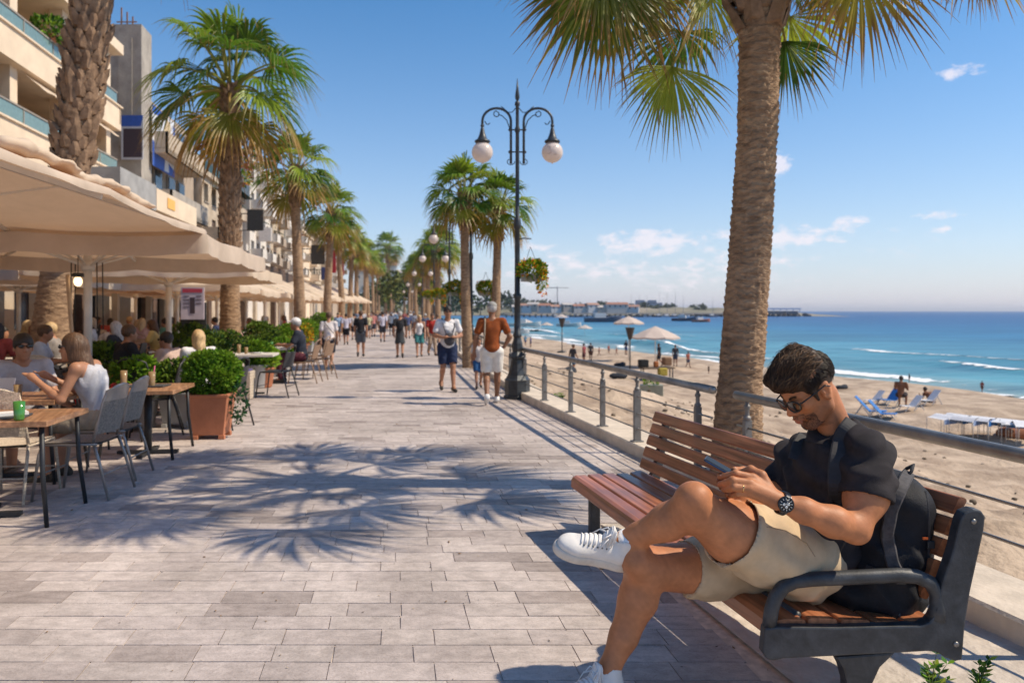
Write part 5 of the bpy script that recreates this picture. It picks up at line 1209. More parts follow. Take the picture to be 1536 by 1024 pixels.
def person_meshes(kind,arms,ph,fem,bot,sleeve,hair,res,fat=1.):
    key=(kind,arms,ph,fem,bot,sleeve,hair,res,fat)
    if key in PM: return PM[key]
    J=mkpose(kind,arms,ph); D={}
    sit=kind in('sit','lean','lean2'); w=.92 if fem else 1.; fine=res<.017
    pel,che,nek,hed=J['pel'],J['che'],J['nek'],J['hed']
    b=SDF()
    b.ell(pel,(.115*fat,.155*w*fat,.12),k=.04); b.cone(pel+V3(.01,0,.04),che,.108*w*fat,.118*w*fat,.06)
    b.ell(che+V3(.0,.065,.02),(.105,.09,.13),k=.05).ell(che+V3(0,-.065,.02),(.105,.09,.13),k=.05)
    b.cone(nek+V3(-.01,0,-.05),hed+V3(-.015,0,-.06),.058*w,.05*w,.03)
    b.cone(J['shol'],J['shor'],.055,.055,.05)
    b.ell(hed+V3(-.01,0,.02),(.095,.074,.10),k=.02).ell(hed+V3(.02,0,-.045),(.07,.056,.075),k=.03)
    b.cone(hed+V3(.085,0,.0),hed+V3(.10,0,-.03),.010,.014,.015)
    for sg in(1,-1): b.ell(hed+V3(-.01,.075*sg,-.015),(.018,.009,.03),k=.006)
    if fine:
        b.ell(hed+V3(.088,.03,.012),(.018,.017,.010),k=.012,op='s').ell(hed+V3(.088,-.03,.012),(.018,.017,.010),k=.012,op='s')
        b.ell(hed+V3(.082,0,-.062),(.012,.024,.007),k=.006).ell(hed+V3(.079,0,-.074),(.012,.02,.008),k=.006).ell(hed+V3(.065,0,-.105),(.022,.025,.02),k=.02)
    for s,sg in(('l',1),('r',-1)):
        b.chain([J['sho'+s],J['elb'+s]],[.052*w,.040*w],.03); b.chain([J['elb'+s],J['elb'+s].lerp(J['wri'+s],.3),J['wri'+s]],[.040*w,.042*w,.026*w],.02)
        h0=J['wri'+s]; h1=J['han'+s]; dr=(h1-h0).normalized(); sd=dr.cross(V3(0,0,1) if abs(dr.z)<.8 else V3(1,0,0)).normalized()
        b.cone(h0,h0.lerp(h1,.9),.025,.034,.015)
        for q in range(4):
            o=sd*(q-1.5)*.017; b.cone(h1+o-dr*.01,h1+o+dr*(.065-.008*abs(q-1.3))+V3(.012,0,-.012),.0105,.008,.004)
        b.cone(h0.lerp(h1,.4)+sd*.028,h1+sd*.045+dr*.01,.012,.009,.006)
        b.chain([J['hip'+s],J['kne'+s]],[.088*fat,.057],.04); kn,an=J['kne'+s],J['ank'+s]; back=(V3(-1,0,0))*.022
        b.chain([kn,kn.lerp(an,.32)+back,an],[.056,.056,.036],.02); b.cone(an,J['toe'+s],.038,.028,.02); b.ell(an+V3(-.03,0,-.045),(.04,.032,.04),k=.02)
    D['body']=b.mesh(res)
    # shirt
    c=SDF(); e=.014
    hem=pel+V3(0,0,.02 if not sit else .0)
    c.cone(hem,che,.122*w*fat+e*.6,.122*w*fat+e*.5,.06); c.ell(hem,(.12*fat+e,.150*w*fat+e*.6,.07),k=.05)
    c.ell(che+V3(.0,.065,.03),(.112+e*.3,.095,.14),k=.05).ell(che+V3(0,-.065,.03),(.112+e*.3,.095,.14),k=.05)
    if sleeve!='tank': c.cone(J['shol'],J['shor'],.062,.062,.05)
    if fem: c.ell(che+V3(.09,.06,.03),(.05,.055,.05),k=.04).ell(che+V3(.09,-.06,.03),(.05,.055,.05),k=.04)
    for s in 'lr':
        if sleeve=='short': m=J['sho'+s].lerp(J['elb'+s],.62); c.cone(J['sho'+s],m,.062,.066,.03)
        elif sleeve=='long': c.chain([J['sho'+s],J['elb'+s],J['wri'+s]],[.062,.05,.038],.03)
    c.cone(nek+V3(.0,0,.03),nek+V3(.01,0,.20),.056,.075,.012,op='s')
    if sleeve=='tank':
        for s in 'lr': c.ell(J['sho'+s]+V3(0,0,.02),(.09,.07,.10),k=.01,op='s')
    f1=lambda D_,X,Y,Z: D_+.005*np.sin(38*Z+14*Y+6*np.sin(20*X))*np.sin(17*Y+9*Z)
    D['shirt']=c.mesh(res,f1)
    # bottoms
    c=SDF()
    c.ell(pel+V3(0,0,-.01),(.128*fat,.168*w*fat,.115),k=.04)
    if bot=='skirt' and not sit: c.cone(pel,V3(.01,0,.60),.14,.19,.05); c.cone(V3(.01,0,.5),V3(.01,0,.59),.19,.16,.01,op='s')
    else:
        for s,sg in(('l',1),('r',-1)):
            if bot=='long': c.chain([J['hip'+s],J['kne'+s],J['ank'+s]+V3(0,0,.03)],[.105*fat,.078,.062],.03)
            else:
                k=.78 if bot=='shorts' else .55; m=J['hip'+s].lerp(J['kne'+s],k); c.cone(J['hip'+s]+V3(0,.01*sg,0),m,.108*fat,.098,.03)
                d=(J['kne'+s]-J['hip'+s]).normalized(); c.cone(m+d*.02,m+d*.13,.078,.115,.006,op='s')
    D['trousers' if bot=='long' else 'skirt' if bot=='skirt' else 'shorts']=c.mesh(res,f1)
    for s in 'lr': c=SDF(); an,to=J['ank'+s],J['toe'+s]; c.cone(an+V3(-.02,0,-.045),to+V3(0,0,.003),.045,.037,.02); c.cone(an+V3(-.01,0,-.02),an+V3(-.03,0,-.05),.046,.045,.02); D['shoe#'+s]=c.mesh(min(res,.016))
    # hair
    c=SDF()
    if hair!='bald':
        c.ell(hed+V3(-.018,0,.035),(.105,.086,.103),k=.01)
        c.ell(hed+V3(.075,0,-.045),(.06,.10,.075),k=.02,op='s'); c.ell(hed+V3(.01,0,-.11),(.12,.12,.06),k=.02,op='s')
        if hair=='long': c.chain([hed+V3(-.06,0,.0),hed+V3(-.085,0,-.12),nek+V3(-.09,0,-.10)],[.075,.07,.04],.05); c.ell(hed+V3(-.03,.055,-.05),(.05,.035,.10),k=.03).ell(hed+V3(-.03,-.055,-.05),(.05,.035,.10),k=.03)
        if hair=='bun': c.ell(hed+V3(-.10,0,.09),.045,k=.02)
        D['hair']=c.mesh(min(res,.013),lambda D_,X,Y,Z: D_+.003*np.sin(90*Y+30*Z)*np.sin(60*X+20*Z))
    # cap / sunglasses (optional)
    c=SDF(); c.ell(hed+V3(-.012,0,.055),(.108,.09,.085),k=.01); c.ell(hed+V3(.10,0,.055),(.085,.07,.012),k=.02); c.rbox(hed+V3(0,0,-.03),(.3,.3,.065),.0,k=.01,op='s'); D['cap']=c.mesh(.012)
    m=MB()
    for sg in(1,-1): m.ball(hed+V3(.092,.032*sg,.012),.024,10,6,sq=(.35,1.1,.8)); m.bar(hed+V3(.085,.058*sg,.018),hed+V3(-.01,.082*sg,.01),.006,.008)
    m.bar(hed+V3(.102,.02,.017),hed+V3(.102,-.02,.017),.006,.006); D['sunglasses']=m
    out={'J':J}
    for k,v in D.items():
        out[k]=v.mesh(k,dark_m) if isinstance(v,MB) else nmesh(k,v[0],v[1],dark_m)
    PM[key]=out; return out
lens_m=mat('sunglass_lens',(.01,.009,.008),.12,spec=.8)
def person(label,loc,rz,Ht=1.7,kind='walk',arms='swing',ph=1,fem=False,bot='shorts',sleeve='short',hair='short',res=.022,skin=0,hc='dark',top=(.6,.6,.6),low=(.05,.05,.07),shoe=(.05,.045,.04),cap=None,glasses=False,grp=None,fat=1.):
    pm=person_meshes(kind,arms,ph,fem,bot,sleeve,hair,res,fat)
    t=bpy.data.objects.new('person',pm['body']); COL.objects.link(t); t.location=loc; t.rotation_euler=(0,0,rz); t.scale=(Ht/1.75,)*3
    tag(t,label,'person',grp)
    def sm_(o,m): o.material_slots[0].link='OBJECT'; o.material_slots[0].material=m
    sm_(t,cmat(SK[skin],'skin'))
    for k,me in pm.items():
        if k in('J','body'): continue
        if k=='cap' and not cap: continue
        if k=='sunglasses' and not glasses: continue
        k=k.split('#')[0]; o=bpy.data.objects.new(k,me); COL.objects.link(o); o.parent=t
        c={'shirt':top,'shorts':low,'trousers':low,'skirt':low,'shoe':shoe,'hair':HAIRC[hc]}.get(k)
        sm_(o,lens_m if k=='sunglasses' else cmat(cap,'cloth') if k=='cap' else cmat(c,'hair' if k=='hair' else 'cloth'))
    return t
AW=PI/2+.15; TW=-PI/2+.15
def foot(px,fy,hy):
    p=W(px,fy,0); return p,(fy-hy)*p.y/F
def walker(px,fy,hy,label,rz,**k):
    p,h=foot(px,fy,hy); return person(label,p,rz,h,**k)
white=(.68,.66,.66); navy=(.02,.03,.07); blk=(.02,.02,.024)
p10=walker(738,606,453,'person in rust orange t-shirt, white shorts and grey cap walking beside the lamp post',AW-.1,kind='walk',arms='akimbo',ph=-1,res=.012,top=(.25,.062,.016),low=(.72,.68,.62),shoe=(.75,.73,.7),cap=(.28,.27,.25),skin=2,hc='grey')
p8=walker(671,586,459,'person in white t-shirt and navy shorts walking nearer, dark bag held in front',TW+.1,kind='walk',arms='hold',ph=1,res=.012,top=white,low=navy,cap=None,glasses=True,skin=0,fat=1.12,hc='dark')
walker(718,582,505,'child in blue shorts walking beside the person in the orange shirt',TW,kind='walk',arms='swing',ph=-1,res=.018,top=(.55,.5,.48),low=(.03,.10,.25),skin=1,hc='brown')
walker(493,556,468,'person in a white shirt and dark shorts with cross strap beside the cafe',AW,res=.014,top=(.66,.60,.60),low=(.025,.025,.035),fat=1.15,skin=1,hc='brown',hair='short')
walker(541,535,466,'person in a black t-shirt and grey shorts walking away in the middle of the promenade',AW,ph=-1,res=.016,top=blk,low=(.10,.11,.13),hc='brown')
walker(600,537,467,'grey haired person in black with a dark backpack walking away',AW,ph=1,res=.016,top=(.035,.032,.035),low=(.05,.055,.06),hc='grey',bot='skirt')
walker(629,535,472,'person in a white tank top and teal shorts walking beside the red shirt',TW,fem=True,sleeve='tank',ph=-1,res=.018,top=white,low=(.06,.22,.22),hair='long',hc='blond',skin=1)
walker(648,533,470,'person in a red t-shirt and tan trousers walking behind the bag holder',TW+.2,ph=1,res=.018,bot='long',top=(.30,.025,.02),low=(.35,.25,.18),hc='brown')
walker(519,517,470,'person in a lilac t-shirt and black shorts walking away near the parasol tips',AW,res=.02,top=(.50,.47,.56),low=blk,hc='dark')
walker(574,513,467,'person in a pale lilac shirt and dark shorts walking away, farther off in the middle',AW,ph=-1,res=.02,top=(.55,.52,.60),low=(.05,.05,.06),hc='dark')
fw=[(507,512,469,(.25,.35,.5),(.1,.1,.12),'blue top'),(560,505,468,(.5,.2,.18),(.08,.08,.1),'dull red top'),(587,503,468,(.6,.6,.6),(.03,.03,.04),'white top'),(553,507,470,(.55,.5,.3),(.1,.1,.1),'straw coloured top'),(531,510,470,(.65,.62,.6),(.02,.02,.03),'cream top'),(612,508,469,(.08,.1,.2),(.3,.25,.2),'navy top'),(620,503,467,(.35,.35,.4),(.05,.05,.06),'grey top'),(566,498,466,(.06,.06,.07),(.1,.1,.12),'black top and dark shorts'),(596,497,466,(.2,.3,.45),(.05,.05,.08),'mid blue top'),(580,496,466,(.6,.5,.48),(.3,.3,.3),'pinkish top'),(638,512,470,(.1,.12,.18),(.04,.04,.05),'dark blue top near the third lamp'),(545,495,466,(.6,.6,.62),(.1,.1,.15),'white top close to the parasols'),(606,494,466,(.3,.1,.1),(.1,.1,.1),'maroon top'),(656,520,471,(.6,.55,.5),(.2,.2,.22),'beige top by the lamp posts'),(616,493,466,(.65,.65,.66),(.05,.05,.05),'white top far off to the right'),(536,492,466,(.15,.2,.3),(.05,.05,.05),'slate top far off to the left'),(558,490,466,(.55,.4,.35),(.1,.1,.1),'salmon top far off'),(592,489,466,(.7,.7,.7),(.3,.3,.3),'white top, small in the distance'),(572,488,466,(.05,.05,.06),(.05,.05,.05),'black top, small in the distance'),(509,500,469,(.3,.08,.06),(.05,.05,.05),'brick red top by the cafe edge')]
for i,(px,fy,hy,tc_,lc,d) in enumerate(fw):
    walker(px,fy,hy,'distant stroller in a '+d,AW if i%3 else TW,ph=1 if i%2 else -1,res=.03,top=tc_,low=lc,skin=i%4,hc=['dark','brown','grey','blond'][i%4],grp='distant strollers on the promenade')
# bags carried
bagm=cmat((.022,.022,.026)); 
def attach(name,label,cat,t,sdf,res,m,grp=None,strap=None):
    V,Q=sdf.mesh(res); o=bpy.data.objects.new(name,nmesh(name,V,Q,m)); COL.objects.link(o); o.location=t.location; o.rotation_euler=t.rotation_euler; o.scale=t.scale; tag(o,label,cat,grp)
    if strap: mb=MB(); [mb.tube(p,r,n=6) for p,r in strap]; mb.build('strap',m,o)
    return o
attach('shoulder_bag','dark round bag held in front by the person in navy shorts','bag',p8,SDF().ell((.26,0,1.07),(.07,.11,.13)).ell((.25,0,1.15),(.05,.08,.05),k=.03),.012,cmat((.07,.065,.07)),strap=[([(.24,.06,1.17),(.14,.13,1.32),(.03,.13,1.50),(-.08,.13,1.45)],.012),([(.24,-.06,1.17),(.15,-.10,1.32),(.03,-.12,1.50),(-.08,-.12,1.45)],.010)])
mb=MB(); mb.tube([(.16,.11,1.0),(.13,.13,1.2),(.09,.13,1.40),(.01,.12,1.505),(-.09,.12,1.42),(-.135,.13,1.2),(-.13,.15,.98)],.014,n=6,flat=.5); s_=mb.build('shoulder_strap',cmat((.30,.24,.18)),loc=p10.location); s_.rotation_euler=p10.rotation_euler; s_.scale=p10.scale; tag(s_,'tan shoulder strap over the orange shirt','strap')
mb=SDF().ell((-.15,0,1.2),(.075,.13,.18)).ell((-.2,0,1.13),(.04,.09,.09),k=.03)
w600=[o for o in COL.objects if o.get('label','').startswith('grey haired person')][0]; attach('backpack','dark backpack on the grey haired walker','backpack',w600,mb,.016,bagm)
w629=[o for o in COL.objects if o.get('label','').startswith('person in a white tank')][0]; attach('shoulder_bag','dark bag at the hip of the person in teal shorts','bag',w629,SDF().ell((.0,.22,.88),(.1,.05,.12)),.016,bagm)
w493=[o for o in COL.objects if o.get('label','').startswith('person in a white shirt and dark')][0]
mb=MB(); mb.tube([(-.14,-.16,1.12),(-.15,-.02,1.28),(-.11,.1,1.43),(.0,.12,1.50),(.1,.08,1.4)],.011,n=6); s_=mb.build('cross_strap',bagm,loc=w493.location); s_.rotation_euler=w493.rotation_euler; s_.scale=w493.scale; tag(s_,'dark cross body strap on the white shirt near the cafe','strap')
# beach people
BPL=[(859,560,516,(.05,.05,.06),(.03,.12,.25),'person in a dark top and blue skirt standing just past the railing',0),(876,545,515,(.28,.06,.08),(.08,.03,.04),'person in a maroon top on the sand, left of a pair',0),(886,541,514,(.05,.045,.05),(.10,.05,.04),'person in dark clothes on the sand, right of the maroon top',0),(913,530,517,(.45,.12,.08),(.1,.1,.12),'small distant bather in red between the fire baskets',0),(925,532,520,(.4,.15,.1),(.3,.12,.1),'tiny bather near the water left of the fire basket',0),(939,532,510,(.03,.03,.04),(.03,.06,.2),'person in dark top and blue shorts beside the fire basket',0),(989,549,515,(.03,.03,.035),(.02,.025,.04),'tall person in black standing under the largest beach umbrella',0),(1013,549,517,(.04,.045,.06),(.03,.05,.1),'person in dark blue standing right of the largest beach umbrella',0),(1032,551,527,(.40,.12,.08),(.03,.05,.1),'child in a red top near the waterline left of the palm trunk',0),(1364,573,560,(.03,.03,.03),(.03,.03,.03),'lone dark figure in the shallows behind the head of the seated man',0),(1473,588,571,(.25,.05,.04),(.12,.06,.04),'small bather in red standing in the shallows at right',0),(796,520,505,(.06,.08,.2),(.05,.05,.1),'small person in blue by the railing right of the lamp base',0),(788,518,503,(.1,.3,.45),(.1,.1,.2),'small person in light blue right behind the lamp base',0),(1063,560,548,(.04,.04,.04),(.04,.04,.04),'tiny dark child on the sand left of the palm trunk',0),(899,533,520,(.3,.1,.08),(.1,.05,.05),'small bather by a mat at the waterline',0)]
for i,(px,fy,hy,a,b,lab,_) in enumerate(BPL):
    q=bp_(px,fy); h=(fy-hy)*q.y/F; person(lab,q,[.6,2.5,1.4,-1.2,2.9][i%5],h,kind='stand' if i%2 else 'walk',res=.03,top=a,low=b,skin=2,hc='dark' if i%3 else 'brown')
q=bp_(1351,611); person('shirtless sunbather sitting on the blue deckchair, seen from behind',q+V3(0,0,.0),.9,1.55,kind='sit',res=.03,top=(.20,.09,.05),low=(.04,.03,.03),skin=2)
q=bp_(1398,604); person('sunbather sitting low on a mat near the water',q+V3(0,0,-.42),1.9,1.4,kind='lean',res=.03,top=(.16,.07,.04),low=(.04,.03,.03),skin=2)
# ================= cafe furniture
tw=woodmat('table_wood',(.22,.10,.045),(.48,.26,.13),.4,.15); tm=mat('table_metal',(.03,.032,.036),.5,metal=.4,var=.2); am=mat('chair_alu',(.30,.27,.25),.4,metal=.5,var=.15,vs=8); ratt=mat('rattan_grey',(.22,.19,.165),.8,var=.3,vs=70,bump=.5,bs=120); rattc=mat('rattan_cream',(.55,.46,.36),.8,var=.25,vs=60,bump=.5,bs=100); dch=mat('chair_dark',(.035,.035,.038),.5,metal=.2,var=.2); rattb=mat('rattan_brown',(.26,.16,.10),.75,var=.3,vs=70,bump=.4,bs=110); tabw=mat('table_pale',(.62,.56,.49),.5,var=.06)
def table_obj(label,loc,rz,w,d,h_,topm,grp='cafe tables',legs=True):
    t=thing('cafe_table',label,'table',loc,rz=rz,group=grp)
    mb=MB(); n=max(3,int(d/.14)) if topm is tw else 1
    for i in range(n): mb.box((0,-d/2+(i+.5)*d/n,h_-.02),(w,d/n-(.003 if n>1 else 0),.04))
    mb.build('table_top',topm,t,bevel=.003)
    mb=MB(); mb.tube([(0,0,.03),(0,0,h_-.04)],.038,n=10); mb.build('pedestal',tm,t)
    mb=MB(); mb.bar((-.3,0,.025),(.3,0,.025),.06,.03); mb.bar((0,-.3,.025),(0,.3,.025),.058,.028); mb.build('foot',tm,t)
    if legs:
        for sx in(-1,1):
            for sy in(-1,1): mb=MB(); mb.tube([(sx*(w/2-.06),sy*(d/2-.07),h_-.04),(sx*(w/2-.05),sy*(d/2-.06),h_*.5),(sx*(w/2-.01),sy*(d/2-.03),.0)],[.017,.017,.015],n=7); mb.build('leg',tm,t)
    return t
def chair_proto(name,kind,label,loc,rz,grp):
    fm,sm2={'alu':(am,ratt),'cream':(rattc,rattc),'dark':(dch,dch),'brown':(rattb,rattb)}[kind]
    t=thing(name,label,'chair',loc,rz=rz,group=grp)
    mb=MB(); mb.grid(lambda a,b:(-.21+.43*a,-.215+.43*b,.45+.012*math.cos(PI*(b-.5))*-1+.006),8,8); mb.grid(lambda a,b:(-.21+.43*a,.215-.43*b,.432),2,2); mb.build('seat',sm2,t)
    def bk(a,z): # back surface: a in -1..1
        hgt=(z-.50)/.36; x=-.215-.085*hgt-.05*(1-a*a)*.9+.05; return (x-.03,a*(.205-.01*hgt),z+(.03*(1-a*a) if z>.8 else 0))
    mb=MB()
    mb.grid(lambda a,b: bk(2*a-1,.52+.26*b),10,8); mb.grid(lambda a,b:(bk(1-2*a,.52+.26*b)[0]-.012,bk(1-2*a,.5)[1],.52+.26*b),10,2); br=mb.build('backrest',sm2,t)
    mb=MB()
    if kind in('alu','cream'):
        mb.grid(lambda a,b: tuple(Vector(bk(2*a-1,.78+.085*b))+V3(.004,0,0)),12,3); mb.grid(lambda a,b: tuple(Vector(bk(1-2*a,.78+.085*b))-V3(.014,0,0)),12,3); mb.build('top_band',am if kind=='alu' else rattc,br)
    else:
        for z in(.60,.66,.72,.78): mb.tube([Vector(bk(a,z))-V3(.004,0,0) for a in(-1,-.5,0,.5,1)],.008,n=5)
        mb.build('slats',fm,br)
    mb=MB(); loop=[bk(-1,.45),bk(-1,.6),bk(-1,.76),bk(-.93,.845),bk(-.5,.865),bk(0,.872),bk(.5,.865),bk(.93,.845),bk(1,.76),bk(1,.6),bk(1,.45)]; mb.tube(loop,.0125,n=8)
    for s in(-1,1): mb.tube([(-.22,s*.215,.44),(0,s*.22,.44),(.20,s*.215,.44)],.011,n=6)
    mb.tube([(.21,-.2,.44),(.215,0,.435),(.21,.2,.44)],.011,n=6); mb.build('frame',fm,t)
    for s in(-1,1):
        mb=MB(); mb.tube([(.20,s*.205,.44),(.225,s*.22,.36),(.27,s*.235,.0)],[.0125,.0125,.011],n=7); mb.build('leg',fm,t)
        mb=MB(); mb.tube([(-.19,s*.21,.45),(-.24,s*.22,.30),(-.32,s*.235,.0)],[.0125,.0125,.011],n=7); mb.build('leg',fm,t)
    mb=MB(); mb.tube([(.245,-.225,.2),(.245,.225,.2)],.007,n=5); mb.tube([(-.265,-.222,.2),(-.265,.222,.2)],.007,n=5); mb.build('stretcher',fm,t)
    return t
lo=Vector
table_obj('wooden slatted cafe table at the left edge in front, with menus and a green glass',(-3.88,5.55,0),ROT,1.25,.74,.74,tw)
table_obj('wooden cafe table between the person in sunglasses and the seated woman',(-4.62,6.9,0),ROT,1.25,.8,.73,tw)
table_obj('wooden cafe table with a dark menu and a drink beside the terracotta pot',(-3.82,8.05,0),ROT,.72,.85,.70,tw)
cA=chair_proto('cafe_chair','alu','empty grey woven metal framed chair in front of the woman in the tank top',(-3.52,6.28,0),PI+.05,'grey woven cafe chairs')
cB=dup(cA,'grey woven metal framed chair the woman in the tank top sits on',(-3.66,6.94,0),PI+.14)
cC=chair_proto('cafe_chair','cream','cream rattan chair with its back to the camera at the left tables',(-4.02,6.18,0),PI/2+.1,'cream rattan chairs')
dup(cC,'cream rattan chair behind the person in sunglasses',(-5.35,8.3,0),-.4)
dup(cC,'cream rattan chair farther back beside the thick palm',(-6.2,10.0,0),-.9)
cD=chair_proto('cafe_chair','dark','black metal bistro chair facing the pale table, nearest the walkway',(-4.12,13.4,0),PI-.1,'black bistro chairs')
for (x,y,r,l) in [(-5.3,13.9,.2,'black bistro chair on the far side of the pale table'),(-4.35,9.35,PI+.4,'black bistro chair tucked behind the terracotta pot'),(-4.55,8.6,-.3,'dark chair at the table with the drink, left side'),(-4.75,9.9,1.5,'dark chair between the two round bushes'),(-5.9,5.9,.3,'dark chair at the left edge behind the front table'),(-3.75,9.9,2.9,'dark chair showing its legs between the pot and the table'),(-3.35,5.0,2.2,'x')][:6]: dup(cD,l,(x,y,0),r)
cE=chair_proto('cafe_chair','brown','brown rattan chair under the person in the white cap',(-4.33,16.0,0),PI,'brown rattan chairs')
for (x,y,r,l) in [(-4.25,16.9,PI-.2,'brown rattan chair behind the person in the white cap'),(-4.6,18.0,PI,'brown rattan chair farther along the walkway edge'),(-5.4,12.1,1.,'brown rattan chair near the hedge'),(-5.1,19.4,PI,'last clearly visible brown rattan chair')]: dup(cE,l,(x,y,0),r)
for (x,y,w_,d_,l) in [(-4.75,13.75,1.0,.75,'pale cafe table with two black bistro chairs'),(-5.05,16.1,.75,.75,'pale cafe table of the person in the white cap'),(-5.2,11.2,.9,.8,'pale round cornered table before the couple'),(-6.9,12.2,1.2,.8,'pale table in the shade behind the thick palm'),(-6.4,15.0,1.1,.8,'pale table beyond the hedge')]: table_obj(l,(x,y,0),ROT,w_,d_,.73,tabw,'pale cafe tables',False)
# table ware
gg=mat('green_glass',(.05,.20,.03),.1,spec=.8); clearg=mat('drink_glass',(.45,.30,.15),.08,spec=.8,trans=.4); pap=mat('paper_white',(.70,.68,.66),.7); slate=mat('slate_menu',(.05,.055,.06),.5)
def glass(x,y,z,r,h_,m,label,liq=None):
    t=thing('drinking_glass',label,'glass',(x,y,z)); mb=MB(); mb.lathe([(r*.8,.001),(r*.85,.01),(r,h_),(r*.9,h_),(r*.75,.015)],n=14); mb.build('cup',m,t)
    if liq: mb=MB(); mb.lathe([(r*.7,.012),(r*.8,h_*.8)],n=12); mb.build('drink',liq,t)
glass(-3.42,5.32,.742,.038,.13,gg,'green glass on the front wooden table')
glass(-3.78,8.05,.702,.035,.16,clearg,'tall drink with pink straw on the table by the pot',cmat((.12,.03,.02),'liq')); mb=MB(); mb.tube([(0,0,.02),(.03,0,.22)],.006,n=5); tag(mb.build('drinking_straw',cmat((.6,.1,.25),'paint'),loc=(-3.78,8.05,.702)),'pink straw standing in the tall drink','straw')
glass(-4.35,6.75,.732,.035,.12,clearg,'amber drink glass in front of the seated woman')
glass(-4.6,6.62,.732,.04,.09,cmat((.10,.2,.45),'paint'),'small blue and white cup on the shared table')
for x,y,z,w_,d_,r,m,l in [(-3.62,5.45,.742,.32,.22,.3,slate,'dark menu folder lying on the front table'),(-3.95,5.35,.742,.3,.21,-.2,pap,'white paper menu on the front table edge'),(-4.15,5.62,.742,.25,.2,.5,pap,'second paper sheet at the left of the front table'),(-3.85,8.1,.702,.4,.26,.1,slate,'slate grey place mat under the tall drink')]:
    mb=MB(); mb.box((0,0,.008),(w_,d_,.014)); tag(mb.build('menu',m,loc=(x,y,z),bevel=.002),l,'menu').rotation_euler=(0,0,r)
    if m is slate and z>.74: mb=MB(); mb.box((0.05,0,.026),(.2,.13,.02)); tag(mb.build('notebook',pap,loc=(x,y,z)),'white notebook on the dark menu folder','notebook').rotation_euler=(0,0,r+.4)
mb=MB(); mb.box((0,0,.07),(.15,.02,.13),rx=-.3); tag(mb.build('table_card',pap,loc=(-4.75,7.2,.735)),'white table card standing between the two diners','table card')
for i,(x,y) in enumerate([(-4.95,6.75),(-4.75,13.7),(-4.95,13.9),(-5.05,16.1),(-5.2,11.15),(-5.35,11.3),(-6.9,12.2),(-6.4,15.0),(-3.95,7.8)]):
    glass(x,y,.732 if y<12 or 1 else .7,.033,.12 if i%2 else .16,[clearg,gg][i%4==3],'small drinking glass on a cafe table'); bpy.context.scene.objects[-1]
for o in list(COL.objects):
    if o.get('label')=='small drinking glass on a cafe table': o['group']='drinking glasses on the cafe tables'
plate=cmat((.68,.66,.63),'paint')
for i,(x,y) in enumerate([(-4.4,6.55),(-4.85,7.15),(-4.6,13.8),(-5.2,16.2),(-5.05,11.2),(-7.1,12.3)]):
    mb=MB(); mb.lathe([(.07,.0),(.115,.014),(.118,.018),(.07,.008)],n=20); tag(mb.build('plate',plate,loc=(x,y,.732)),'white plate on a cafe table','plate','plates on the cafe tables')
# planters with round bushes
terra=mat('terracotta',(.42,.155,.075),.75,var=.12,vs=4,bump=.2,bs=30)
def pot(loc,w,h_,label,r,seed,cols=LG,grp=None,n=2600,ls=.05,kind='square',potm=None,sq=(1,1,.9)):
    rng=random.Random(seed); t=thing('potted_bush',label,'potted plant',loc,rz=.12,group=grp); potm=potm or terra
    mb=MB()
    if kind=='square':
        f=lambda s,z: [(-s,-s,z),(s,-s,z),(s,s,z),(-s,s,z)]
        vs=f(w*.38,.05)+f(w*.5,h_)+f(w*.53,h_)+f(w*.53,h_+.03)+f(w*.45,h_+.03)+f(w*.43,h_-.06); vs2=[]
        mb.add(vs,[(4*k+i,4*k+(i+1)%4,4*k+4+(i+1)%4,4*k+4+i) for k in range(5) for i in range(4)]+[(3,2,1,0),(20,21,22,23)],sm=False)
        for sx in(-1,1):
            for sy in(-1,1): mb.box((sx*w*.33,sy*w*.33,.025),(.07,.07,.05))
    else: mb.lathe([(w*.3,0),(w*.36,.02),(w*.48,h_),(w*.53,h_),(w*.53,h_+.04),(w*.45,h_+.04),(w*.43,h_-.04)],n=20)
    mb.build('pot',potm,t,bevel=.006)
    mb=MB()
    for _ in range(9): mb.tube([(0,0,h_-.08),(rng.uniform(-.5,.5)*r,rng.uniform(-.5,.5)*r,h_+r*.6)],[.012,.006],n=4)
    mb.build('stem',bark,t)
    mb=MB(); leafclump(mb,(0,0,h_+r*.72),r,n,rng,cols,ls,sq,.35)
    for _ in range(16):
        a=rng.uniform(0,6.28); e=rng.uniform(-.2,1.2); c=Vector((math.cos(a)*math.cos(e)*r*.8,math.sin(a)*math.cos(e)*r*.8,h_+r*.72+math.sin(e)*r*.75)); leafclump(mb,c,r*.28,n//16,rng,[mixc(x,srgb(150,175,50),.35) for x in cols],ls,(1,1,.9),.5)
    mb.build('leaves',fl,t); return t
BG=[srgb(74,116,28),srgb(96,140,34),srgb(56,92,24),srgb(120,158,44)]
pot((-3.56,9.1,0),.45,.50,'large square terracotta pot with a bright round green bush beside the walkway',.32,1,BG,n=4200,ls=.045)
mb=MB(); leafclump(mb,(.32,0,.42),.13,240,random.Random(3),[srgb(40,80,50),srgb(60,100,60)],.05,(.7,.7,1.9)); o=mb.build('ivy',fl,loc=(-3.56,9.1,0)); tag(o,'dark trailing ivy hanging at the right side of the large pot','plant')
DG=[srgb(38,66,28),srgb(54,86,34),srgb(30,54,26)]
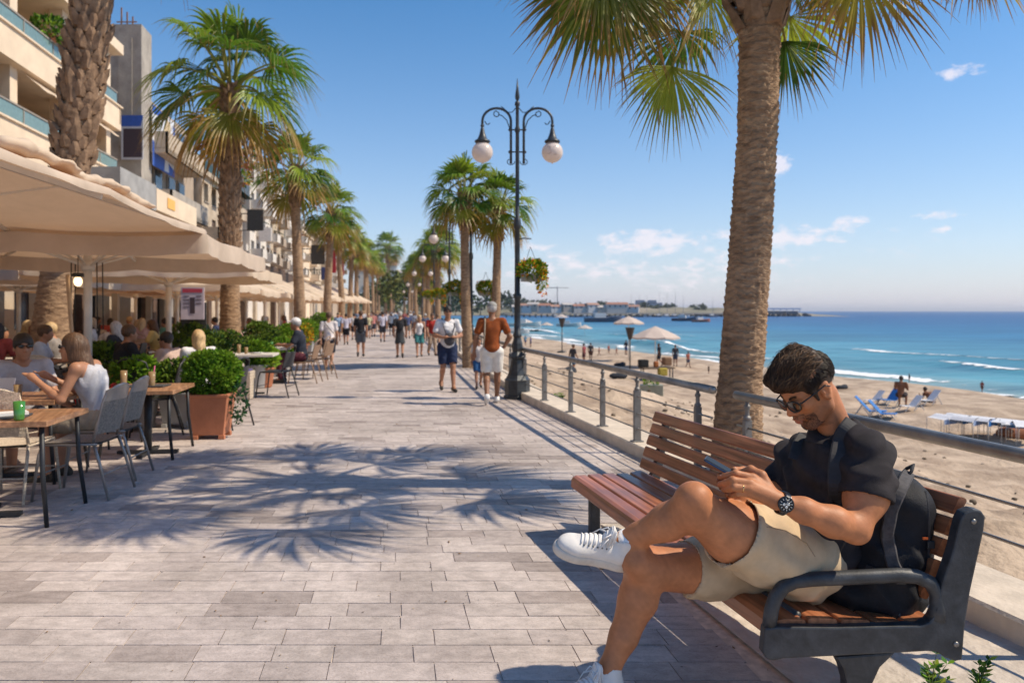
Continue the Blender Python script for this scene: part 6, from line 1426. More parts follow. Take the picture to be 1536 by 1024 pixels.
for i,(x,y,w_,h_,r,cl__,l) in enumerate([(-4.75,9.75,.4,.42,.30,BG,'round bright bush behind the seated woman'),(-5.0,9.2,.3,.4,.20,[srgb(190,40,40),srgb(160,50,60),srgb(60,100,30)],'small red flowering plant left of the round bush'),(-4.35,10.0,.4,.42,.27,DG,'dark round bush between the bright bushes'),(-5.4,14.4,.5,.45,.42,DG,'dark hedge bush in front of the golden frond palm'),(-5.9,14.9,.5,.45,.40,BG,'bright hedge bush left of the golden frond palm'),(-4.95,14.9,.45,.42,.30,BG,'bush right in front of the golden frond palm trunk'),(-5.35,16.2,.45,.45,.32,DG,'dark bush behind the pale table'),(-4.85,15.0,.42,.36,.28,[srgb(150,175,50),srgb(120,160,44)],'low lime green bush in an orange pot by the pale table'),(-6.0,18.3,.5,.5,.45,DG,'dark bush past the golden frond palm'),(-5.9,20,.5,.5,.4,BG,'bush near the far brown chairs'),(-5.3,17.6,.4,.4,.3,BG,'green bush behind the person in the white cap'),(-6.1,22,.5,.5,.4,FC+LG,'orange flowering bush along the walkway edge'),(-6.6,24.5,.5,.5,.45,BG,'bush along the edge of the far tables'),(-6.2,11.6,.45,.45,.35,DG,'dark bush by the thick palm'),(-7.2,28,.5,.5,.5,DG,'dark bush farther along the cafe edge'),(-7.9,32,.5,.6,.5,BG,'bush far along the cafe edge'),(-7.0,16.5,.5,.5,.45,DG,'dark bush deep under the third parasol')]):
    pot((x,y,0),w_,h_,l,r,20+i,cl__,n=900,ls=.07,kind='round' if i%2 else 'square',potm=terra if i in(7,1,11) else metal_g)
# woven box planter
t=thing('woven_planter','pale woven rattan box next to the black bistro chair','planter box',(-4.62,13.1,0),rz=.1); mb=MB(); mb.box((0,0,.24),(.36,.36,.46)); 
for z in range(9): mb.box((0,0,.05+z*.05),(.37,.37,.018))
mb.build('box',rattc,t); mb=MB(); mb.box((0,0,.49),(.30,.30,.03)); mb.build('lid',cmat((.12,.10,.22)),t)
# ================= seated people near
pw=person('woman with long brown hair in a grey tank top leaning over the cafe table',(-3.70,6.93,-.03),PI+.12,1.78,kind='lean2',fem=True,sleeve='tank',bot='shorts',hair='long',hc='brown',top=(.46,.46,.50),low=(.30,.25,.19),skin=1,res=.010,glasses=True,shoe=(.06,.05,.04))
person('person in sunglasses and pale grey t-shirt sitting at the left edge table',(-4.93,7.7,-.13),-.85,1.85,kind='sit',res=.011,glasses=True,top=(.42,.40,.42),low=(.08,.08,.1),skin=0,hc='dark',fat=1.1)
person('blonde person in a white top seated behind the large pot, facing away',(-4.25,10.45,-.02),2.2,1.66,kind='sit',fem=True,hair='long',hc='blond',top=(.62,.60,.62),low=(.1,.1,.12),skin=3,res=.014)
person('person in a black t-shirt seated behind the round bush',(-5.45,10.7,0),.9,1.72,kind='sit',res=.014,top=blk,low=(.05,.05,.06),skin=0,hc='brown')
person('person with dark hair seated beside the black t-shirt, looking at a tablet',(-4.85,10.95,-.06),PI-.2,1.66,kind='sit',fem=True,hair='short',res=.014,top=(.45,.33,.28),low=(.1,.08,.08),skin=1,hc='dark',glasses=True)
mb=MB(); mb.box((0,0,0),(.02,.17,.23),ry=.25); tag(mb.build('tablet',dark_m,loc=(-5.28,10.95,.93),bevel=.004),'dark tablet held upright by the seated person','tablet')
person('person in a white cap and navy t-shirt seated at the edge of the walkway',(-4.40,16.0,.0),PI+.1,1.78,kind='sit',res=.016,bot='long',top=(.03,.035,.05),low=(.08,.02,.03),cap=(.70,.66,.64),skin=0,hc='grey')
person('person in a pale blue shirt seated at the far left behind the sunglasses wearer',(-7.0,11.3,0),.4,1.7,kind='sit',res=.02,top=(.45,.50,.60),low=(.1,.1,.1),skin=1,hc='brown')
# diners in the shade
tops=[((.03,.03,.035),'black'),((.6,.58,.58),'white'),((.35,.07,.06),'red'),((.12,.16,.3),'blue'),((.5,.3,.25),'coral'),((.25,.22,.2),'grey brown'),((.55,.45,.2),'mustard'),((.08,.18,.12),'dark green')]
hn=['dark','brown','blond','grey']
rng=random.Random(12); nd_=0
place=['by the thick palm','near the menu board','beside the hedge','close to the shop doors','beyond the second palm','deep under the parasols','in the farther tables','past the golden palm']
for row_,(u,v) in enumerate([(-6.2,12.6),(-5.6,14.2),(-6.9,15.6),(-5.9,17.0),(-7.8,18.2),(-4.6+.0,20.5),(-6.6,20.6),(-8.6,13.9),(-9.4,17.2),(-8.9,21.5),(-6.0,23.5),(-5.2,26.5),(-7.2,26.0),(-5.6,30),(-7.8,30),(-5.4,34),(-9.3,25.5)]):
    c=P(u,v)
    table_obj('cafe table with diners %s, number %s row'%(place[row_%8],['first','second','third'][row_//8]) if 0 else 'cafe table in the shade '+place[row_%8]+(' with diners' if row_<8 else ' farther back' if row_<16 else ' at the very back'),(c.x,c.y,0),ROT,.8,.8,.73,tw if row_%2 else tabw,'shaded cafe tables',False)
    for s in(0,1,2):
        if s==2 and row_%2: continue
        a=[0.1,PI+.1,PI/2][s]+rng.uniform(-.3,.3); q=Vector((c.x-math.cos(a)*.62,c.y-math.sin(a)*.62,0)); tc_,tn=tops[(row_*3+s*5)%8]; h__=hn[(row_+s*2)%4]
        fem=(row_+s)%2==0; L_='diner with %s hair in a %s top %s'%({'dark':'dark','brown':'brown','blond':'blond','grey':'grey'}[h__],tn,place[row_%8])
        person(L_,q,a,1.72,kind='sit' if (row_+s)%3 else 'lean',fem=fem,hair='long' if fem else 'short',hc=h__,top=tc_,low=blk,res=.03 if v>16 else .022,skin=(row_+s)%4,grp='diners in the shade of the parasols')
        dup([cC,cD,cE][(row_+s)%3],['cream rattan','black metal','brown rattan'][(row_+s)%3]+' chair of the %s haired diner in %s top '%(h__,tn)+place[row_%8],(q.x-math.cos(a)*.02,q.y-math.sin(a)*.02,0),a,group='chairs of the shaded tables'); nd_+=1
# ================= the seated man
from mathutils.bvhtree import BVHTree
S=WY
def normals(V,Q):
    a=V[Q[:,2]]-V[Q[:,0]]; b=V[Q[:,3]]-V[Q[:,1]]; n=np.cross(a,b); N_=np.zeros_like(V)
    for c in range(4):
        for q in range(3): N_[:,q]+=np.bincount(Q[:,c],n[:,q],len(V))
    return N_/np.maximum(np.linalg.norm(N_,axis=1,keepdims=True),1e-9)
def snoise(P_,f,seed,n=7):
    r=np.random.RandomState(seed); o=np.zeros(len(P_)); p=P_*f
    w=np.stack([np.sin(p@r.normal(size=3)+r.rand()*6) for _ in range(3)],1)
    p=p+.9*w
    for _ in range(n): d=r.normal(size=3); d*=r.uniform(.6,1.6)/np.linalg.norm(d); o+=np.sin(p@d+r.rand()*6.28)
    return o/n**.5
def displace(V,Q,fn):
    return V+normals(V,Q)*fn(V)[:,None]
def sobj2(name,sdf,h,m,parent,disp=None,colf=None,post=None,rel=0):
    V,Q=sdf.mesh(h,post)
    if rel: V=relax(V,Q,rel)
    if disp is not None: V=displace(V,Q,disp)
    o=bpy.data.objects.new(name,nmesh(name,V,Q,m,colf(V) if colf else None)); COL.objects.link(o)
    if parent: o.parent=parent
    return o,V,Q
# head frame
O=S(1211,582,3.10); hs_=1.14
f_=Vector((-.76,-.24,-.575)).normalized(); u_=(Vector((0,0,1))-f_*f_.z).normalized(); l_=u_.cross(f_).normalized()
HM=Matrix((f_,l_,u_)).transposed()          # columns f,l,u
def hp(x,y,z): return O+HM@Vector((x,y,z))*hs_
HM4=HM.to_4x4()
b=SDF()
def he(c,r,k=.02,op='u',rot=None):
    M=HM if rot is None else HM@rot
    b.ell(hp(*c),tuple(q*hs_ for q in r),np.array(M),k*hs_,op)
def hc_(a,c,ra,rb,k=.015,op='u'): b.cone(hp(*a),hp(*c),ra*hs_,rb*hs_,k*hs_,op)
hipL,midL,kneL=S(1208,840,3.05),S(1098,798,2.90),S(1042,763,2.83)
ankL=S(926,816,2.98)
hipR,midR,kneR,ankR=S(1190,835,3.28),S(1060,850,3.13),S(970,851,3.0),S(914,1003,2.95)
pel=S(1208,836,3.14); bel=S(1225,785,3.13); che=S(1252,722,3.13)
shL,elL,wrL=S(1302,688,2.97),S(1284,793,2.83),S(1170,753,2.78)
shR,elR,wrR=S(1198,690,3.33),S(1168,765,3.25),S(1124,758,2.99)
nb=S(1258,655,3.13)
# torso and limbs
b.ell(pel,(.12,.15,.10),k=.04); b.cone(pel,bel,.125,.125,.05); b.cone(bel,che,.12,.135,.06); b.cone(shL,shR,.058,.055,.05)
b.cone(nb,hp(-.035,0,-.06),.068,.060,.03)
b.cone(nb+V3(.03,0,-.015),S(1292,680,3.02),.055,.045,.05)
b.chain([hipL,midL,kneL],[.112,.106,.079],.05)
b.chain([kneL,S(1002,783,2.89),S(957,802,2.95),ankL,S(936,826,3.0)],[.076,.066,.044,.037,.040],.025)
b.ell(S(1040,745,2.80),(.06,.06,.055),k=.04)
b.chain([hipR,midR,kneR],[.105,.105,.084],.05)
b.chain([kneR,S(957,898,3.0),S(935,955,2.975),ankR,ankR+V3(.01,0,-.05)],[.080,.074,.055,.040,.042],.025)
b.ell(S(955,842,2.95),(.055,.055,.06),k=.04)
b.chain([shL,S(1299,745,2.90),elL],[.066,.075,.050],.04)
b.chain([elL,S(1250,782,2.80),S(1205,765,2.785),wrL],[.050,.054,.043,.030],.03)
b.chain([shR,elR],[.08,.055],.04); b.chain([elR,elR.lerp(wrR,.35),wrR],[.052,.052,.032],.03)
# left hand
kn=[S(1129,716,2.805),S(1125,724,2.778),S(1124,733,2.766),S(1127,741,2.772)]
pp=[S(1104,710,2.80),S(1099,720,2.772),S(1101,730,2.764),S(1107,740,2.775)]
tp=[S(1081,716,2.845),S(1081,727,2.825),S(1087,736,2.812),S(1095,744,2.812)]
for i in range(4):
    b.cone(wrL.lerp(kn[i],.15),kn[i],.026,.0150,.018)
for i in range(4):
    r=(.0135,.0138,.013,.0115)[i]
    b.cone(kn[i],pp[i],r+.0008,r-.0004,.006); b.ell(pp[i],r+.0007,k=.004); b.cone(pp[i],pp[i].lerp(tp[i],.55),r-.0008,r-.0015,.004); b.cone(pp[i].lerp(tp[i],.55),tp[i]+V3(0,.012,0),r-.0012,r-.003,.004)
b.chain([wrL.lerp(kn[0],.25),S(1142,713,2.82),S(1126,704,2.845),S(1111,708,2.868)],[.024,.0175,.0145,.0115],.008)
# right hand
knR=[S(1113,722,2.945),S(1108,729,2.93),S(1106,737,2.925),S(1108,746,2.93)]
ppR=[S(1093,717,2.93),S(1087,725,2.912),S(1088,734,2.906),S(1094,743,2.912)]
tpR=[S(1079,712,2.90),S(1077,721,2.885),S(1081,731,2.876),S(1089,741,2.88)]
for i in range(4):
    b.cone(wrR.lerp(knR[i],.15),knR[i],.026,.0150,.018)
for i in range(4):
    r=(.0132,.0135,.0128,.0112)[i]; b.cone(knR[i],ppR[i],r,r-.0006,.006); b.cone(ppR[i],tpR[i],r-.0008,r-.0032,.004)
b.chain([wrR.lerp(knR[0],.25),S(1124,716,2.93),S(1115,705,2.905),S(1101,704,2.878)],[.024,.0175,.0145,.0115],.008)
# head
he((-.012,0,.035),(.098,.078,.088)); he((.03,0,-.035),(.062,.058,.080),.03)
for sg in(1,-1):
    hc_((-.02,.056*sg,-.03),(.0,.054*sg,-.07),.017,.016,.02); hc_((.0,.054*sg,-.07),(.065,.020*sg,-.108),.016,.017,.02)
    he((.058,.043*sg,-.018),(.026,.020,.022),.02); hc_((.080,.014*sg,.022),(.066,.046*sg,.022),.011,.010,.014)
he((.072,0,-.108),(.018,.022,.016),.015)
for sg in(1,-1): he((.093,.031*sg,.003),(.016,.018,.011),.012,'s')
for sg in(1,-1): he((.078,.031*sg,.002),(.013,.014,.012),.004)
hc_((.085,0,.012),(.112,0,-.026),.0085,.0095,.012); he((.108,0,-.031),(.011,.012,.009),.006)
for sg in(1,-1): he((.098,.0125*sg,-.036),(.010,.0075,.0075),.005)
he((.088,0,-.058),(.016,.024,.016),.012)
he((.101,0,-.0635),(.007,.022,.0052),.004); he((.098,0,-.0755),(.0075,.019,.0065),.004); hc_((.108,.018,-.0693),(.108,-.018,-.0693),.0022,.0022,.003,'s'); he((.094,0,-.088),(.008,.015,.005),.006,'s')
for sg in(1,-1):
    rt=Matrix.Rotation(-.25,3,'Y')
    he((-.012,.077*sg,-.008),(.020,.010,.034),.006,'u',rt); he((-.006,.086*sg,-.006),(.011,.008,.022),.004,'s',rt); he((-.008,.080*sg,-.036),(.009,.006,.010),.004); he((.001,.083*sg,-.010),(.004,.004,.008),.003)
skin_c=np.array((.46,.185,.082)); lipc=np.array((.40,.13,.10)); beardc=np.array((.085,.045,.03)); 
Mi=np.array(HM.transposed()); On=np.array(O)
def hloc(V): return ((V-On)@Mi.T)/hs_
def skincol(V):
    C=np.tile(skin_c,(len(V),1)); n1=snoise(V,22,3); n2=snoise(V,90,4)
    C*=(1+.075*n1+.05*n2+.04*snoise(V,300,6))[:,None]
    L_=hloc(V); x,y,z=L_[:,0],L_[:,1],L_[:,2]; ay=np.abs(y); hd=(np.linalg.norm(L_,axis=1)<.17)&(z>-.135)
    jw=np.clip((-z-.040-.35*np.clip(.055-x,0,1)*0+.0)/.02,0,1)*np.clip((x+.012)/.02,0,1)*hd
    side=np.clip((ay-.040)/.015,0,1)*np.clip((.035-np.abs(x-.0))/.03,0,1)*np.clip((.0-z)/.03,0,1)*hd*.9
    up=np.exp(-((z+.050)/.008)**2)*(ay<.032)*(x>.07)*hd
    bw=np.clip(np.maximum(np.maximum(jw,side),up),0,1); bw*=np.clip((-z-.02)/.02,0,1)
    lip=np.exp(-(((z+.0695)/.0115)**2+(y/.023)**2)**2)*(x>.085)*hd
    bw=bw*(1-lip)*(.40+.06*snoise(V,230,9)); bw=np.clip(bw,0,.6)
    C=C*(1-bw[:,None])+beardc*bw[:,None]; C=C*(1-.6*lip[:,None])+lipc*.6*lip[:,None]
    rd=np.exp(-((x-.108)**2+y**2+(z+.03)**2)/.018**2)*hd; C=C*(1+rd[:,None]*np.array((.12,-.05,-.08)))
    return np.clip(C,0,1)
man_skin=mat('man_skin',attr=True,rough=.52,var=.07,vs=18,bump=.25,bs=160,bd=.0025,sub=.04,spec=.3)
man,MV,MQ=sobj2('person',b,.0052,man_skin,None,disp=lambda V:.0012*snoise(V,16,5),colf=skincol)
tag(man,'man in black t-shirt and beige shorts sitting cross legged on the bench','person')
# ---- t-shirt
shirt_m=mat('man_shirt',(.027,.023,.025),.88,var=.25,vs=14,bump=.5,bs=220,bd=.002,spec=.25)
c=SDF(); 
lat=(shL-shR).normalized(); fr=Vector((-.9,-.33,-.28)).normalized()
CM=Matrix((fr,lat,fr.cross(lat))).transposed()
c.ell(che,(.145,.192,.19),np.array(CM),.05); c.cone(bel,che,.145,.14,.07); c.cone(S(1222,812,3.13),bel,.152,.150,.05)
c.cone(shL,shR,.075,.072,.05); c.cone(nb+V3(.025,0,.0),S(1302,676,2.99),.072,.068,.05); c.cone(nb+V3(-.03,0,-.03),S(1198,682,3.3),.06,.06,.05); c.cone(S(1238,815,3.13),S(1266,858,3.17),.150,.125,.05); c.ell(che+fr*.07+lat*.085+V3(0,0,.035),(.075,.08,.07),np.array(CM),.05); c.ell(che+fr*.07-lat*.085+V3(0,0,.035),(.075,.08,.07),np.array(CM),.05)
c.cone(nb+V3(.01,0,-.02),nb,.09,.082,.04)
c.chain([shL,S(1301,722,2.93)],[.076,.088],.04); c.cone(S(1301,722,2.93),S(1300,742,2.905),.088,.099,.02)
c.chain([shR,S(1177,724,3.3)],[.075,.080],.04)
c.cone(S(1299,744,2.90),S(1298,753,2.893),.080,.120,.003,'s'); c.cone(S(1174,730,3.3),S(1170,755,3.27),.075,.11,.008,'s')
hn_=(hp(-.035,0,-.06)-nb).normalized(); c.cone(nb+hn_*.032,nb+hn_*.25,.071,.16,.010,'s')
def shirtfold(V):
    a=(V-np.array(che)); s=a@np.array(fr.cross(lat)); l=a@np.array(lat)
    d=.0055*np.sin(70*(s+.5*l)+2.2*snoise(V,6,11))*np.clip(.55+.5*snoise(V,5,12),0,1)      # diagonal drag folds
    d+=.0045*(1-np.abs(np.sin(34*(l-.35*s)+2.5*snoise(V,5,13))))*np.clip(.4+.6*snoise(V,4,14),0,1.2)
    low=np.clip((-s-.02)/.12,0,1); d+=.009*low*(1-np.abs(np.sin(46*s+2.0*snoise(V,7,15))))*np.clip(.5+.6*snoise(V,5,16),0,1.2)
    arm=np.clip(1-np.linalg.norm(V-np.array(S(1300,735,2.92)),axis=1)/.12,0,1); d+=.003*arm*np.sin(32*(V[:,0]+.6*V[:,2])+2*snoise(V,9,17))
    hm=np.clip((np.array((V-np.array(S(1300,742,2.905)))@np.array((shL-S(1300,742,2.905)).normalized())))/.04,0,1); hm=np.where(np.linalg.norm(V-np.array(S(1300,742,2.905)),axis=1)<.16,hm,1); return (d*2.9+.005)*hm
shirt,SV,SQ=sobj2('t_shirt',c,.0062,shirt_m,man,disp=shirtfold)
# ---- shorts
short_m=mat('man_shorts',(.54,.41,.265),.85,var=.10,vs=10,bump=.35,bs=260,bd=.0015,spec=.2)
c=SDF(); c.ell(pel+V3(-.01,0,0),(.165,.195,.125),k=.04); c.cone(pel,S(1224,808,3.13),.15,.145,.03)
heL=hipL.lerp(midL,.93); heR=hipR.lerp(midR,1.02).lerp(kneR,.22)
c.chain([hipL,hipL.lerp(midL,.6),heL],[.155,.142,.139],.05); c.chain([hipR,midR,heR],[.145,.118,.108],.05)
dL=(kneL-heL).normalized(); dR=(kneR-hipR).normalized()
c.cone(heL+dL*.015,heL+dL*.19,.122,.19,.006,'s'); c.cone(heR+dR*.01,heR+dR*.16,.094,.15,.006,'s')
c.cone(heL-dL*.06,heL+dL*.05,.112,.126,.004,'s'); c.cone(heR-dR*.06,heR+dR*.03,.092,.098,.004,'s')
def shortfold(V):
    ax=np.array((midL-hipL).normalized()); s=(V-np.array(hipL))@ax
    d=.009*(1-np.abs(np.sin(26*V[:,1]+30*V[:,2]+1.8*snoise(V,6,21))))*np.clip(.35+.6*snoise(V,5,22),0,1.2)
    d+=.010*(1-np.abs(np.sin(34*s+2.2*snoise(V,6,23))))*np.clip((.10-s)/.14,0,1)*np.clip(.5+.5*snoise(V,4,24),0,1.2)
    d+=.004*snoise(V,24,25); return d*2.0-.004
shorts,HV,HQ=sobj2('shorts',c,.0060,short_m,man,disp=shortfold)
bS=BVHTree.FromPolygons([tuple(v) for v in SV],SQ.tolist()); bH=BVHTree.FromPolygons([tuple(v) for v in HV],HQ.tolist()); bB=BVHTree.FromPolygons([tuple(v) for v in MV],MQ.tolist())
def hit(bv,px,py,off=.003):
    o=Vector((0,0,H)); d=(WY(px,py,1.)-o).normalized(); r=bv.ray_cast(o,d)
    if r[0] is None: return None
    n=r[1] if r[1].dot(d)<0 else -r[1]
    return r[0]+n*off
def seamline(bv,pts,r,m,name,par,off=.001,sub=6,n=5,flat=None):
    P_=[]
    for a,c2 in zip(pts,pts[1:]):
        for i in range(sub):
            t=i/sub; q=hit(bv,a[0]+(c2[0]-a[0])*t,a[1]+(c2[1]-a[1])*t,off)
            if q is not None and (not P_ or (q-P_[-1]).length<.08): P_.append(q)
    if len(P_)<2: return None
    mb=MB(); mb.tube(P_,r,n=n,flat=flat); return mb.build(name,m,par)
seam=cmat((.36,.27,.18)); seamline(bH,[(1104,765),(1107,790),(1098,818),(1082,838)],.0015,seam,'hem_stitch',shorts,0)
seamline(bH,[(1122,775),(1160,800),(1200,828),(1222,850)],.0018,seam,'side_seam',shorts,0)
seamline(bH,[(1150,790),(1178,795),(1210,815),(1225,838)],.0022,seam,'pocket_edge',shorts,.0005)
seamline(bH,[(1030,824),(1034,850),(1030,872)],.0015,seam,'hem_stitch',shorts,0)
seamline(bS,[(1266,735),(1285,741),(1305,744),(1328,748)],.002,cmat((.03,.026,.027)),'sleeve_stitch',shirt,0)
seamline(bS,[(1196,655),(1215,664),(1238,666),(1262,655),(1280,637)],.0028,cmat((.028,.024,.025)),'collar',shirt,.0005)
# ---- hair
hair_m=mat('man_hair',attr=True,rough=.5,spec=.32,var=.2,vs=60)
c=SDF()
def he2(cc,r,k=.01,op='u'): c.ell(hp(*cc),tuple(q*hs_ for q in r),np.array(HM),k*hs_,op)
he2((-.015,0,.040),(.103,.083,.090)); he2((.055,0,.088),(.050,.062,.036),.03); he2((.085,.022,.088),(.034,.036,.026),.012); he2((.078,-.028,.090),(.030,.030,.024),.012); he2((.03,.03,.122),(.04,.03,.018),.012); he2((-.03,-.02,.124),(.045,.03,.016),.012); he2((-.01,0,.105),(.07,.06,.03),.03)
he2((.125,0,-.035),(.085,.12,.088),.012,'s'); he2((.02,0,-.10),(.13,.14,.085),.015,'s'); he2((-.008,.092,-.016),(.030,.030,.040),.006,'s'); he2((-.008,-.092,-.016),(.030,.030,.040),.006,'s')
for sg in(1,-1): c.cone(hp(.028,.070*sg,.01),hp(.026,.070*sg,-.022),.009*hs_,.005*hs_,.008)
def hdisp(V):
    L_=hloc(V); return .0045*hs_*snoise(np.stack([L_[:,0]*.35,L_[:,1]*1.6,L_[:,2]*.6],1),75,31)*np.clip((L_[:,2]-.01)/.05,.15,1)
hair,HV_,HQ_=sobj2('hair',c,.0048,hair_m,man,disp=hdisp,colf=lambda V: np.tile(np.array((.040,.022,.012)),(len(V),1)))
bHair=BVHTree.FromPolygons([tuple(v) for v in HV_],HQ_.tolist()); rng=random.Random(55); mb=MB()
EC=Vector((-.012,0,.042)); ER=Vector((.108,.088,.096))
def onE(d,k=1.): return Vector((EC.x+ER.x*d.x*k,EC.y+ER.y*d.y*k,EC.z+ER.z*d.z*k))
for i in range(6500):
    d=Vector((rng.gauss(0,1),rng.gauss(0,1),rng.gauss(0,1))).normalized()
    topq=d.z>.32 and d.x>-.55
    if not topq and (d.z<-.28 or d.x>.55): continue
    if d.x>.72 and d.z<.35: continue
    if abs(d.y)>.6 and -.75<d.z<.02 and -.45<d.x<.3: continue
    if abs(d.y)>.75 and d.z<-.12 and d.x>-.4: continue
    p=onE(d,.97); pts=[]; 
    if topq:
        ln=rng.uniform(.045,.085); fx=Vector((1.,.25*math.sin(d.y*9+3*d.x)+rng.uniform(-.35,.35)+.25,.25)); lift=rng.uniform(.003,.014)
    else: ln=rng.uniform(.018,.032); fx=Vector((-.35+.5*(d.x>0),0,-1.)); lift=rng.uniform(.001,.006)
    st=7; cur=p; curl=rng.uniform(-1,1); dirv=fx
    cl_k=rng.choice((-1,1))*rng.uniform(.0,.9)
    for k in range(st+1):
        t=k/st; nrm=Vector(((cur.x-EC.x)/ER.x**2,(cur.y-EC.y)/ER.y**2,(cur.z-EC.z)/ER.z**2)).normalized()
        q0=hp(*cur); nn_=HM@nrm; r_=bHair.ray_cast(q0+nn_*.09,-nn_,.12); q1=r_[0] if r_[0] is not None else q0; pts.append(q1+nn_*(lift*math.sin(t*2.4)*hs_+.0015)); tg=(dirv-nrm*dirv.dot(nrm)); tg.normalize(); sd2=nrm.cross(tg)
        dd_=(tg+sd2*cl_k*(t-.2)*1.6+sd2*.18*math.sin(t*9+curl*5)).normalized(); cur=cur+dd_*ln/st
        nr=Vector(((cur.x-EC.x)/ER.x,(cur.y-EC.y)/ER.y,(cur.z-EC.z)/ER.z)); cur=Vector((EC.x+ER.x*nr.x/nr.length,EC.y+ER.y*nr.y/nr.length,EC.z+ER.z*nr.z/nr.length))
    if i%22==0 and topq: pts=[q+(HM@Vector((.4,rng.uniform(-.6,.6),1)))*(.016*(k_/7)**1.5)*rng.uniform(.5,1.3) for k_,q in enumerate(pts)]
    r0=rng.uniform(.0006,.0014); cc=rng.choice(((.030,.016,.009),(.05,.026,.013),(.09,.045,.022),(.17,.09,.042))) if topq else (.022,.013,.009)
    mb.tube(pts,[r0*q for q in(.8,1,1,1,.9,.7,.45,.15)],n=3,cap=False,cols=[cc]*(st+1))
mb.build('hair_strands',hair_m,hair)
# stubble hairs on the jaw
mb=MB()
for i in range(2600):
    a=rng.uniform(0,1); sg=rng.choice((1,-1)); y=sg*rng.uniform(0,.062); z=rng.uniform(-.125,-.045); x=.11
    o_=hp(.16,y*1.3,z); dn=(hp(0,y*.5,z*.9)-o_).normalized(); r=bB.ray_cast(o_,dn)
    if r[0] is None: continue
    q=r[0]; lq=hloc(np.array([q]))[0]
    if lq[2]>-.042 or lq[2]<-.125 or lq[0]<-.01: continue
    if abs(lq[1])<.023 and -.082<lq[2]<-.056: continue
    if lq[2]>-.055 and abs(lq[1])>.03 and lq[0]>.03+rng.random()*.03: continue
    n=r[1] if r[1].dot(dn)<0 else -r[1]; t_=(n*.5+HM@Vector((.1,0,-1))*.8+Vector((rng.uniform(-.3,.3),rng.uniform(-.3,.3),0))).normalized(); s=t_.cross(n).normalized()*.0007
    mb.add([q-s,q+s,q+t_*rng.uniform(.003,.0055)],[(0,1,2)],[(.03,.017,.011)]*3,sm=False)
mb.build('beard',hair_m,man)
for sg in(1,-1):
    mb=MB()
    for i in range(90):
        t=rng.random(); c0=hp(.092-.026*t*t,sg*(.012+.036*t),.022+.006*math.sin(t*3)+rng.uniform(-.004,.004)); dv=(HM@Vector((-.2*t,sg*1.,.3-.5*t))).normalized()*.009
        mb.tube([c0,c0+dv*.5+HM@Vector((.002,0,0)),c0+dv],[.0008,.0008,.0002],n=3,cap=False,cols=[(.03,.018,.012)]*3)
    mb.build('eyebrow',hair_m,man)
# ---- sunglasses
blackg=mat('glossy_black',(.012,.011,.010),.18,spec=.6)
mb=MB()
def lens(sg,mbx,rad,front,seg=22):
    cx,cy,cz=.106,.033*sg,.002
    vs=[]
    for j in range(seg):
        a=2*PI*j/seg; yy=cy+rad*1.22*math.cos(a); zz=cz+rad*.95*math.sin(a)-(.002 if sg*math.cos(a)<0 else 0)
        vs.append((cx-.9*max(0,abs(yy)-.018)**1.6*2.2+front,yy,zz))
    return vs
for sg in(1,-1):
    a=[hp(*q) for q in lens(sg,mb,.0225,0)]; m_=[hp(*q) for q in lens(sg,mb,.012,.0025)]; c0=hp(.106-.9*(.015)**1.6*2.2+.0035,.033*sg,.002)
    n=len(a); mb.add(a+m_+[c0],[(i,(i+1)%n,n+(i+1)%n,n+i) for i in range(n)]+[(n+i,n+(i+1)%n,2*n) for i in range(n)],sm=True)
gl=mb.build('sunglasses',mat('sun_lens',(.010,.008,.007),.06,spec=.9,coat=.5),man)
mb=MB()
for sg in(1,-1):
    a=[hp(*q) for q in lens(sg,mb,.0235,.0005)]; mb.tube(a+[a[0],a[1]],.0026*hs_,n=6)
    mb.tube([hp(.098,.058*sg,.009),hp(.085,.068*sg,.010),hp(.03,.078*sg,.010),hp(-.012,.086*sg,.012),hp(-.03,.085*sg,-.004)],[.0036,.0034,.003,.003,.002],n=6)
mb.tube([hp(.105,.012,.008),hp(.111,0,.010),hp(.105,-.012,.008)],.0026,n=6)
mb.build('frame',blackg,gl)
# ---- watch, ring
wm_=mat('watch_steel',(.10,.10,.105),.25,metal=.9); wc=S(1167,756,2.745); ax=(wrL-elL).normalized()
wb=MB(); e1=ax.orthogonal().normalized(); e2=ax.cross(e1); cw=wrL.lerp(elL,.03)
wt=MB(); 
for s_ in (-.008,-.003,.003,.008): wt.tube([cw+ax*s_+(e1*math.cos(a)+e2*math.sin(a))*.0395 for a in [2*PI*i/28 for i in range(30)]],.0042,n=6)
watch=wt.build('watch',wm_,man)
nw=(Vector((0,0,H))-cw).normalized(); nw=(nw-ax*nw.dot(ax)*.6).normalized(); wq=nw.to_track_quat('Z','Y').to_matrix().to_4x4(); wq.translation=cw+nw*.036
def lat_(prof,m,nm,par,n=28):
    q=MB(); q.lathe(prof,n=n); q.v=[tuple(wq@Vector(v)) for v in q.v]; return q.build(nm,m,par)
lat_([(.026,0),(.029,.004),(.029,.009),(.0255,.0115),(.0235,.0105)],mat('watch_case',(.05,.05,.052),.3,metal=.8),'case',watch)
lat_([(.0235,.0098),(.0235,.0106)],mat('watch_dial',(.02,.02,.022),.25),'dial',watch)
q=MB(); 
for i in range(12):
    a=2*PI*i/12; q.box((math.cos(a)*.0195,math.sin(a)*.0195,.0112),(.006,.0022,.0008),rz=a)
for (x,y) in((.008,0),(-.008,0),(0,-.009)): q.lathe([(.0052,.0108),(.0052,.0112),(.0042,.0112)],c=(x,y,0),n=12)
q.box((.003,.006,.0118),(.0015,.015,.0006),rz=-.4); q.box((-.004,.003,.0122),(.0015,.011,.0006),rz=1.0); q.v=[tuple(wq@Vector(v)) for v in q.v]; q.build('hands',mat('silver',(.6,.58,.55),.25,metal=.8),watch)
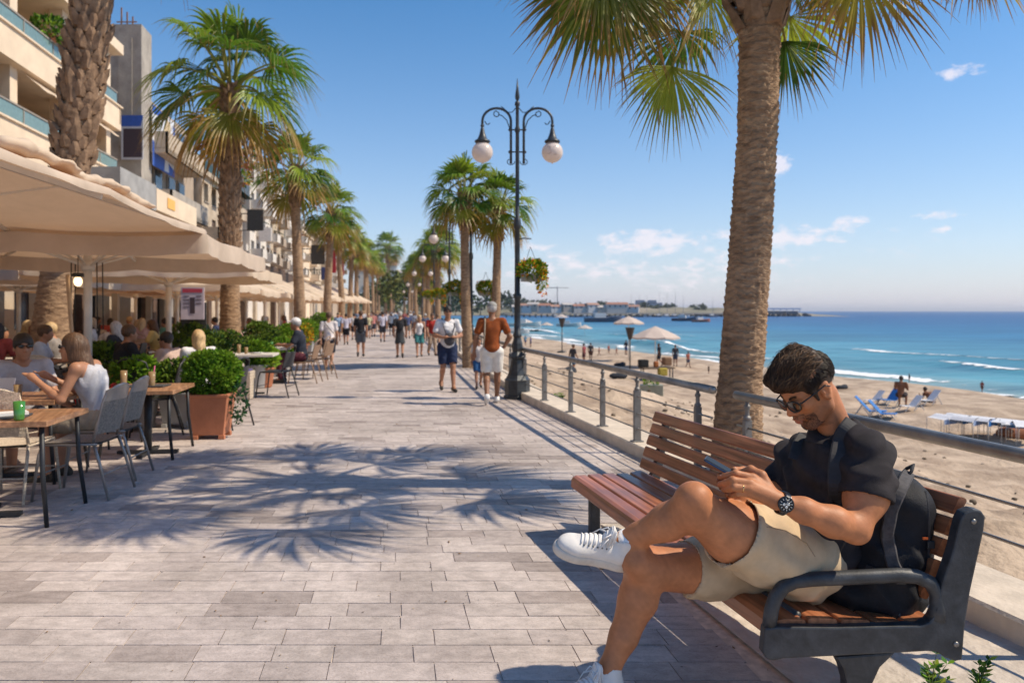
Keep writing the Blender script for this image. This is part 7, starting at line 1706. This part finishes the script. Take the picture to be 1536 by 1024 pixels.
q=MB(); ra=kn[2].lerp(pp[2],.45); rdv=(pp[2]-kn[2]).normalized(); e1=rdv.orthogonal().normalized(); e2=rdv.cross(e1); q.tube([ra+(e1*math.cos(a)+e2*math.sin(a))*.0138 for a in [2*PI*i/18 for i in range(20)]],.0022,n=6); q.build('ring',mat('gold',(.75,.5,.22),.25,metal=.95),man)
# ---- fingernails
q=MB(); nailm=mat('nail',(.55,.32,.25),.3)
for t0_,pr in ((tp[0],pp[0]),(tp[1],pp[1]),(tp[2],pp[2]),(S(1111,708,2.868),S(1126,704,2.845)),(S(1101,704,2.878),S(1115,705,2.905))):
    d=(t0_-pr).normalized(); c0=t0_+V3(0,0,.0)+Vector((0,-.35,.94)).normalized()*.0085-d*.003; q.ball(c0,.0055,8,5,sq=(1.2,.9,.45))
q.build('fingernails',nailm,man)
# ---- phone
ph0,ph1=S(1065,691,2.90),S(1110,717,2.86); a_=(ph1-ph0).normalized(); w_=Vector((.12,1,.10)); w_=(w_-a_*w_.dot(a_)).normalized(); n_=a_.cross(w_); n_=n_ if n_.z>0 else -n_
M=Matrix((a_,w_,n_)).transposed().to_4x4(); M.translation=(ph0+ph1)/2+V3(0,.0,0)
phone=bpy.data.objects.new('phone',None)
mb=MB(); mb.box((0,0,0),(.165,.082,.010)); ph=mb.build('phone',mat('phone_case',(.012,.018,.035),.3,spec=.6),bevel=.004); ph.matrix_world=M; tag(ph,'dark mobile phone held in both hands by the man on the bench','phone')
mb=MB(); mb.box((0,0,.0056),(.155,.074,.0012)); sc_=mb.build('screen',mat('phone_screen',(.012,.016,.022),.45,spec=.25),ph)
mb=MB(); mb.box((0,-.0412,0),(.150,.0012,.004)); mb.build('edge_band',mat('phone_blue',(.02,.07,.18),.3,metal=.5),ph)
# ---- shoes
shoe_m=mat('shoe_white',(.70,.665,.62),.6,var=.06,vs=20,bump=.25,bs=150,bd=.002); sole_m=mat('shoe_sole',(.62,.56,.48),.7,var=.08,vs=20); lace_m=mat('lace_white',(.78,.76,.74),.8); sock_m=cmat((.75,.75,.76))
def shoe(heel,toe,up,label,sc=1.08):
    x=(toe-heel).normalized(); z=(up-x*up.dot(x)).normalized(); y=z.cross(x); M=Matrix((x,y,z)).transposed()
    T=lambda a,b_,c0: heel+M@Vector((a,b_,c0))*sc
    A=np.array(M)
    c=SDF(); E=lambda cc,r,k=.02,op='u': c.ell(T(*cc),tuple(q*sc for q in r),A,k,op)
    E((.055,0,.050),(.058,.041,.050)); E((.13,0,.045),(.09,.041,.045),.03); E((.215,0,.040),(.072,.049,.036),.03); E((.15,0,.066),(.07,.030,.028),.02)
    c.cone(T(.052,0,.06),T(.050,0,.105),.044*sc,.043*sc,.02); c.cone(T(.050,0,.085),T(.045,0,.15),.034*sc,.038*sc,.006,'s')
    c.cone(T(.125,0,.088),T(.098,0,.128),.020*sc,.022*sc,.012); E((.07,0,.14),(.034,.032,.05),.006,'s')
    c.rbox(T(.14,0,-.04),(.2,.1,.052),0,A,.004,'s')
    sh,V,Q=sobj2('shoe',c,.0046,shoe_m,man,disp=lambda V:.0012*snoise(V,45,41))
    c=SDF(); 
    for cc,r in(((.05,0,.016),(.060,.046,.05)),((.13,0,.016),(.10,.043,.05)),((.215,0,.018),(.082,.053,.05))): c.ell(T(*cc),tuple(q*sc for q in r),A,.02)
    c.rbox(T(.14,0,-.052),(.25,.12,.052),0,A,.004,'s'); c.rbox(T(.14,0,.028+.055),(.25,.12,.055),0,A,.004,'s')
    sobj2('sole',c,.0046,sole_m,sh)
    bv=BVHTree.FromPolygons([tuple(v) for v in V],Q.tolist()); mb=MB()
    def dn(a,b_):
        o_=T(a,b_,.2); r=bv.ray_cast(o_,-z); return (r[0]+z*.0035) if r[0] is not None else None
    for i in range(7):
        a=.205-.0165*i
        for sg in(1,-1):
            P_=[dn(a-.012*sg*t-.0+.0,sg*.030*(1-2*t)) for t in (0,.2,.4,.6,.8,1)]; P_=[q for q in P_ if q is not None]
            if len(P_)>2: mb.tube(P_,.0034,n=5,flat=.6)
    for sg,dx in((1,.0),(-1,.01)):
        base=T(.105,0,.118); mb.tube([base,base+M@Vector((.02,.022*sg,.012)),base+M@Vector((.045,.030*sg,-.012)),base+M@Vector((.02,.012*sg,.0))],.0028,n=5); mb.tube([base,base+M@Vector((.03+dx,.035*sg,-.01)),base+M@Vector((.05+dx,.046*sg,-.045))],.0026,n=5)
    mb.build('laces',lace_m,sh)
    mb=MB()
    for i in range(6):
        for sg in(1,-1):
            q=dn(.205-.017*i,sg*.033)
            if q is not None: mb.ball(q-z*.001,.0036,6,4)
    mb.build('eyelets',cmat((.12,.12,.12),'paint'),sh)
    q=MB(); q.tube([T(.05,0,.085),T(.045,0,.128)],[.038*sc,.037*sc],n=16); q.build('sock',sock_m,sh)
    return sh
shoe(S(941,849,3.01),S(822,823,2.94),Vector((-.10,-.42,1)),'l')
hR=Vector((ankR.x+.045,ankR.y+.03,.008)); shoe(hR,hR+Vector((-.80,-.55,0)),Vector((0,0,1)),'r')
# ---- backpack
bag_m=mat('bag_fabric',(.0085,.009,.013),.7,var=.3,vs=12,bump=.6,bs=190,bd=.003,spec=.3); strap_m=mat('strap_fabric',(.022,.021,.024),.75,var=.2,vs=30,bump=.4,bs=240,bd=.002); buck=mat('buckle_plastic',(.03,.03,.032),.4)
BO=S(1325,815,3.12); tilt=Matrix.Rotation(.16,3,'Y')@Matrix.Rotation(-.20,3,'Z')
c=SDF(); BT=lambda x,y,z: BO+tilt@Vector((x,y,z)); A=np.array(tilt)
c.rbox(BT(0,0,-.0),(.135,.185,.265),.09,A); c.ell(BT(0,0,.20),(.11,.16,.10),A,.05); c.rbox(BT(.09,0,-.08),(.075,.14,.15),.055,A,.03); c.ell(BT(-.10,-.02,-.19),(.16,.17,.075),A,.05)
c.rbox(BT(0,-.155,-.10),(.09,.045,.13),.035,A,.02)
def bagd(V):
    return .010*(1-np.abs(np.sin(20*V[:,2]+14*V[:,0]+2.*snoise(V,5,51))))*np.clip(.5+.5*snoise(V,4,52),0,1)+.004*snoise(V,22,53)
bag,BV,BQ=sobj2('backpack',c,.0085,bag_m,None,disp=bagd); tag(bag,'black backpack resting between the seated man and the bench backrest','backpack')
bBag=BVHTree.FromPolygons([tuple(v) for v in BV],BQ.tolist())
mb=MB(); hpt=[BT(.02,-.04,.27),BT(.045,-.05,.315),BT(.06,-.01,.335),BT(.055,.04,.315),BT(.03,.05,.27)]; mb.tube(hpt,.011,n=7,flat=.6); mb.build('handle',strap_m,bag)
def band(bv,pts,w,m,name,par,off=.006,sub=7,th=.004):
    P_=[]
    for a,c2 in zip(pts,pts[1:]):
        for i in range(sub+ (1 if c2 is pts[-1] else 0)):
            t=i/sub; q=None
            for bb_ in bv:
                h_=hit(bb_,a[0]+(c2[0]-a[0])*t,a[1]+(c2[1]-a[1])*t,off)
                if h_ is not None and (q is None or h_.y<q.y): q=h_
            if q is not None and (not P_ or (q-P_[-1]).length<.12): P_.append(q)
    for _ in range(3): P_=[P_[0]]+[(P_[i-1]+P_[i]*2+P_[i+1])/4 for i in range(1,len(P_)-1)]+[P_[-1]]
    mb=MB(); vs=[]; 
    for i,p in enumerate(P_):
        d=(P_[min(i+1,len(P_)-1)]-P_[max(i-1,0)]).normalized(); v=(Vector((0,0,H))-p).normalized(); s=d.cross(v).normalized()
        v=s.cross(d).normalized()
        if v.dot(Vector((0,0,H))-p)<0: v=-v
        for (a,b_) in((-1,0),(-.8,1),(.8,1),(1,0),(.9,-1.5),(-.9,-1.5)): vs.append(p+s*a*w/2+v*b_*th)
    n=6; K=len(P_); mb.add(vs,[(i*n+j,i*n+(j+1)%n,(i+1)*n+(j+1)%n,(i+1)*n+j) for i in range(K-1) for j in range(n)]+[tuple(range(n)),tuple((K-1)*n+j for j in range(n))],sm=False)
    return mb.build(name,m,par)
band([bS],[(1279,634),(1266,652),(1259,675),(1255,710),(1256,745),(1258,775)],.062,strap_m,'shoulder_strap',bag,.006)
band([bS],[(1206,655),(1198,668),(1193,690)],.05,strap_m,'shoulder_strap',bag,.006)
band([bBag],[(1366,704),(1350,735),(1336,765),(1330,800),(1335,840),(1352,870)],.048,mat('strap_grey',(.06,.055,.058),.8,var=.3,vs=40,bump=.4,bs=240,bd=.002),'padded_strap',bag,.010,th=.008)
band([bBag],[(1385,720),(1393,780),(1392,840),(1388,890)],.010,strap_m,'zip',bag,.002,th=.002)
band([bBag],[(1300,850),(1330,862),(1365,868),(1390,866)],.022,strap_m,'side_strap',bag,.005)
for px,py in((1328,800),(1352,868),(1392,815)):
    q=hit(bBag,px,py,.010)
    if q is not None: mb=MB(); mb.box((0,0,0),(.028,.012,.03)); mb.build('buckle',buck,bag,loc=q,bevel=.003)
q=hit(bBag,1386,806,.006)
if q is not None: mb=MB(); mb.box((0,0,0),(.02,.006,.008)); mb.build('orange_tab',cmat((.6,.12,.03)),bag,loc=q)

# ---- bunched fabric lying along the promenade edge of the nearest parasol
c=SDF(); rr=random.Random(8)
for i in range(17):
    f=i/16; y=-1.25+f*2.45; h_=.022+.018*math.sin(f*8+1)**2; c.ell((1.93-.03*math.sin(i*1.1),y,2.50+.02*math.sin(f*11)+(.0 if f<.9 else -.02)),(.075+.025*math.sin(i*1.7),.11,h_),k=.05)
V,Q=c.mesh(.02); V=displace(V,Q,lambda V:.015*(1-np.abs(np.sin(9*V[:,1]+14*V[:,0]+2.5*snoise(V,3,61))))+.008*snoise(V,9,62))
o=bpy.data.objects.new('rolled_fabric',nmesh('rolled_fabric',V,Q,canv2)); COL.objects.link(o); o.parent=U1

# ================= air
mb=MB(); mb.box((0,5950,19),(21000,12700,48)); hm_=bpy.data.materials.new('haze_air'); hm_.use_nodes=True; hn_=hm_.node_tree; hn_.nodes.remove(hn_.nodes['Principled BSDF'])
pv=hn_.nodes.new('ShaderNodeVolumePrincipled'); pv.inputs['Density'].default_value=.00016; pv.inputs['Color'].default_value=(.86,.88,.95,1); pv.inputs['Anisotropy'].default_value=.3
hn_.links.new(pv.outputs[0],hn_.nodes['Material Output'].inputs['Volume']); hz_o=mb.build('haze',hm_); tag(hz_o,kind='stuff')
